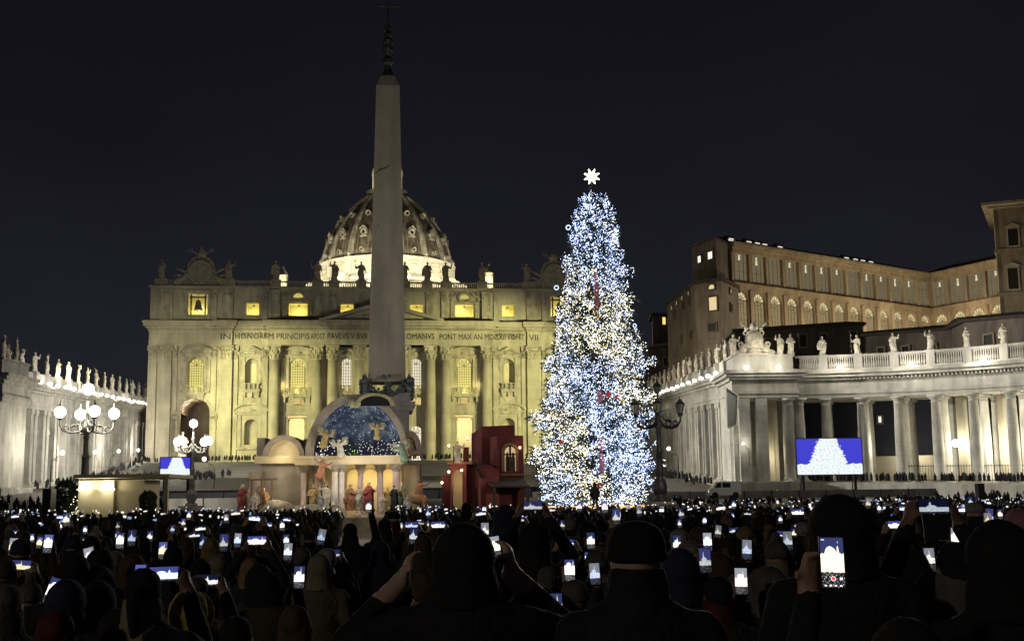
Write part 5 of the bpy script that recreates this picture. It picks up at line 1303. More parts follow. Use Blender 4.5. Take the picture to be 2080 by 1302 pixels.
for P, r, tan, z in tips:
    n = int((20 + 25*r) * rn.choice((.5, .85, 1.1, 1.3)))
    for k in range(n):
        t = 1 - abs(rn.gauss(0, .26)); t = max(.15, min(1.03, t)); j = min(3, int(t*4)); q = P[j].lerp(P[j+1], t*4-j) + tan*rn.gauss(0, .15*r*.5+.10) + Vector((0, 0, rn.gauss(0, .20)))
        wm = rn.random() < zone(q.x, q.z); u = rn.random()
        i = (2 if u < .62 else 3) if wm else (0 if u < .42 else 1)
        s_ = rn.choice((.015, .019, .024, .032))*(1.0 if i != 0 else 1.15)
        bulbs[i].add([q + Vector(v)*s_ for v in oct_v], oct_f)
for b_, mt, nm in zip(bulbs, BM, ('blue', 'cool white', 'warm yellow', 'white')): tag(b_.build('fairy_lights', mt, tree), kind='stuff')['label'] = nm + ' fairy lights'
RG = glow('ring_glow', (.55, .68, 1.0), 1.8)
rg = MB(); rg.torus((0, 0, 0), .17, .045, None, 14, 5); rg_me = rg.mesh('ring_ornament', RG)
bl = MB(); bl.ball((0, 0, 0), .2, 10, 8); bl_me = bl.mesh('red_bauble', mat('bauble_red', (.40, .05, .04), .4, .1, 2, 0, em=(.5, .08, .05), es=.12), True)
for k in range(16):
    z = 1.9 + (ZT-3)*rn.random()**1.25; a = -math.pi/2 + rn.uniform(-1.5, 1.5); r = (trad(z, -1)*(1-math.cos(a))/2 + trad(z, 1)*(1+math.cos(a))/2)*rn.uniform(.97, 1.06)
    ob('ring_ornament', rg_me, tree, (r*math.cos(a), r*math.sin(a), z - r*.03), rn.uniform(-.6, .6), rn.uniform(.8, 1.15))
for k in range(4):
    z = 2.2 + (ZT-6)*rn.random(); a = -math.pi/2 + rn.uniform(-1.2, 1.2); r = (trad(z, -1)+trad(z, 1))/2*.93
    ob('red_bauble', bl_me, tree, (r*math.cos(a), r*math.sin(a), z), 0, rn.uniform(.6, 1.1))
RIB = mat('pink_sleeve', (.42, .17, .20), .7, .2, 2, .2, em=(.6, .25, .30), es=.06)
for y0_, y1_ in ((565, 640), (800, 830), (895, 920), (925, 962)):
    za, zb = at(1210, y0_, TY).z, at(1210, y1_, TY).z; z_ = (za+zb)/2; r = (trad(z_, -1)+trad(z_, 1))/2
    m = MB(); m.tube([(.12, -r*.80, zb), (.18, -r*.77, (za+zb)/2), (.12, -r*.72, za)], [.16, .2, .16], 8); m.build('ribbon', RIB, tree)
for k in range(16):
    z_ = 2.2 + 21*(k/16)**1.15; a = -math.pi/2 + (1.0 if k % 2 else -1.0)*(.35 + .3*(k % 3)); r_ = .62*(trad(z_, -1)+trad(z_, 1))/2; lamp('tree_inner_glow', (TX+r_*math.cos(a), TY+r_*math.sin(a), z_), 85*(1.15-k/20), (1, .86, .6) if zone(r_*math.cos(a), z_) > .5 else (.62, .75, 1.0), .6)
for k in range(4):
    a = -.9 - .75*k if False else R(-150+40*k); lamp('tree_glow', (TX+math.cos(a)*7.5, TY+math.sin(a)*7.5, 6.5), 260, (.8, .87, 1.0), 1.5)
# star on top
sz = at(1202, 359, TY); st = tag(ob('star', None, None, (sz.x, TY, sz.z)), 'glowing eight-pointed star on the tip of the fir', 'star')
m = MB()
for i in range(8):
    a = math.pi*i/4 + math.pi/8; m.tube([(0, 0, 0), (.32*math.cos(a), 0, .32*math.sin(a)), (.62*math.cos(a), 0, .62*math.sin(a))], [.12, .11, .04], 6)
m.ball((0, 0, 0), (.3, .15, .3), 10, 8)
for i in range(8):
    a = math.pi*i/4 + math.pi/8
m.build('star_body', glow('star_glow', (1, .80, .52), 5), st)
MB().tube([(0, .1, -1.3), (0, .1, -.2)], .04, 6).build('rod', IRON, st)
# ring of amber light round the tree's foot
t = thing('tree_stand', 'round platform with glowing amber rim under the fir', 'platform', (TX, TY, 0))
MB().lathe([(4.6, -.5), (4.6, 1.0), (4.2, 1.3), (.6, 1.35)], 32).build('drum', PALD, t)
MB().lathe([(3.9, 1.22), (3.95, 1.46), (3.7, 1.5)], 40, c=(-.2, -.6, 0)).build('light_rim', glow('amber_rim', (1, .62, .14), 1.3), t)

# ------------------------------------------------------------------ giant screens
def screen_mat(name, tx, hgt, wide, base):
    m = bpy.data.materials.new(name); m.use_nodes = True; nt = m.node_tree; N = nt.nodes; L = nt.links; N.clear()
    uv = N.new('ShaderNodeUVMap'); sp = N.new('ShaderNodeSeparateXYZ'); L.new(uv.outputs[0], sp.inputs[0])
    nz = N.new('ShaderNodeTexNoise'); nz.inputs['Scale'].default_value = 22; nz.inputs['Detail'].default_value = 4; L.new(uv.outputs[0], nz.inputs[0])
    def M(op, a, b=None, c=None):
        n = N.new('ShaderNodeMath'); n.operation = op
        for i, v in enumerate((a, b, c)):
            if v is None: continue
            if isinstance(v, (int, float)): n.inputs[i].default_value = v
            else: L.new(v, n.inputs[i])
        return n.outputs[0]
    jit = M('MULTIPLY', M('SUBTRACT', nz.outputs[0], .5), .16)
    dx = M('ABSOLUTE', M('SUBTRACT', sp.outputs[0], tx))
    wd = M('MULTIPLY', M('SUBTRACT', hgt, sp.outputs[1]), wide)
    treem = M('LESS_THAN', M('ADD', dx, jit), wd)
    lowm = M('LESS_THAN', M('ADD', sp.outputs[1], M('MULTIPLY', jit, .8)), base)
    mask = M('MAXIMUM', treem, lowm)
    mx = N.new('ShaderNodeMix'); mx.data_type = 'RGBA'; L.new(mask, mx.inputs[0]); DET = True; mx.inputs[6].default_value = (.055, .055, .60, 1); mx.inputs[7].default_value = (.92, .97, .96, 1)
    n2 = N.new('ShaderNodeTexNoise'); n2.inputs['Scale'].default_value = 60; L.new(uv.outputs[0], n2.inputs[0])
    e = N.new('ShaderNodeEmission'); L.new(mx.outputs[2], e.inputs[0]); n3 = N.new('ShaderNodeTexNoise'); n3.inputs['Scale'].default_value = 34; n3.inputs['Detail'].default_value = 3; L.new(uv.outputs[0], n3.inputs[0]); cr = N.new('ShaderNodeValToRGB'); cr.color_ramp.elements[0].position = .40; cr.color_ramp.elements[0].color = (.62, .80, .90, 1); cr.color_ramp.elements[1].position = .56; cr.color_ramp.elements[1].color = (1, 1, .97, 1); e3 = cr.color_ramp.elements.new(.34); e3.color = (.45, .42, .30, 1); L.new(n3.outputs[0], cr.inputs[0]); L.new(cr.outputs[0], mx.inputs[7]); L.new(M('ADD', M('MULTIPLY', n2.outputs[0], .5), .8), e.inputs[1])
    o = N.new('ShaderNodeOutputMaterial'); L.new(e.outputs[0], o.inputs[0]); m.cycles.emission_sampling = 'NONE'; return m
def uvquad(name, w, h, m, y=0):
    me = bpy.data.meshes.new(name); me.from_pydata([(-w/2, y, -h/2), (w/2, y, -h/2), (w/2, y, h/2), (-w/2, y, h/2)], [], [(0, 1, 2, 3)])
    l = me.uv_layers.new(name='UVMap')
    for i, c in enumerate(((0, 0), (1, 0), (1, 1), (0, 1))): l.data[i].uv = c
    me.materials.append(m); return me
def bigscreen(x0, x1, y0, y1, Y, label, tx, wide, base, zg):
    a, b = at(x0, y1, Y), at(x1, y0, Y); c = (a+b)/2; w_, h_ = b.x-a.x, b.z-a.z
    t = thing('video_screen', label, 'video screen', (c.x, Y, zg)); zz = c.z-zg
    ob('display', uvquad('display', w_, h_, screen_mat('screen_picture', tx, 1.62, wide, base), -.16), t, (0, 0, zz))
    f = MB(); f.box(-w_/2-.12, w_/2+.12, -.15, .35, zz-h_/2-.12, zz+h_/2+.12); f.build('casing', IRON, t)
    for s_ in (-1, 1):
        f = MB(); f.box(s_*w_*.4-.15, s_*w_*.4+.15, 0.36, .7, 0, zz+h_/2); f.tube([(s_*w_*.4, .7, zz), (s_*w_*.4, 2.5, 0)], .08, 5); f.build('support', IRON, t)
    return c
c = bigscreen(1620, 1748, 890, 964, 160, 'giant video screen showing the lit fir against blue sky, before the curved colonnade', .48, .22, .29, 1.5)
lamp('screen_light', (c.x, 158.6, c.z), 500, (.75, .82, 1), 1.5)
bigscreen(326, 387, 929, 965, 158, 'smaller video screen showing the lit fir, left of the distant candelabrum', .55, .24, .36, 1.0)

# ------------------------------------------------------------------ bright apostle statue before the basilica
q = at(369, 945, 236); o = saint(4, (q.x, 236, q.z+1.2), AX, 1.75, 'tall brilliantly lit apostle statue on a pedestal before the basilica, left side', None)
MB().box(-1.1, 1.1, -1.1, 1.1, -4, .05).build('pedestal', DRUM, o)
lamp('statue_light', (q.x-1.5, 232.5, q.z+3.2), 1500, (1, .95, .8), .4); lamp('statue_light', (q.x+2.2, 233, q.z+4.5), 600, (1, .95, .8), .4)
# dark long hoarding and pale rows of seats before the stair
def strip(px0, px1, py, Y, h_, dep, m_, name, label, cat):
    a, b = at(px0, py, Y), at(px1, py, Y); z = min(a.z, b.z); t = thing(name, label, cat, ((a.x+b.x)/2, Y, z-h_)); w_ = b.x-a.x
    m = MB(); m.box(-w_/2, w_/2, 0, dep, 0, h_); m.build('panel', m_, t)
    m = MB(); n = int(w_/3)
    for i in range(n+1): m.box(-w_/2+w_*i/n-.05, -w_/2+w_*i/n+.05, -.06, 0, 0, h_+.05)
    m.build('post', IRON, t); return t
GREYP = mat('grey_hoarding', (.16, .16, .17), .8, .2, .6, .2)
strip(300, 1330, 985, 128, .55, .4, IRON, 'barrier', 'long low dark barrier across the square before the basilica steps', 'barrier')
strip(330, 1080, 992, 122, .9, .3, GREYP, 'hoarding', 'long grey hoarding below the basilica steps', 'hoarding')
strip(340, 560, 1010, 112, 1.6, .3, COLST, 'wall', 'pale low screen wall behind the seated rows left of the nativity', 'wall')
strip(1290, 1900, 992, 140, .9, .4, COLST, 'wall', 'low pale wall at the foot of the right arm', 'wall')
# ------------------------------------------------------------------ nativity scene
NY = 80.0
def nv(px, py, Y=NY): q = at(px, py, Y); return q.x, q.z
nat = thing('nativity_set', 'stage nativity building with starry half dome, pink columns and lit side arches', 'nativity scene', (0, 0, 0))
NST = mat('stage_stone', (.33, .285, .235), .85, .25, 1.2, .4, streak=.2); NCR = mat('stage_cream', (.62, .52, .34), .85, .15, 1, .3)
NPK = mat('stage_pink_column', (.55, .43, .42), .6, .2, 2.0, .2, streak=.1); NRK = mat('stage_rock', (.22, .19, .14), .9, .4, 1.3, .8)
# platform and rocks
xa, _ = nv(505, 1000); xb, _ = nv(880, 1000); m = MB(); m.box(xa, xb, 76.5, 86, -.5, 1.0); m.build('platform', NRK, nat)
rn = random.Random(3); m = MB()
for k in range(46):
    px = rn.uniform(505, 700) if k < 34 else rn.uniform(700, 870); x, z = nv(px, 1030, 77.5); m.ball((x, rn.uniform(76.6, 78.2), .9), (rn.uniform(.4, 1.0), .5, rn.uniform(.25, 1.0 if px < 690 else .35)), 8, 6)
m.ball((nv(590, 1)[0], 77.6, 1.2), (1.6, .9, 1.0), 12, 8); m.ball((nv(650, 1)[0], 77.8, 1.1), (1.7, .8, .8), 12, 8)
me = fuse(m, .14, .8, 1, 'rocks', disp=.25, dscale=.5); me.materials.append(NRK); ob('rocks', me, nat)
# left wing
x0, z0 = nv(520, 942); x1, _ = nv(617, 942); xc, zc = nv(577, 926); r = 40/29.9
m = MB(); m.box(x0+.35, x1, 80, 83, .9, z0); m.build('left_wall', NST, nat)
m = MB(); m.plan([(x0-.9, 79.4), (x0+.4, 79.7), (x0+.4, 82), (x0-.6, 82)], .9, z0-1.7); m.plan([(x0-.35, 79.6), (x0+.4, 79.8), (x0+.4, 82), (x0-.1, 82)], z0-1.7, z0-.5); m.build('buttress', NST, nat)
m = MB(); m.box(x0-.05, x1+.6, 79.7, 83, z0, z0+.5); m.build('cornice', NCR, nat)
zs = z0+.5
m = MB()
n = 12
for i in range(n):
    a, b = math.pi*i/n, math.pi*(i+1)/n
    m.prism([(xc+q*math.cos(t), zs+q*math.sin(t)) for q, t in ((r*.80, a), (r*1.05, a), (r*1.05, b), (r*.80, b))], 79.75, 83)
m.build('arch', NST, nat)
m = MB(); m.prism([(xc+r*.8*math.cos(math.pi*i/n), zs+r*.8*math.sin(math.pi*i/n)) for i in range(n+1)], 80.1, 80.3); m.build('tympanum', NCR, nat)
MB().box(x0-.02, xc-r*1.0, 80.2, 83, zs, zs+1.25).build('side_wall', NST, nat); m = MB(); m.plan([(xc+r*.9, 80.4), (x1+1.0, 80.6), (x1+1.0, 83), (xc+r*.9, 83)], zs, [zs+1.1, zs+1.45, zs+1.45, zs+1.1]); m.build('side_wall', NST, nat)
# half dome
dx, dz = nv(729, 928); DR = 89/29.9; DH = 3.72; yD = 79.6
ST = mat('starry_paint', (.09, .17, .36), .8, .9, .75, .1, fine=5)
nt = ST.node_tree; b = nt.nodes['Principled BSDF']; g = nt.nodes.new('ShaderNodeNewGeometry'); nn = nt.nodes.new('ShaderNodeTexNoise'); nn.inputs['Scale'].default_value = .9; nn.inputs['Detail'].default_value = 7; nn.inputs['Distortion'].default_value = .8
nt.links.new(g.outputs['Position'], nn.inputs[0]); cr = nt.nodes.new('ShaderNodeValToRGB'); E_ = cr.color_ramp.elements
E_[0].position = .34; E_[0].color = (.02, .03, .065, 1); E_[1].position = .72; E_[1].color = (.26, .34, .42, 1); e = E_.new(.50); e.color = (.06, .095, .18, 1)
sx = nt.nodes.new('ShaderNodeSeparateXYZ'); nt.links.new(g.outputs['Position'], sx.inputs[0]); mr_ = nt.nodes.new('ShaderNodeMapRange'); mr_.inputs['From Min'].default_value = dz+.5; mr_.inputs['From Max'].default_value = dz+1.7; mr_.inputs['To Min'].default_value = -.3; mr_.inputs['To Max'].default_value = .03
nt.links.new(sx.outputs[2], mr_.inputs[0]); ad = nt.nodes.new('ShaderNodeMath'); ad.operation = 'ADD'; nt.links.new(nn.outputs[0], ad.inputs[0]); nt.links.new(mr_.outputs[0], ad.inputs[1]); nt.links.new(ad.outputs[0], cr.inputs[0]); nt.links.new(cr.outputs[0], b.inputs['Base Color'])
vs = []; nu, nvv = 20, 10
for j in range(nvv+1):
    bb = math.pi/2*j/nvv
    for i in range(nu+1):
        a = math.pi*i/nu; vs.append((dx + DR*math.cos(a)*math.cos(bb), yD + 2.2*math.sin(a)*math.cos(bb), dz + DH*math.sin(bb)))
fs = [(j*(nu+1)+i, j*(nu+1)+i+1, (j+1)*(nu+1)+i+1, (j+1)*(nu+1)+i) for j in range(nvv) for i in range(nu)]
MB().add(vs, fs).build('starry_dome', ST, nat, True)
m = MB()
for i in range(18):
    a, b_ = math.pi*i/18, math.pi*(i+1)/18
    P = [(dx+q*DR*math.cos(t)*1.0 + (-.22*(q-1)/.15 if math.cos(t) < 0 else 0), dz+DH*(q)*math.sin(t)) for q, t in ((1.0, a), (1.13, a), (1.13, b_), (1.0, b_))]
    m.prism(P, yD-.15, yD+2.6)
m.build('dome_shell', NST, nat)
# small crowning arch with dark opening
xq, zq = nv(765, 826); m = MB()
for i in range(10):
    a, b_ = math.pi*i/10, math.pi*(i+1)/10; m.prism([(xq+q*math.cos(t), zq+q*.62*math.sin(t)) for q, t in ((1.05, a), (1.32, a), (1.32, b_), (1.05, b_))], 78.7, 79.5)
m.build('crown_arch', mat('olive_trim', (.38, .36, .20), .8, .2, 2, .2), nat)
m = MB(); m.prism([(xq+1.05*math.cos(math.pi*i/10), zq+.65*math.sin(math.pi*i/10)) for i in range(11)], 78.95, 79.2); m.build('crown_panel', mat('black_cloth', (.012, .012, .015), .9, .1, 1, .1), nat)
m = MB(); x_, z_ = nv(728, 820); m.ball((x_-.1, 79.0, z_-.05), (.45, .25, .32), 8, 6); m.build('cloud_ornament', MAT['olive_trim'], nat)
# stars
rn = random.Random(8); sg, sw, sb = MB(), MB(), MB()
for k in range(520):
    a = rn.uniform(.12, math.pi-.12); bb = math.asin(min(.97, rn.random()**1.6)); p = Vector((dx + DR*.975*math.cos(a)*math.cos(bb), yD + 2.14*math.sin(a)*math.cos(bb), dz + DH*.97*math.sin(bb)))
    low = math.sin(bb) < .33
    if not low and rn.random() < .35: continue
    t_ = (sg if (low and p.x < dx-.3 and p.x > dx-1.6) else (sw if low or rn.random() < .4 else sb)); s_ = rn.uniform(.012, .024)*(1.35 if low else .85)
    t_.add([p + Vector(v)*s_ for v in oct_v], oct_f)
for t_, c_, n_ in ((sg, (.55, 1, .25), 'green'), (sw, (.95, .85, .80), 'pinkish white'), (sb, (.45, .75, 1), 'blue')): tag(t_.build('star_lights', glow('star_' + n_.replace(' ', '_'), c_, 2.4), nat), kind='stuff')['label'] = n_ + ' star lights'
# band under the dome and the colonnade below
xl, zl = nv(603, 945); xr, _ = nv(822, 945)
m = MB(); m.box(xl, xr, 79.2, 82.5, zl, dz+.02); m.box(xl-.1, xr+.1, 79.1, 82.5, dz-.12, dz+.06); m.build('entablature', NCR, nat)
m = MB(); m.box(xl, xr+.6, 82.3, 82.6, .9, zl); m.build('back_wall', NCR, nat)
for i, (px, w_, y_) in enumerate(((616, .20, 79.8), (640, .17, 80.6), (655, .17, 81.2), (680, .22, 79.0), (693, .22, 79.3), (732, .21, 80.4), (772, .23, 80.6), (805, .26, 79.8))):
    x, _ = nv(px, 1000, y_); c = MB(); c.lathe([(w_*1.4, .9), (w_*1.4, 1.15), (w_*1.05, 1.25), (w_, 1.3), (w_*.92, zl-.5)], 12, c=(x, y_, 0)); o = c.build('column', NPK if i not in (3, 4) else mat('stage_pale_column', (.66, .60, .56), .6, .15, 2, .2), nat, True)
    c = MB(); c.lathe([(w_*.95, zl-.5), (w_*1.2, zl-.35), (w_*1.7, zl-.08)], 10, c=(x, y_, 0)); c.box(x-w_*1.7, x+w_*1.7, y_-w_*1.7, y_+w_*1.7, zl-.08, zl-.002)
    for k in range(8): c.ball((x+w_*1.35*math.cos(k*.785), y_+w_*1.35*math.sin(k*.785), zl-.25), w_*.4, 5, 4)
    c.build('capital', NST, o)
for px, w_ in ((719, .5), (752, .5), (790, .45)):
    x, _ = nv(px, 1000, 82.2); m = MB(); m.prism(arch_poly(x, w_*2, 1.0, zl-.25), 82.15, 82.28); m.build('niche_panel', mat('niche_light', (.80, .66, .36), .8, .1, 1, .1), nat)
# right wing
x2, z2 = nv(832, 926); m = MB(); r2 = .62
wall(m, x2-r2*.9, x2+r2*1.05, .9, zl, 80.2, 82.6, [(x2, .95, 1.2, zl-.05, 0)]); wall(m, x2-r2*.9, x2+r2*1.05, zs, zs+.3, 80.2, 82.6, [])
m.build('right_wall', NST, nat); m = MB()
for i in range(10):
    a, b_ = math.pi*i/10, math.pi*(i+1)/10; m.prism([(x2+q*math.cos(t)*.95, zs+.3+q*2.0*math.sin(t)) for q, t in ((.44, a), (.66, a), (.66, b_), (.44, b_))], 80.1, 82.4)
m.build('right_arch', NST, nat)
m = MB(); m.prism([(x2+.42*math.cos(math.pi*i/10), zs+.3+.85*math.sin(math.pi*i/10)) for i in range(11)], 80.5, 80.7); m.box(x2-.47, x2+.47, 80.6, 80.8, 1.2, zl); m.build('right_panel', NCR, nat)
for px, py, Y, e in ((640, 985, 78.3, 60), (700, 990, 78.3, 70), (760, 985, 78.3, 80), (815, 985, 78.3, 50)): q = at(px, py, Y); lamp('stage_light', (q.x, 77.2, 4.3), e*.78, (1, .86, .55), .3)
for px in (719, 752, 790): q = at(px, 985, 81.4); lamp('niche_lamp', (q.x, 81.3, 3.6), 22, (1, .80, .42), .2)
q = at(572, 925, 79); lamp('stage_light', (q.x, 78.9, q.z+.1), 55, (1, .85, .5), .2); lamp('stage_light', (q.x, 77.3, q.z-2.2), 60, (1, .85, .55), .3)
q = at(732, 900, 77); lamp('dome_wash', (q.x, 76.4, q.z-.4), 200, (.95, .95, 1), .5)
q = at(832, 925, 80); lamp('stage_light', (q.x, 80.3, q.z+.1), 12, (1, .85, .5), .1); 
# figures: painted robed statues
FC = {'gold': (.42, .31, .13), 'red': (.26, .06, .05), 'white': (.50, .46, .38), 'brown': (.30, .17, .09), 'dark': (.03, .03, .03), 'green': (.13, .21, .16), 'orange': (.32, .15, .09), 'grey': (.3, .3, .3)}
FM = {k: mat('robe_' + k, v, .8, .35, 3, .4) for k, v in FC.items()}; SKN = mat('painted_skin', (.55, .36, .25), .6, .15, 3, .2)
FIGM = {}
def figure_mesh(v, kn=False):
    if (v, kn) in FIGM: return FIGM[v, kn]
    me = SAINT[v].copy(); me.materials.clear(); me.materials.append(None); me.materials.append(None)
    for p in me.polygons: p.material_index = 1 if (p.center.z > 2.68 or (p.center.z > 1.6 and abs(p.center.x) > .72)) else 0
    FIGM[v, kn] = me; return me
def nfig(px, py_top, col, v, h, label, Y=78.2, rz=0, cloak=None, extra=None):
    q = at(px, py_top, Y); h *= .93; k = h/3.15; o = ob('nativity_figure', figure_mesh(v), None, (q.x, Y, q.z-h), rz, (k, k, k)); tag(o, label, 'figure')
    o.material_slots[0].link = 'OBJECT'; o.material_slots[0].material = FM[col]; o.material_slots[1].link = 'OBJECT'; o.material_slots[1].material = SKN
    if cloak:
        m = MB(); m.lathe([(.62, .1), (.60, 1.0), (.55, 2.0), (.38, 2.6), (.22, 2.75)], 14, c=(0, .12, 0), sy=.7, a0=-20, a1=200, wob=(.06, 6, 1)); m.ball((0, .02, 3.02), (.22, .22, .2), 10, 6); m.build('cloak', FM[cloak], o, True)
    if extra == 'crown': m = MB(); m.lathe([(.17, 3.05), (.22, 3.3)], 8, c=(0, -.05, 0)); m.build('crown', FM['gold'], o)
    return o
for a in ((493, 984, 'red', 0, 1.75, 'figure in red robe at the far left of the nativity', 77.2, 0, 'white'), (517, 1000, 'white', 4, 1.2, 'low glowing white figure at the left end of the nativity', 77.0), (536, 990, 'brown', 3, 1.5, 'brown robed shepherd beside the well', 77.4),
          (635, 984, 'gold', 1, 1.7, 'king in dark and gold robe left of the pale columns', 78.0, .4, 'dark', 'crown'), (650, 1000, 'grey', 4, 1.1, 'kneeling grey figure between two kings', 77.9), (661, 980, 'white', 3, 1.8, 'turbaned king in pale robe and dark cloak', 78.0, 0, 'dark', 'crown'),
          (712, 985, 'orange', 4, 1.75, 'orange robed figure with a basket left of the middle', 77.8, .2, 'brown'), (731, 984, 'white', 2, 1.8, 'white veiled figure with staff beside the middle', 77.9), (749, 979, 'red', 0, 2.0, 'standing figure in red dress and gold mantle at the middle', 77.6, 0, 'gold'),
          (777, 1003, 'white', 1, 1.2, 'low white kneeling figure right of the middle', 77.5), (786, 988, 'gold', 3, 1.65, 'gold robed figure bending to the right', 77.8, .5), (800, 986, 'dark', 0, 1.7, 'figure spreading a black cloak', 77.9, -.3, 'dark'),
          (817, 980, 'green', 2, 1.85, 'green robed figure with tall headdress near the right wing', 78.0), (829, 1003, 'grey', 4, 1.2, 'small grey green figure beside the right wing', 77.4), (930, 896, 'white', 0, 1.5, 'white angel statue on the roof terrace of the red house', 77.2)):
    nfig(*a)
def angel(px, py, col, s, label, Y, tilt=0):
    q = at(px, py, Y); o = tag(ob('angel_figure', None, None, (q.x, Y, q.z), 0, s*.84), label, 'figure'); o.rotation_euler = (0, tilt, 0)
    m = MB(); m.lathe([(.05, -1.0), (.34, -.8), (.26, -.2), (.24, .2), (.1, .42)], 14, sy=.7, wob=(.15, 5, 2)); m.ball((0, -.02, .55), .14, 10, 8)
    for s_ in (-1, 1): m.tube([(s_*.2, 0, .3), (s_*.5, -.15, .35), (s_*.75, -.2, .65)], [.1, .08, .05], 6)
    me = fuse(m, .045, .7, 1, 'robe', disp=.05, dscale=.15); me.materials.append(FM[col]); ob('robe', me, o)
    for s_ in (-1, 1):
        w_ = MB(); 
        for k in range(5): a = R(5+13*k); l_ = .55+.07*k; w_.tube([(s_*.1, .12, .15), (s_*(.1+.7*l_*math.cos(a)), .2, .15+.8*l_*math.sin(a)), (s_*(.12+l_*math.cos(a-.3)), .2, .15+l_*math.sin(a-.2))], [.06, .085, .02], 5)
        w_.build('wing', FM['white'], o)
angel(661, 888, 'gold', .95, 'gold angel with radiating white wings on the left of the starry dome', 78.9, .2)
angel(690, 908, 'white', .95, 'pale angel at the lower left of the starry dome', 78.6, -.2); angel(654, 950, 'orange', 1.0, 'angel in orange red robe hanging before the left columns', 78.5, .25)
angel(766, 874, 'gold', .8, 'small gold angel flying in the middle of the starry dome', 79.6); angel(817, 916, 'green', 1.0, 'angel in sea green robe at the right edge of the dome', 78.6, -.3)
# camel with rider, well
q = at(848, 1000, 77.6); o = tag(ob('camel_figure', None, None, (q.x, 77.6, 1.0), 0, 1.0), 'brown camel statue carrying a rider right of the nativity', 'figure'); m = MB()
m.ball((0, 0, 1.15), (.62, .32, .36), 12, 8); m.ball((.05, 0, 1.5), (.3, .22, .25), 10, 8); m.tube([(-.5, 0, 1.2), (-.8, 0, 1.15), (-.92, 0, 1.6), (-1.1, 0, 1.65)], [.2, .13, .1, .09], 8); m.ball((-1.1, 0, 1.65), (.2, .1, .11), 8, 6)
for sx_ in (-.42, .42):
    for sy_ in (-.16, .16): m.tube([(sx_, sy_, 1.05), (sx_*1.05, sy_, .55), (sx_, sy_, .05)], [.14, .07, .06], 8)
m.tube([(.6, 0, 1.2), (.75, 0, .8)], [.05, .03], 6); me = fuse(m, .05, .7, 1, 'camel', disp=.03); me.materials.append(FM['brown']); ob('camel_body', me, o)
m = MB(); m.lathe([(.28, 1.45), (.24, 1.9), (.12, 2.2)], 12, c=(.1, 0, 0), sy=.8, wob=(.1, 5, 3)); m.ball((.1, 0, 2.32), .13, 10, 8); m.tube([(.15, -.1, 2.05), (.6, -.2, 2.0), (.85, -.2, 2.2)], [.09, .06, .04], 6); me = fuse(m, .045, .7, 1, 'rider', disp=.03); me.materials.append(FM['orange']); ob('rider', me, o)
q = at(532, 990, 78.4); t = thing('well', 'rustic wooden well frame with ragged cloth beside the nativity wall', 'well', (q.x, 78.4, .9))
m = MB(); m.lathe([(.55, 0), (.5, .7), (.4, .7), (.4, .2)], 14); m.build('well_ring', NRK, t)
for s_ in (-1, 1): MB().tube([(s_*.7, 0, 0), (s_*.66, 0, 2.6)], .07, 6).build('well_post', MAT['bark'], t)
m = MB(); m.tube([(-1.0, 0, 2.6), (1.0, 0, 2.65)], .07, 6); m.torus((0, 0, 1.9), .3, .05); m.tube([(0, 0, 2.6), (0, 0, 1.0)], .03, 4); m.build('crossbeam', MAT['bark'], t)
tag(MB().tube([(nv(567, 1)[0], 77.2, .9), (nv(567, 1)[0], 77.2, 3.6)], .06, 6).build('pole', MAT['bark'], None), 'thin wooden pole standing before the textured nativity wall', 'pole')

# ------------------------------------------------------------------ red stage house
hs = thing('red_house', 'dark red stage house with arched lit window, terrace and lean-to roofs', 'stage house', (0, 0, 0))
RED = mat('red_plaster', (.085, .018, .020), .85, .25, 1.0, .3, streak=.12); REDL = mat('red_plaster_lit', (.15, .04, .04), .85, .2, 1.5, .3); WD = mat('dark_wood', (.05, .035, .03), .8, .3, 3, .4)  # REDL: lighter copy of the red plaster, light on left faces put into colour
def hb(name, px0, px1, py0, Y, dep, m_, zb=-.4, pyr=None):
    a, b = at(px0, py0, Y), at(px1, pyr or py0, Y); return MB().plan([(a.x, Y), (b.x, Y), (b.x, Y+dep), (a.x, Y+dep)], zb, [a.z, b.z, b.z, a.z]).build(name, m_, hs)
hb('tall_block', 978, 1044, 866, 80, 4, RED, pyr=863)
a = at(955, 877, 79.0); b = at(978, 869, 80); MB().plan([(a.x, 81.4), (b.x-.0, 79.99), (b.x, 84), (a.x, 84)], -.4, [a.z, b.z, b.z, a.z]).build('tall_side_wall', REDL, hs)
wq = at(1036, 905, 78.3); wz0, wz1 = at(1036, 957, 78.3).z, wq.z; a, b = at(1009, 885, 78.3), at(1063, 882, 78.3)
m = MB(); wall(m, a.x, b.x, -.4, a.z, 78.3, 78.7, [(wq.x, .72, wz0, wz1, 1)]); m.build('window_block', RED, hs)
m = MB(); m.box(b.x-.3, b.x, 78.7, 82, 1.0, a.z); m.box(a.x, b.x-.3, 81.5, 82, 1.0, a.z); m.box(a.x, b.x, 78.71, 81.5, a.z-.2, a.z-.01); m.build('window_block_rear', RED, hs)
c_ = at(995, 888, 79.4); MB().plan([(c_.x, 79.9), (a.x, 78.31), (a.x, 81.5), (c_.x, 81.5)], 1.0, [c_.z, a.z, a.z, c_.z]).build('window_block_side', REDL, hs)
f = MB()
for s_ in (-1, 1): f.box(wq.x+s_*.46-.1, wq.x+s_*.46+.1, 78.15, 78.3, wz0-.05, wz1-.36)
for i in range(8):
    p0, p1 = math.pi*i/8, math.pi*(i+1)/8; f.prism([(wq.x+q*math.cos(t), wz1-.36+q*math.sin(t)) for q, t in ((.37, p0), (.56, p0), (.56, p1), (.37, p1))], 78.15, 78.3)
f.box(a.x+.2, b.x, 78.1, 78.3, wz0-.3, wz0-.15); f.build('window_surround', mat('brown_trim', (.14, .08, .06), .8, .2, 2, .3), hs)
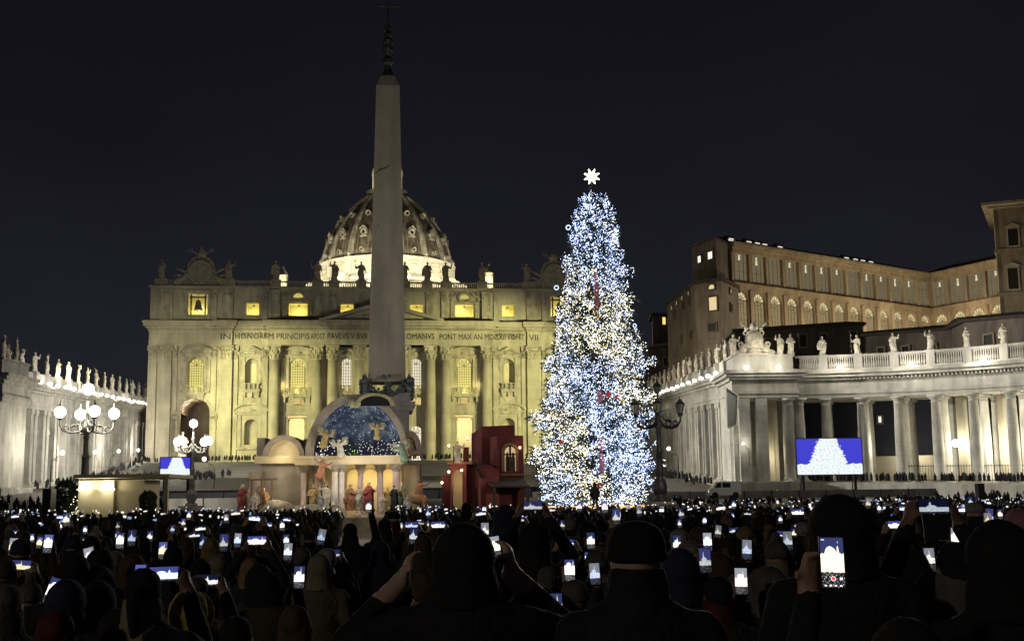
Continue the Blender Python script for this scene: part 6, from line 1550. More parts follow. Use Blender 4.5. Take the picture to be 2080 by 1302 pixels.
f = MB(); f.box(wq.x-.07, wq.x+.07, 78.4, 78.5, wz0, wz1); f.box(wq.x-.36, wq.x+.36, 78.4, 78.49, wz1-.62, wz1-.52); o = f.build('window_cross', WD, hs)
f = MB(); f.prism(arch_poly(wq.x, .72, wz0, wz1), 79.6, 79.65); f.build('lit_backdrop', glow('amber_room', (1, .74, .38), .62), hs)
f = MB()
for s_ in (-1, 1): f.lathe([(.14, wz0), (.13, wz0+.9), (.06, wz0+1.1), (.08, wz0+1.2), (0, wz0+1.3)], 8, c=(wq.x+s_*.19, 79.1, 0))
f.build('interior_statue', FM['white'], hs)
# left arched tower
ta, tb = at(914, 943, 77.4), at(947, 941, 77.4); aq = at(928, 952, 77.4)
m = MB(); wall(m, ta.x, tb.x, -.4, ta.z, 77.4, 79.5, [(aq.x, .70, -.3, aq.z, 1)]); m.build('arched_tower', REDL, hs)
f = MB(); f.box(ta.x-.15, tb.x+.4, 77.2, 79.6, ta.z, ta.z+.15); f.build('terrace_slab', mat('terracotta_edge', (.25, .13, .09), .8, .2, 2, .3), hs)
f = MB(); f.prism(arch_poly(aq.x, .70, -.3, aq.z), 79.3, 79.4); f.build('arch_backdrop', mat('arch_cream', (.75, .66, .40), .8, .1, 1, .1), hs)
for x0_, x1_, y_ in ((920, 930, 906), (941, 952, 908)): a_ = at(x0_, y_, 78); b_ = at(x1_, y_, 78); MB().box(a_.x, b_.x, 78, 78.4, ta.z+.15, a_.z).build('terrace_parapet', RED, hs)
a_ = at(948, 942, 78.2); b_ = at(962, 942, 78.2); MB().box(a_.x, b_.x, 78.2, 80, -.4, a_.z).build('tower_side', RED, hs)
a_, b_ = at(898, 965, 78), at(914, 966, 78); MB().box(a_.x, b_.x, 78, 80, -.4, a_.z).build('low_block', RED, hs)
# lean-to
a_, b_ = at(960, 944, 78.2), at(976, 968, 77.2); m = MB(); m.plan([(a_.x, 78.2), (b_.x, 77.2), (b_.x+1.2, 77.3), (b_.x+1.2, 79)], -.4, [a_.z, b_.z, b_.z-.05, a_.z]); m.build('lean_to_wall', REDL, hs)
f = MB(); f.prism(arch_poly(0, .34, 0, 1.5), -.05, 0); p = (Vector(a_)+Vector(b_))/2; f.build('small_door', WD, hs, False, (p.x, p.y-.03, 1.3), math.atan2(b_.y-a_.y, b_.x-a_.x))
rA, rB, rC, rD = at(958, 940, 78.1), at(994, 940, 79.6), at(1012, 967, 77.6), at(974, 968, 77.0)
for i in range(9):
    t0, t1 = i/9, (i+.62)/9; P = [Vector(rA).lerp(Vector(rB), t0), Vector(rA).lerp(Vector(rB), t1), Vector(rD).lerp(Vector(rC), t1), Vector(rD).lerp(Vector(rC), t0)]
    MB().add([p for p in P] + [p + Vector((0, 0, -.08)) for p in P], [(0, 1, 2, 3), (7, 6, 5, 4), (0, 4, 5, 1), (1, 5, 6, 2), (2, 6, 7, 3), (3, 7, 4, 0)]).build('slat', WD, hs)
# canopy
e0, e1, e2, e3 = at(985, 975, 77.6), at(1062, 972, 78.1), at(1076, 986, 76.4), at(1000, 986, 76.2); P = [e0, e1, e2, e3]
MB().add([p for p in P] + [p + Vector((0, 0, -.1)) for p in P], [(0, 1, 2, 3), (7, 6, 5, 4), (0, 4, 5, 1), (1, 5, 6, 2), (2, 6, 7, 3), (3, 7, 4, 0)]).build('canopy', WD, hs)
for px in (1004, 1072): q = at(px, 990, 76.4); MB().box(q.x-.1, q.x+.1, 76.3, 76.5, -.4, q.z+.1).build('canopy_post', WD, hs)
m = MB(); q0, q1 = at(1003, 985, 77.5), at(1062, 985, 77.5); m.box(q0.x, q1.x, 77.5, 78.2, -.4, q0.z-.05); m.build('lower_wall', RED, hs)
for px, py, Y in ((950, 889, 78.6), (1056, 909, 78.1), (912, 958, 77.2), (938, 955, 77.2), (898, 980, 77.8), (912, 905, 77.9)):
    q = at(px, py, Y); o = MB().ball((0, 0, 0), .075, 8, 6).build('wall_lamp', glow('wall_lamp_glow', (1, .62, .34), 10), hs, True, (q.x, Y-.12, q.z)); m = MB(); m.lathe([(.06, -.16), (.03, -.08)], 6); m.build('wall_lamp_bracket', IRON, o)
    lamp('house_light', (q.x, Y-.35, q.z+.05), 9, (1, .55, .30), .06)
lamp('house_light', (aq.x, 78.3, aq.z-.7), 26, (1, .86, .5), .1); lamp('house_wash', (-3.8, 72, 5.5), 190, (1, .80, .66), .6)

# ------------------------------------------------------------------ beige pavilion, shrubs, speakers, van
pvx0, pvz = at(160, 976, 62).x, at(160, 976, 62).z; pvx1 = at(290, 976, 62).x; pvx2 = at(232, 976, 62).x
pv = thing('pavilion', 'low beige pavilion with flat canopy and two bright wall lights on the left', 'pavilion', (0, 0, 0))
BEI = mat('beige_panel', (.50, .44, .30), .8, .1, .6, .1)
MB().box(pvx0, pvx2, 62, 65, -.4, pvz).build('front_panel', BEI, pv); MB().box(pvx2+.03, pvx1, 62.3, 65, -.4, pvz).build('side_panel', BEI, pv)
a_, b_ = at(152, 968, 61), at(346, 977, 61.6); m = MB(); m.plan([(a_.x, 60.8), (b_.x, 61.4), (b_.x, 66), (a_.x, 66)], [pvz+.1]*4, [pvz+.28]*4); m.build('canopy', BEI, pv)
q = at(338, 990, 61.8); MB().box(q.x-.1, q.x+.1, 61.7, 61.9, -.4, pvz+.1).build('canopy_post', BEI, pv)
for px in (170, 217):
    q = at(px, 990, 61.8); MB().box(q.x-.35, q.x+.35, 61.7, 61.99, q.z-.12, q.z-.05).build('wall_light', glow('wall_light_glow', (1, .93, .72), 8), pv); lamp('pavilion_light', (q.x, 61.6, q.z+.05), 42, (1, .92, .66), .15)
def shrub(px0, px1, py0, Y, label, lights=0):
    a, b = at(px0, py0, Y), at(px1, py0, Y); cx_, r = (a.x+b.x)/2, (b.x-a.x)/2; t = thing('topiary', label, 'shrub', (cx_, Y, -.25)); rn = random.Random(int(px0)); m = MB()
    for k in range(2600):
        z = rn.uniform(.3, a.z); aa = rn.uniform(0, 6.283); rr = r*(.82+.18*math.sqrt(max(0, 1-(max(0, z-a.z+r)/r)**2)))*rn.uniform(.75, 1.02)*(1 if z < a.z-r*.5 else max(.2, math.sqrt(max(0, 1-((z-a.z+r*.8)/(r*.85))**2))))
        p = Vector((rr*math.cos(aa), rr*math.sin(aa), z)); d = Vector((rn.gauss(0, 1), rn.gauss(0, 1), rn.gauss(0, 1))).normalized()*.13; e_ = d.orthogonal().normalized()*.06
        m.add([p-e_, p+e_, p+d], [(0, 1, 2)])
    tag(m.build('foliage', mat('box_leaf', (.035, .065, .022), .7, .4, 3, 0), t), kind='stuff'); MB().lathe([(.1, 0), (.08, a.z*.8)], 6).build('trunk', MAT['bark'], t)
    m = MB(); m.lathe([(r*.6, 0), (r*.75, .4), (r*.7, .4)], 12); m.build('planter', NRK, t)
    if lights:
        m = MB()
        for k in range(lights):
            z = rn.uniform(.5, a.z*.8); p = Vector((r*rn.uniform(.6, 1.05), -r*.4+rn.uniform(-.3, .3), z)); m.add([p + Vector(v)*.035 for v in oct_v], oct_f)
        tag(m.build('fairy_lights', glow('dim_warm_bulb', (1, .85, .55), 2.2), t), kind='stuff')
shrub(115, 158, 967, 60, 'tall clipped bush beside the left end of the beige pavilion', 40); shrub(286, 317, 988, 60, 'clipped bush at the right end of the beige pavilion')
for px0, px1, py, Y, nm in ((92, 109, 982, 58, 'left of the tall clipped bush'), (1983, 1996, 975, 90, 'before the curved colonnade near the right edge'), (1278, 1341, 1029, 8.2, None)):
    if nm is None: continue
    a, b = at(px0, py, Y), at(px1, py, Y); t = thing('loudspeaker', 'tall black loudspeaker tower ' + nm, 'loudspeaker', ((a.x+b.x)/2, Y, -.25)); w_ = (b.x-a.x)/2
    MB().box(-w_, w_, -.3, .4, a.z*.35, a.z).build('cabinet', IRON, t); MB().box(-w_*.25, w_*.25, -.1, .1, 0, a.z*.35).build('stand', IRON, t); MB().box(-w_*.85, w_*.85, -.33, -.3, a.z*.38, a.z*.97).build('grille', mat('speaker_mesh', (.02, .02, .02), .6, .1, 30, .3), t)
q0, q1 = at(1438, 1005, 118), at(1503, 1005, 118); vx = (q0.x+q1.x)/2; gz_ = at(1470, 1012, 118).z; s_ = (q1.x-q0.x)/3.0*1.0
van = thing('van', 'small white van parked at the foot of the right arm', 'van', (vx, 118, gz_)); WP = mat('white_paint', (.72, .72, .70), .35, .08, 1, 0); 
van.scale = (s_, s_, s_)
m = MB(); m.prism([(-1.5, .3), (1.5, .3), (1.5, 1.55), (.0, 1.6), (-.75, 1.55), (-1.15, .95), (-1.5, .85)], -.75, .75); m.build('body', WP, van)
GLS = mat('car_glass', (.02, .02, .025), .1, .1, 1, 0, spec=.6)
MB().prism([(-.95, 1.0), (-.35, 1.0), (-.35, 1.45), (-.68, 1.45)], -.77, -.76).build('window', GLS, van); MB().prism([(-.25, 1.0), (.5, 1.0), (.5, 1.45), (-.25, 1.45)], -.77, -.76).build('window', GLS, van)
MB().add([(-.79, -.6, 1.5), (-.79, .6, 1.5), (-1.17, .6, .98), (-1.17, -.6, .98)], [(0, 1, 2, 3)]).build('windscreen', GLS, van)
for x in (-.95, .95):
    for y in (-.72, .72): MB().tube([(x, y-.1, .3), (x, y+.1, .3)], .3, 14).build('wheel', mat('tyre', (.02, .02, .02), .8, .1, 3, .2), van)
MB().box(-1.53, -1.5, -.65, -.4, .6, .75).build('headlight', glow('headlight_dim', (1, .95, .8), 1.2), van)
# ------------------------------------------------------------------ the crowd
COATS = {'black': (.012, .012, .014), 'navy': (.014, .018, .035), 'charcoal': (.030, .030, .033), 'brown': (.045, .030, .020), 'olive': (.035, .038, .022), 'dark red': (.045, .010, .012), 'grey': (.045, .045, .047), 'beige': (.09, .075, .055)}
HATC = {'black': (.012, .012, .013), 'grey': (.09, .09, .09), 'cream': (.20, .17, .13), 'brown': (.07, .045, .03), 'blue': (.02, .028, .055), 'yellow': (.42, .34, .06), 'white': (.28, .27, .25), 'dark red': (.07, .014, .016), 'fair': (.22, .15, .07), 'pink': (.36, .17, .19)}
SKINS = [(.36, .23, .17), (.30, .19, .14), (.20, .12, .085), (.42, .29, .22)]
CM = {k: mat('coat_' + k.replace(' ', '_'), v, .85, .35, 4, .5, world=False) for k, v in COATS.items()}
HM = {k: mat('hat_' + k.replace(' ', '_'), v, .9, .35, 9, .25, world=False) for k, v in HATC.items()}
SM = [mat(f'skin_tone_{"abcd"[i]}', v, .55, .12, 6, .1, world=False) for i, v in enumerate(SKINS)]
TM = [mat('trousers_dark', (.015, .017, .025), .85, .2, 4, .4, world=False), mat('trousers_denim', (.03, .045, .08), .85, .3, 6, .4, world=False)]
POSES = {}
for i, ps in enumerate(('down', 'two', 'two_high', 'right', 'right_high', 'left', 'left_high', 'frame')):
    POSES[ps] = body_mesh(ps, .019, .42, seed=i, wide=1.0 + .05*(i % 3))
HATS = {k: hat_mesh(k) for k in ('beanie', 'bobble_hat', 'hood', 'fur_hood', 'long_hair', 'ponytail', 'cap', 'short_hair')}
for h_ in HATS.values(): h_.materials.clear(); h_.materials.append(None)
HNAME = {'beanie': 'hat', 'bobble_hat': 'hat', 'hood': 'hood', 'fur_hood': 'hood', 'long_hair': 'hair', 'ponytail': 'hair', 'cap': 'hat', 'short_hair': 'hair'}
# phone screens: four pictures
def phone_screen(name, kind):
    m = bpy.data.materials.new(name); m.use_nodes = True; nt = m.node_tree; N = nt.nodes; L = nt.links; N.clear()
    uv = N.new('ShaderNodeUVMap'); sp = N.new('ShaderNodeSeparateXYZ'); L.new(uv.outputs[0], sp.inputs[0]); U, V = sp.outputs[0], sp.outputs[1]
    oi = N.new('ShaderNodeObjectInfo')
    def M(op, a, b=None):
        n = N.new('ShaderNodeMath'); n.operation = op
        for i, v in enumerate((a, b)):
            if v is None: continue
            if isinstance(v, (int, float)): n.inputs[i].default_value = v
            else: L.new(v, n.inputs[i])
        return n.outputs[0]
    nz = N.new('ShaderNodeTexNoise'); nz.inputs['Scale'].default_value = 9; nz.inputs['Detail'].default_value = 5; nz.noise_dimensions = '4D'
    L.new(uv.outputs[0], nz.inputs['Vector']); L.new(M('MULTIPLY', oi.outputs['Random'], 40), nz.inputs['W'])
    j = M('MULTIPLY', M('SUBTRACT', nz.outputs[0], .5), .25); ph = kind in ('tall', 'tall_blue', 'white')
    top, bot = (M('ADD', M('MULTIPLY', oi.outputs['Random'], .24), .48), .30) if ph else (M('ADD', M('MULTIPLY', oi.outputs['Random'], .2), .42), .12)
    band = M('MULTIPLY', M('LESS_THAN', M('ADD', V, j), top), M('GREATER_THAN', M('ADD', V, M('MULTIPLY', j, .4)), bot))
    tx = M('ADD', M('MULTIPLY', oi.outputs['Random'], .5), .35)
    wd = M('MULTIPLY', M('SUBTRACT', .90 if ph else .88, V), .24 if ph else .13)
    tree_ = M('MULTIPLY', M('LESS_THAN', M('ADD', M('ABSOLUTE', M('SUBTRACT', U, tx)), M('MULTIPLY', j, .6)), wd), M('GREATER_THAN', V, bot))
    dome_ = M('LESS_THAN', M('ADD', M('ADD', M('POWER', M('MULTIPLY', M('SUBTRACT', U, .42), 3.4 if not ph else 2.4), 2), M('POWER', M('MULTIPLY', M('SUBTRACT', V, top), 4), 2)), j), .35)
    lit = M('MAXIMUM', M('MAXIMUM', band, tree_), dome_)
    spk = N.new('ShaderNodeTexNoise'); spk.inputs['Scale'].default_value = 26; L.new(uv.outputs[0], spk.inputs['Vector']); dots = M('MULTIPLY', M('GREATER_THAN', spk.outputs[0], .62), M('LESS_THAN', V, bot))
    lit = M('MAXIMUM', lit, M('MULTIPLY', dots, .6))
    sky = {'tall': (.035, .045, .14), 'tall_blue': (.10, .12, .42), 'white': (.35, .36, .42), 'wide': (.06, .07, .27), 'wide_dark': (.012, .016, .05)}[kind]
    dark = N.new('ShaderNodeMix'); dark.data_type = 'RGBA'; L.new(M('GREATER_THAN', V, bot), dark.inputs[0]); dark.inputs[6].default_value = (.012, .014, .03, 1); dark.inputs[7].default_value = (*sky, 1)
    mx = N.new('ShaderNodeMix'); mx.data_type = 'RGBA'; L.new(lit, mx.inputs[0]); L.new(dark.outputs[2], mx.inputs[6]); 
    hue = N.new('ShaderNodeValToRGB'); hue.color_ramp.elements[0].color = (1.0, .86, .52, 1); hue.color_ramp.elements[1].color = (.62, .76, 1.0, 1); e_m = hue.color_ramp.elements.new(.5); e_m.color = (1, 1, .96, 1); L.new(M('FRACT', M('MULTIPLY', oi.outputs['Random'], 17.3)), hue.inputs[0]); hs_ = N.new('ShaderNodeVectorMath'); hs_.operation = 'SCALE'; L.new(hue.outputs[0], hs_.inputs[0]); L.new(M('ADD', M('MULTIPLY', nz.outputs[0], 2.6), .2), hs_.inputs['Scale']); L.new(hs_.outputs[0], mx.inputs[7])
    e = N.new('ShaderNodeEmission'); L.new(mx.outputs[2], e.inputs[0]); L.new(M('ADD', M('MULTIPLY', oi.outputs['Random'], .95), .35), e.inputs[1])
    o = N.new('ShaderNodeOutputMaterial'); L.new(e.outputs[0], o.inputs[0]); m.cycles.emission_sampling = 'NONE'; return m
PS = {k: phone_screen('phone_picture_' + k, k) for k in ('tall', 'tall_blue', 'white', 'wide', 'wide_dark')}
PHB = MB().cbox((0, 0, 0), (.076, .009, .158)).mesh('phone', mat('phone_case', (.02, .02, .022), .4, .1, 5, 0, world=False)); PHW = MB().cbox((0, 0, 0), (.158, .009, .076)).mesh('phone', MAT['phone_case'])
SCR = {k: uvquad('phone_display', *((.070, .148) if 'wide' not in k else (.148, .070)), PS[k], -.0055) for k in PS}
def phone(loc, kind, label, group='phones held up by the crowd', tilt=0, yaw=0, s=1.0):
    o = ob('phone', PHW if 'wide' in kind else PHB, None, loc, yaw, s); o.rotation_euler = (R(-8), tilt, yaw)
    ob('display', SCR[kind], o); tag(o, label, 'phone', group); return o
PEOPLE = []
m = MB(); m.lathe([(.15, 1.40), (.125, 1.46), (.105, 1.50), (.098, 1.56), (.092, 1.605), (.08, 1.605)], 16, c=(0, .0, 0), sy=.95); COLLAR = fuse(m, .016, .6, 1, 'collar', disp=.012, dscale=.05); COLLAR.materials.append(None)
def person(x, y, k, pose, hat, hatc, coat, rz, ctx=None, zb=None, skin=None, wide=1.0):
    me, grips, hd = POSES[pose]; z = gzw(x, y) if zb is None else zb
    o = ob('person', me, None, (x, y, z), rz, (k*wide, k*wide, k)); rnd = random.Random(int((x*31+y*17)*100))
    for i, m in enumerate((CM[coat], SM[skin if skin is not None else rnd.randrange(4)], TM[rnd.randrange(2)])):
        o.material_slots[i].link = 'OBJECT'; o.material_slots[i].material = m
    h = ob(HNAME[hat], HATS[hat], o, hd, 0, 1.0); h.material_slots[0].link = 'OBJECT'; h.material_slots[0].material = HM[hatc]
    PEOPLE.append(dict(o=o, x=x, y=y, pose=pose, hat=hat, hatc=hatc, coat=coat, ctx=ctx))
    if hat in ('beanie', 'cap', 'short_hair', 'bobble_hat', 'ponytail') and (rnd.random() < .8 or k > 1.05 or y < 5.2):
        c_ = ob('collar', COLLAR, o); c_.material_slots[0].link = 'OBJECT'; c_.material_slots[0].material = CM[coat] if rnd.random() < .75 else HM[rnd.choice(('grey', 'cream', 'dark red'))]
    g = None
    if grips:
        M = Matrix.Translation((x, y, z)) @ Matrix.Rotation(rz, 4, 'Z') @ Matrix.Diagonal((k*wide, k*wide, k, 1)); g = M @ grips[0]
    return o, g
hair = ('long_hair', 'ponytail', 'short_hair')
# --- people who can be picked out one by one in the photograph: head centre px, head top py, distance, ...
HERO = [(942, 1064, 5.4, 'frame', 'hood', 'black', 'black', 1.0, .0), (1291, 1062, 4.9, 'down', 'beanie', 'black', 'black', 1.0, 0), (1702, 1006, 5.4, 'down', 'hood', 'black', 'black', 1.0, 0), (2026, 1058, 4.5, 'down', 'hood', 'black', 'black', 1.0, 0),
        (1850, 1114, 6.6, 'down', 'long_hair', 'black', 'dark red', 1.0, .2), (385, 1198, 6.6, 'down', 'fur_hood', 'yellow', 'black', 1.0, 0), (152, 1124, 7.6, 'down', 'long_hair', 'black', 'black', 1.0, 0),
        (527, 1146, 9.0, 'down', 'hood', 'olive' if False else 'black', 'olive', 1.0, .2), (1166, 1180, 7.6, 'down', 'beanie', 'grey', 'charcoal', 1.0, -.1), (1084, 1062, 9.6, 'two_high', 'hood', 'black', 'black', 1.0, 0), (1027, 1026, 12.5, 'down', 'hood', 'blue', 'navy', 1.0, 0),
        (1212, 1118, 9.5, 'two', 'beanie', 'grey', 'grey', 1.0, 0), (240, 1236, 6.0, 'down', 'hood', 'black', 'black', 1.0, .3), (115, 1240, 5.6, 'down', 'long_hair', 'dark red', 'dark red', 1.0, 0), (1560, 1150, 7.4, 'down', 'fur_hood', 'grey', 'black', 1.0, .2),
        (12, 1185, 6.0, 'down', 'short_hair', 'grey', 'grey', 1.0, 0), (60, 1170, 8.2, 'down', 'bobble_hat', 'grey', 'charcoal', 1.0, 0), (290, 1186, 8.0, 'down', 'beanie', 'brown', 'brown', 1.0, 0), (1400, 1100, 9.0, 'down', 'beanie', 'cream', 'charcoal', 1.0, 0), (1475, 1118, 9.4, 'down', 'bobble_hat', 'grey', 'black', 1.0, 0),
        (712, 1062, 15.0, 'right_high', 'short_hair', 'black', 'black', 1.0, 0), (782, 1052, 16.0, 'down', 'short_hair', 'black', 'navy', 1.0, 0), (800, 1038, 19.0, 'down', 'cap', 'black', 'black', 1.0, 0), (948, 1020, 22.0, 'down', 'short_hair', 'black', 'black', 1.0, 0), (650, 1125, 10.4, 'down', 'hood', 'cream', 'beige', 1.0, 0),
        (230, 1120, 10.4, 'down', 'beanie', 'cream', 'brown', 1.0, .1), (270, 1124, 10.0, 'down', 'hood', 'brown', 'black', 1.0, 0), (200, 1180, 7.0, 'down', 'hood', 'black', 'charcoal', 1.0, 0), (600, 1230, 6.4, 'down', 'long_hair', 'brown', 'black', 1.0, -.2), (480, 1250, 5.6, 'down', 'short_hair', 'black', 'black', 1, 0),
        (1770, 1170, 6.2, 'down', 'hood', 'black', 'charcoal', 1, 0), (1300, 1290, 3.6, 'down', 'hood', 'black', 'black', 1, 0) if False else (1098, 1190, 7.4, 'down', 'hood', 'black', 'charcoal', 1, .1), (860, 1085, 11.5, 'down', 'short_hair', 'brown', 'olive', 1, 0), (1980, 1020, 14.0, 'down', 'cap', 'white', 'navy', 1, 0), (2070, 1035, 9.5, 'down', 'beanie', 'pink', 'dark red', 1, 0)]
TOPH = {'beanie': .145, 'bobble_hat': .2, 'hood': .155, 'fur_hood': .155, 'long_hair': .13, 'ponytail': .13, 'cap': .125, 'short_hair': .125}
used = []
NEAR_DESC = {0: 'big hooded man in black filming with both hands, large in front below the obelisk', 1: 'broad man in round black beanie seen from behind, in front below the fir', 2: 'tall man in black hood seen from behind, below the giant screen', 3: 'large dark hooded head cut by the right edge', 4: 'long dark haired woman in dark red coat behind the hands with landscape phone', 5: 'person in yellow edged hood low at the left front', 6: 'woman with long black hair at the left front', 9: 'tall hooded figure in black raising a phone, before the fir', 10: 'person in blue hood standing out above the crowd below the red house'}
for i, (px, py, Y, pose, hat, hc, coat, wd, yaw) in enumerate(HERO):
    q = at(px, py, Y); me, gr, hd = POSES[pose]; k = (q.z - gzw(q.x, Y))/(hd.z + TOPH[hat])
    k2 = max(.84, min(1.13, k)); o, g = person(q.x, Y, k2, pose, hat, hc, coat, yaw, zb=(q.z - k2*(hd.z+TOPH[hat])), skin=3 if i == 0 else None, wide=1.12 if i in (0, 1, 2) else 1.0)
    PEOPLE[-1]['label'] = NEAR_DESC.get(i)
    if PEOPLE[-1]['label'] is None: PEOPLE[-1]['px'] = px
    used.append((q.x, Y, .36))
    if g is not None and i != 0: phone(g, 'wide' if 'two' in pose else 'tall', 'glowing phone held by the person ' + {9: 'in the tall black hood before the fir', 11: 'in grey beanie and grey coat before the fir', 20: 'beside the paved aisle with one arm raised'}.get(i, 'nearby'), tilt=0)
    if i == 0: phone(g, 'wide', 'phone held behind the head of the big hooded man in front')
# --- phones that can be picked out: px, py, distance, kind, tilt
PH = [(1690, 1142, 3.65, 'tall', .03, 'largest upright phone, showing the lit basilica, in a raised hand below the giant screen'), (1896, 1028, 6.0, 'wide_dark', 0, 'phone held sideways by two raised hands near the right edge, showing the square'), (1922, 1172, 6.5, 'tall_blue', .03, 'upright phone showing the blue-white fir, low at the right'),
      (1128, 1236, 6.0, 'tall', -.03, 'upright phone low in the middle showing the basilica'), (608, 1172, 9.0, 'tall', 0, 'upright phone with white picture left of the paved aisle'), (333, 1165, 6.3, 'wide', -.02, 'wide bright phone showing dome and fir at the left'), (420, 1178, 7.9, 'wide_dark', -.02, 'dark rimmed phone held sideways, right of the wide bright phone'),
      (1432, 1138, 7.4, 'tall_blue', 0, 'tall bright phone with violet sky between cream beanie and grey bobble hat'), (1390, 1144, 8.2, 'tall', 0, 'phone with white picture left of the tall violet one'), (1505, 1180, 7.0, 'white', .02, 'glaring white phone left of the grey fur hood'), (1157, 1158, 9.2, 'tall', 0, 'upright phone above the grey knitted beanie'),
      (1208, 1165, 8.6, 'white', -.05, 'phone glowing white and yellow below the grey beanie'), (1375, 1104, 11.5, 'tall', 0, 'phone with orange rim right of the broad man'), (1437, 1100, 11.0, 'white', 0, 'white phone above the tall violet one'), (1517, 1116, 10.0, 'white', .08, 'white phone right of the grey bobble hat'), (1200, 1098, 12.0, 'tall', 0, 'phone with rows of icons over the grey coat'),
      (1125, 1068, 12.5, 'tall', .05, 'phone held upright by a raised hand right of the tall hooded figure'), (1748, 1130, 9.0, 'tall', -.12, 'tilted phone right of the tall black hood'), (1600, 1098, 10.5, 'white', 0, 'right one of two phones left of the tall black hood'), (1588, 1096, 11.0, 'tall', 0, 'left one of two phones left of the tall black hood'), (1820, 1066, 12.0, 'wide', 0, 'phone held sideways left of the two raised hands'),
      (1760, 1090, 12.5, 'tall', .04, 'small phone right of the tall black hood'), (1941, 1092, 10.0, 'white', .1, 'white phone right of the two raised hands'), (1888, 1135, 9.0, 'white', 0, 'short white phone under the two raised hands'), (1006, 1110, 9.5, 'white', -.15, 'tilted white phone right of the big hooded man'), (27, 1110, 11.5, 'white', .02, 'bright white phone at the far left'),
      (98, 1104, 11.0, 'tall_blue', .04, 'violet phone right of the far left white phone'), (15, 1148, 9.6, 'wide', 0, 'wide phone cut by the left edge'), (42, 1148, 9.4, 'wide', .05, 'wide phone next to the one at the left edge'), (182, 1132, 9.8, 'white', -.25, 'tilted phone right of the long haired woman'), (244, 1098, 12.5, 'tall', 0, 'dark rimmed phone left of the middle left'),
      (268, 1092, 12.5, 'tall', 0, 'phone with fir picture beside a dark rimmed one'), (455, 1102, 11.5, 'tall_blue', .03, 'violet phone held high above olive sleeves'), (331, 1118, 11.5, 'tall_blue', 0, 'narrow phone with lone fir above the wide bright phone'), (522, 1098, 10.5, 'wide', 0, 'wide white phone left of the middle of the left crowd'), (653, 1090, 12.5, 'white', .2, 'tilted white phone near the raised arm'),
      (585, 1120, 11.5, 'white', .05, 'white phone at the ear of the cream hooded person'), (674, 1124, 12.0, 'wide', 0, 'wide yellowish phone beside the aisle'), (108, 1200, 7.0, 'tall', .3, 'tilted phone low at the left'), (285, 1170, 8.0, 'tall_blue', 0, 'small phone with fir left of the wide bright phone'),
      (890, 1066, 14.0, 'wide', 0, 'phone held sideways right of the aisle'), (840, 1088, 12.0, 'tall', .1, 'phone left of the big man near his hand'), (836, 1066, 15.0, 'wide', 0, 'wide phone right of the aisle, farther left'), (985, 1078, 12.0, 'white', 0, 'white phone right of the big hood'), (1620, 1040, 16, 'wide', 0, 'wide phone left of the tall black hood, farther back'), (2010, 1048, 13, 'tall_blue', .1, 'blue phone above the right edge head'), (1650, 1080, 13, 'white', 0, 'white phone touching the tall black hood')]
rnd = random.Random(77); hk = list(HATS)
HPX = {'beanie': ('black', 'grey', 'cream', 'brown', 'white', 'dark red', 'blue'), 'bobble_hat': ('grey', 'cream', 'white', 'dark red', 'black'), 'hood': ('black', 'black', 'brown', 'cream', 'blue', 'grey'), 'fur_hood': ('brown', 'black', 'cream'), 'long_hair': ('black', 'brown', 'fair'), 'ponytail': ('black', 'brown', 'fair'), 'cap': ('black', 'blue', 'grey'), 'short_hair': ('black', 'black', 'brown', 'grey')}
def rhat():
    h = rnd.choices(hk, (5, 2.2, 5, 2, 4, 2, 1.2, 5))[0]; return h, rnd.choice(HPX[h])
def rcoat(): return rnd.choices(list(COATS), (9, 5, 6, 3, 3, 1.6, 2, 1.2))[0]
for px, py, Y, kind, tilt, lb in PH:
    q = at(px, py, Y); wide_ = 'wide' in kind; cands = ('two', 'two_high') if wide_ else ('right', 'right_high', 'left', 'left_high')
    best = min(((abs((q.z - gzw(q.x, Y))/POSES[c][1][0].z - .96) + rnd.uniform(0, .02)), c) for c in cands)[1]; g = POSES[best][1][0]
    if px == 1690: best = 'left_high'; g = POSES[best][1][0]
    k = (q.z - gzw(q.x, Y))/g.z; k = max(.80, min(1.12, k)); zb = q.z - k*g.z
    h, hc = rhat(); co = rcoat()
    if px == 1690: h, hc, co = 'hood', 'black', 'black'
    if px == 1896: h, hc, co = 'short_hair', 'black', 'black'
    x, y = q.x - g.x*k - (.035 if px == 1690 else 0), Y - g.y*k
    person(x, y, k, best, h, hc, co, 0, zb=zb); PEOPLE[-1]['px'] = px; PEOPLE[-1]['plabel'] = lb; used.append((x, y, .40))
    phone(q, kind, lb, tilt=tilt, s=1.0 if Y < 9 else 1.08)
    if px == 1690:
        P_ = C.objects[-2] if C.objects[-2].name.startswith('phone') and C.objects[-2].parent is None else C.objects[-1].parent
        MB().ball((0, -.0062, -.048), (.0045, .0005, .0045), 10, 6).build('record_button', glow('record_red', (.9, .08, .12), 1.2), P_); mm = MB()
        for i in range(16):
            a_, b_ = math.pi*i/8, math.pi*(i+1)/8; mm.add([(c*math.cos(t), -.0062, -.048 + c*math.sin(t)) for c, t in ((.0058, a_), (.0075, a_), (.0075, b_), (.0058, b_))], [(0, 1, 2, 3)])
        for xx in (-.024, -.009, .006, .022): mm.cbox((xx, -.0061, -.069), (.007, .0004, .004))
        mm.cbox((.024, -.0061, -.048), (.008, .0004, .007)); mm.cbox((-.027, -.0061, .067), (.01, .0004, .002)); mm.build('screen_buttons', glow('icon_white', (1, 1, 1), 1.3), P_)
    if px == 1896:                                 # dark flip cover hanging under the landscape phone
        m = MB(); m.cbox((0, 0, -.105), (.125, .006, .13)); m.build('flip_cover', MAT['phone_case'], C.objects[-1].parent or C.objects[-1])
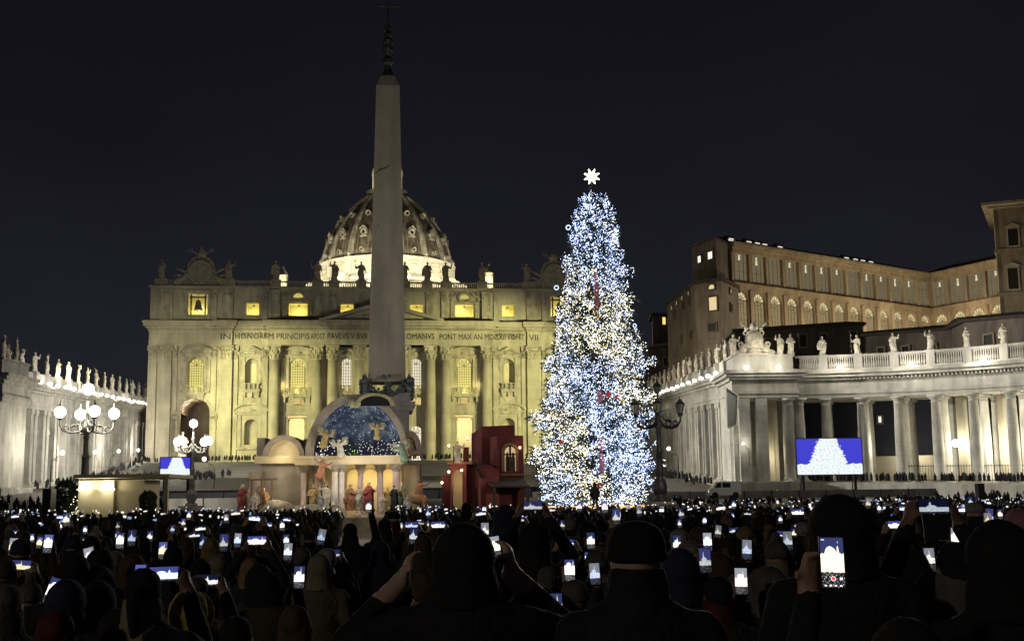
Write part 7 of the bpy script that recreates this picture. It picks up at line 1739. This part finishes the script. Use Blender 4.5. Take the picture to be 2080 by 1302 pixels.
# man standing on the tree's platform
q = at(1208, 980, 78.5); o, _ = person(q.x, 78.5, 1.04, 'down', 'hood', 'black', 'black', 0, zb=q.z-1.04*1.775); PEOPLE[-1]['label'] = 'man in black jacket and jeans standing on a box before the foot of the fir'
MB().box(-.5, .5, -.4, .4, -(q.z-1.04*1.775)/1.04, 0).build('standing_box', IRON, None, False, (q.x, 78.5, q.z-1.04*1.775)); tag(C.objects[-1], 'dark box under the man standing before the fir', 'box')
C.objects['standing_box'].name = 'platform_box'
# --- random individuals filling the nearest rows
cand = []
Y = 6.8
while Y < 60:
    half = .44*Y + .5; x = -half + rnd.uniform(0, .5)
    while x < half:
        cand.append((x + rnd.uniform(-.12, .12), Y + rnd.uniform(-.3, .3))); x += rnd.uniform(.62, .92)
    Y += .82 if Y < 30 else 1.0
def free(x, y, rr=.0):
    if y < 74 and abs(x - aisle_x(y)) < .27 + 26*y/FPX + (.25 if y > 22 else 0): return False
    if 57 < y < 68 and -25 < x < -16.5: return False
    for ux, uy, ur in used:
        if abs(ux-x) < .8 and abs(uy-y) < .8 and (ux-x)**2 + (uy-y)**2 < (ur+.22)**2: return False
    return True
# sight lines kept open towards the picked-out phones
def blocks(x, y, ztop):
    px = 1040 + FPX*Vector((x, y, 0)).dot(RT)/(Vector((x, y, ztop-CAM_H)).dot(FW)); d = Vector((x, y, ztop-CAM_H)); py = 651 - FPX*d.dot(UP)/d.dot(FW); hw = .17*FPX/y
    for a in PH:
        if a[2] > y+.1 and abs(a[0]-px) < hw + 8 and py < a[1] + .07*FPX/a[2]: return True
    for h in HERO:
        if h[2] > y+.2 and abs(h[0]-px) < hw + .08*FPX/h[2] and py < h[1] + .24*FPX/h[2]: return True
    return False
budget = 300 - len(PEOPLE); far = []
for x, y in sorted(cand, key=lambda c: c[1]):
    if not free(x, y): continue
    k = rnd.uniform(.86, 1.04)
    if blocks(x, y, 1.80*k): continue
    if budget > 0:
        pose = rnd.choices(('down', 'two', 'two_high', 'right', 'right_high', 'left', 'left_high'), (6.5, 1.3, 1.8, 1.3, 2.0, 1.0, 1.3))[0]
        if y < 9: pose = 'down'; k = min(k, .93)
        h, hc = rhat(); co = rcoat(); o, g = person(x, y, k, pose, h, hc, co, rnd.uniform(-.3, .3)); used.append((x, y, .34)); budget -= 1
        if g is not None: PEOPLE[-1]['phone'] = phone(g, rnd.choice(('wide', 'wide', 'wide_dark')) if 'two' in pose else rnd.choice(('tall', 'tall', 'tall', 'white', 'tall_blue')), 'x', tilt=rnd.uniform(-.16, .16), s=rnd.uniform(.86, 1.0))
    else: far.append((x, y))
# --- labels from outfit, activity and what stands above each person in the picture
LM = [(70, 'the left pavilion corner'), (150, 'the clipped bush'), (260, 'the beige pavilion'), (400, 'the small screen'), (540, 'the nativity well'), (660, 'the starry dome'), (740, 'the paved aisle'), (840, 'the obelisk'), (930, 'the camel figure'), (1060, 'the red house'), (1150, 'the left of the fir'), (1270, 'the right of the fir'), (1370, 'the unlit candelabrum'), (1500, 'the white van'), (1610, 'the papal arms'), (1760, 'the giant screen'), (1860, 'the stepped roof'), (1970, 'the hanging lamp'), (9999, 'the right edge')]
PN = {'down': '', 'two': 'filming', 'two_high': 'filming overhead', 'right': 'right hand up', 'right_high': 'right arm high', 'left': 'left hand up', 'left_high': 'left arm high'}
seen = {}
for p in sorted(PEOPLE, key=lambda p: p['y']):
    o = p['o']; o['category'] = 'person'; o['group'] = 'people in the crowd'
    if p.get('label'): o['label'] = p['label']; continue
    d = Vector((p['x'], p['y'], 1.7-CAM_H)); px = 1040 + FPX*d.dot(RT)/d.dot(FW); lm = next(n for x_, n in LM if px < x_)
    hn = {'long_hair': 'long {} hair', 'short_hair': 'short {} hair', 'ponytail': '{} ponytail', 'fur_hood': '{} fur hood', 'bobble_hat': '{} bobble hat'}.get(p['hat'], '{} ' + p['hat']).format(p['hatc'])
    base = f"{hn}, {p['coat']} coat{', ' + PN[p['pose']] if PN[p['pose']] else ''}, below {lm}"; n = seen.get(base, 0); seen[base] = n+1
    rank = ['', ', farther back', ', third such back', ', fourth such back', ', fifth such back', ', sixth such back'][min(n, 5)]
    o['label'] = 'person with ' + base + rank
    if p.get('phone'): p['phone']['label'] = f"phone of person with {hn}, {p['coat']} coat, below {lm}{rank}"
names = {}
for o in C.objects:
    if o.get('category') == 'phone':
        l = o['label']; names[l] = names.get(l, 0)+1
        if names[l] > 1: o['label'] = l + [', second', ', third', ', fourth'][min(2, names[l]-2)] + ' back'
# --- far crowd as one mass, its phones as another
Y = 60.0
while Y < 158:
    half = .44*Y; x = -half
    while x < half:
        if rnd.random() < (.85 if Y < 92 else .5): far.append((x + rnd.uniform(-.3, .3), Y + rnd.uniform(-.5, .5)))
        x += rnd.uniform(.75, 1.3) if Y < 92 else rnd.uniform(1.0, 1.9)
    Y += 1.15 if Y < 92 else 2.0
def badfar(x, y):
    if 74 < y < 90 and -19 < x < 11.5: return True
    if 57 < y < 68 and -25.5 < x < -16.3: return True
    if abs(x-OX) < 3.5 and abs(y-OY) < 3.5: return True
    for lx, ly in ((-26.3, 73), (-28.4, 105), (9.3, 75)):
        if abs(x-lx) < 1.1 and abs(y-ly) < 1.1: return True
    if y > 90 and -30 < x < 14 and y > 108: return True
    if y > 110 and abs(x-vx) < 3 and abs(y-118) < 2.5: return True
    return y > 90 and rnd.random() < .25
B = {}
def farfig(m, x, y, z, k, rr, arm, rz):
    c_, s_ = math.cos(rz), math.sin(rz)
    m.ball((x, y, z+1.62*k), (.10, .115, .135), 7, 5); m.lathe([(.10, 1.52*k), (.20, 1.40*k), (.23, 1.2*k), (.20, .9*k), (.24, .55*k)], 7, c=(x, y, z), sx=1.0, sy=.62)
    if arm:
        for q in ((-1, 1) if arm == 2 else (arm,)): m.tube([(x+q*.2, y, z+1.36*k), (x+q*.27, y+.15, z+1.5*k), (x+q*.10, y+.28, z+1.83*k)], [.07, .06, .05], 5)
cols = list(COATS); masses = {c: MB() for c in cols}; fp_w, fp_b = MB(), MB()
def quad(m, x, y, z, w_, h_, t=0):
    c_, s_ = math.cos(t), math.sin(t); P = [(-w_, -h_), (w_, -h_), (w_, h_), (-w_, h_)]; m.add([(x+a*c_-b*s_, y, z+a*s_+b*c_) for a, b in P] + [(x+a*c_-b*s_, y+.01, z+a*s_+b*c_) for a, b in P], [(0, 1, 2, 3), (7, 6, 5, 4), (0, 4, 5, 1), (1, 5, 6, 2), (2, 6, 7, 3), (3, 7, 4, 0)])
for x, y in far:
    if y > 24 and not free(x, y): continue
    if badfar(x, y): continue
    z = gzw(x, y); k = rnd.uniform(.84, 1.06); u = rnd.random(); arm = 2 if u < .22 else (1 if u < .32 else (-1 if u < .4 else 0)) if y < 85 else 0
    farfig(masses[rcoat()], x, y, z, k, 0, arm, 0)
    if arm and rnd.random() < (.55 if y < 45 else .5):
        t_ = rnd.choice((fp_w, fp_w, fp_b)); xx = x + (0 if arm == 2 else arm*.1)
        if arm == 2: quad(t_, xx, y+.33, z+1.90*k, .042*rnd.uniform(.6, 1.2), .021*rnd.uniform(.6, 1.3), rnd.uniform(-.25, .25))
        else: quad(t_, xx, y+.33, z+1.93*k, .020*rnd.uniform(.7, 1.2), .038*rnd.uniform(.6, 1.2), rnd.uniform(-.35, .35))
mass = tag(ob('crowd', None), None, None)
# crowd on the steps before the basilica and along the arms
ste = MB()
for k in range(420):
    u = rnd.uniform(-44, 44) if k < 230 else rnd.choice((-1, 1))*rnd.uniform(30, 52); v = rnd.uniform(-14, -9) if k < 230 else rnd.uniform(-70, -50)
    p = l2w(u, v, 0); farfig(ste, p.x, p.y, gz(v)+.05, rnd.uniform(.85, 1.05), 0, 0, 0)
for k in range(170):
    i = rnd.randrange(len(HP)-1); f = rnd.random(); p = Vector(HP[i])*(1-f) + Vector(HP[i+1])*f + N_H[i]*rnd.uniform(.3, 1.7); farfig(ste, p.x, p.y, p.z-.05, rnd.uniform(.85, 1.05), 0, 0, 0)
for k in range(150):
    f = rnd.random(); s_ = rnd.random() < .5; p = (Vector(LA)*(1-f) + Vector(LB)*f + nL*rnd.uniform(2, 6)) if s_ else (Vector(RA)*(1-f) + Vector(RB)*f + nR*rnd.uniform(2, 6)); farfig(ste, p.x, p.y, gzw(p.x, p.y), rnd.uniform(.85, 1.05), 0, 0, 0)
C.objects.unlink(mass); bpy.data.objects.remove(mass)
allm = bpy.data.meshes.new('distant_crowd'); V = []; F = []; MI = []
for i, c in enumerate(cols):
    n = len(V); V += masses[c].v; F += [tuple(a+n for a in f) for f in masses[c].f]; MI += [i]*len(masses[c].f); allm.materials.append(CM[c])
n = len(V); V += ste.v; F += [tuple(a+n for a in f) for f in ste.f]; MI += [2]*len(ste.f)
allm.from_pydata(V, [], F); allm.polygons.foreach_set('material_index', MI); allm.update()
tag(ob('crowd', allm), 'dense mass of dark distant spectators filling the square to the steps', 'crowd', kind='stuff')
FPW = glow('far_phone_white', (1, .98, .90), 1.1); FPB = glow('far_phone_blue', (.45, .58, 1), .55)
me = bpy.data.meshes.new('phone_glow'); V = fp_w.v + fp_b.v; n = len(fp_w.v); F = fp_w.f + [tuple(a+n for a in f) for f in fp_b.f]; me.from_pydata(V, [], F); me.materials.append(FPW); me.materials.append(FPB)
me.polygons.foreach_set('material_index', [0]*len(fp_w.f) + [1]*len(fp_b.f)); me.update(); tag(ob('phones', me), 'countless tiny glowing phone screens raised across the distant crowd', 'phones', kind='stuff')
lamp('street_behind', (-24, -22, 14), 5200, (1, .84, .66), .8)
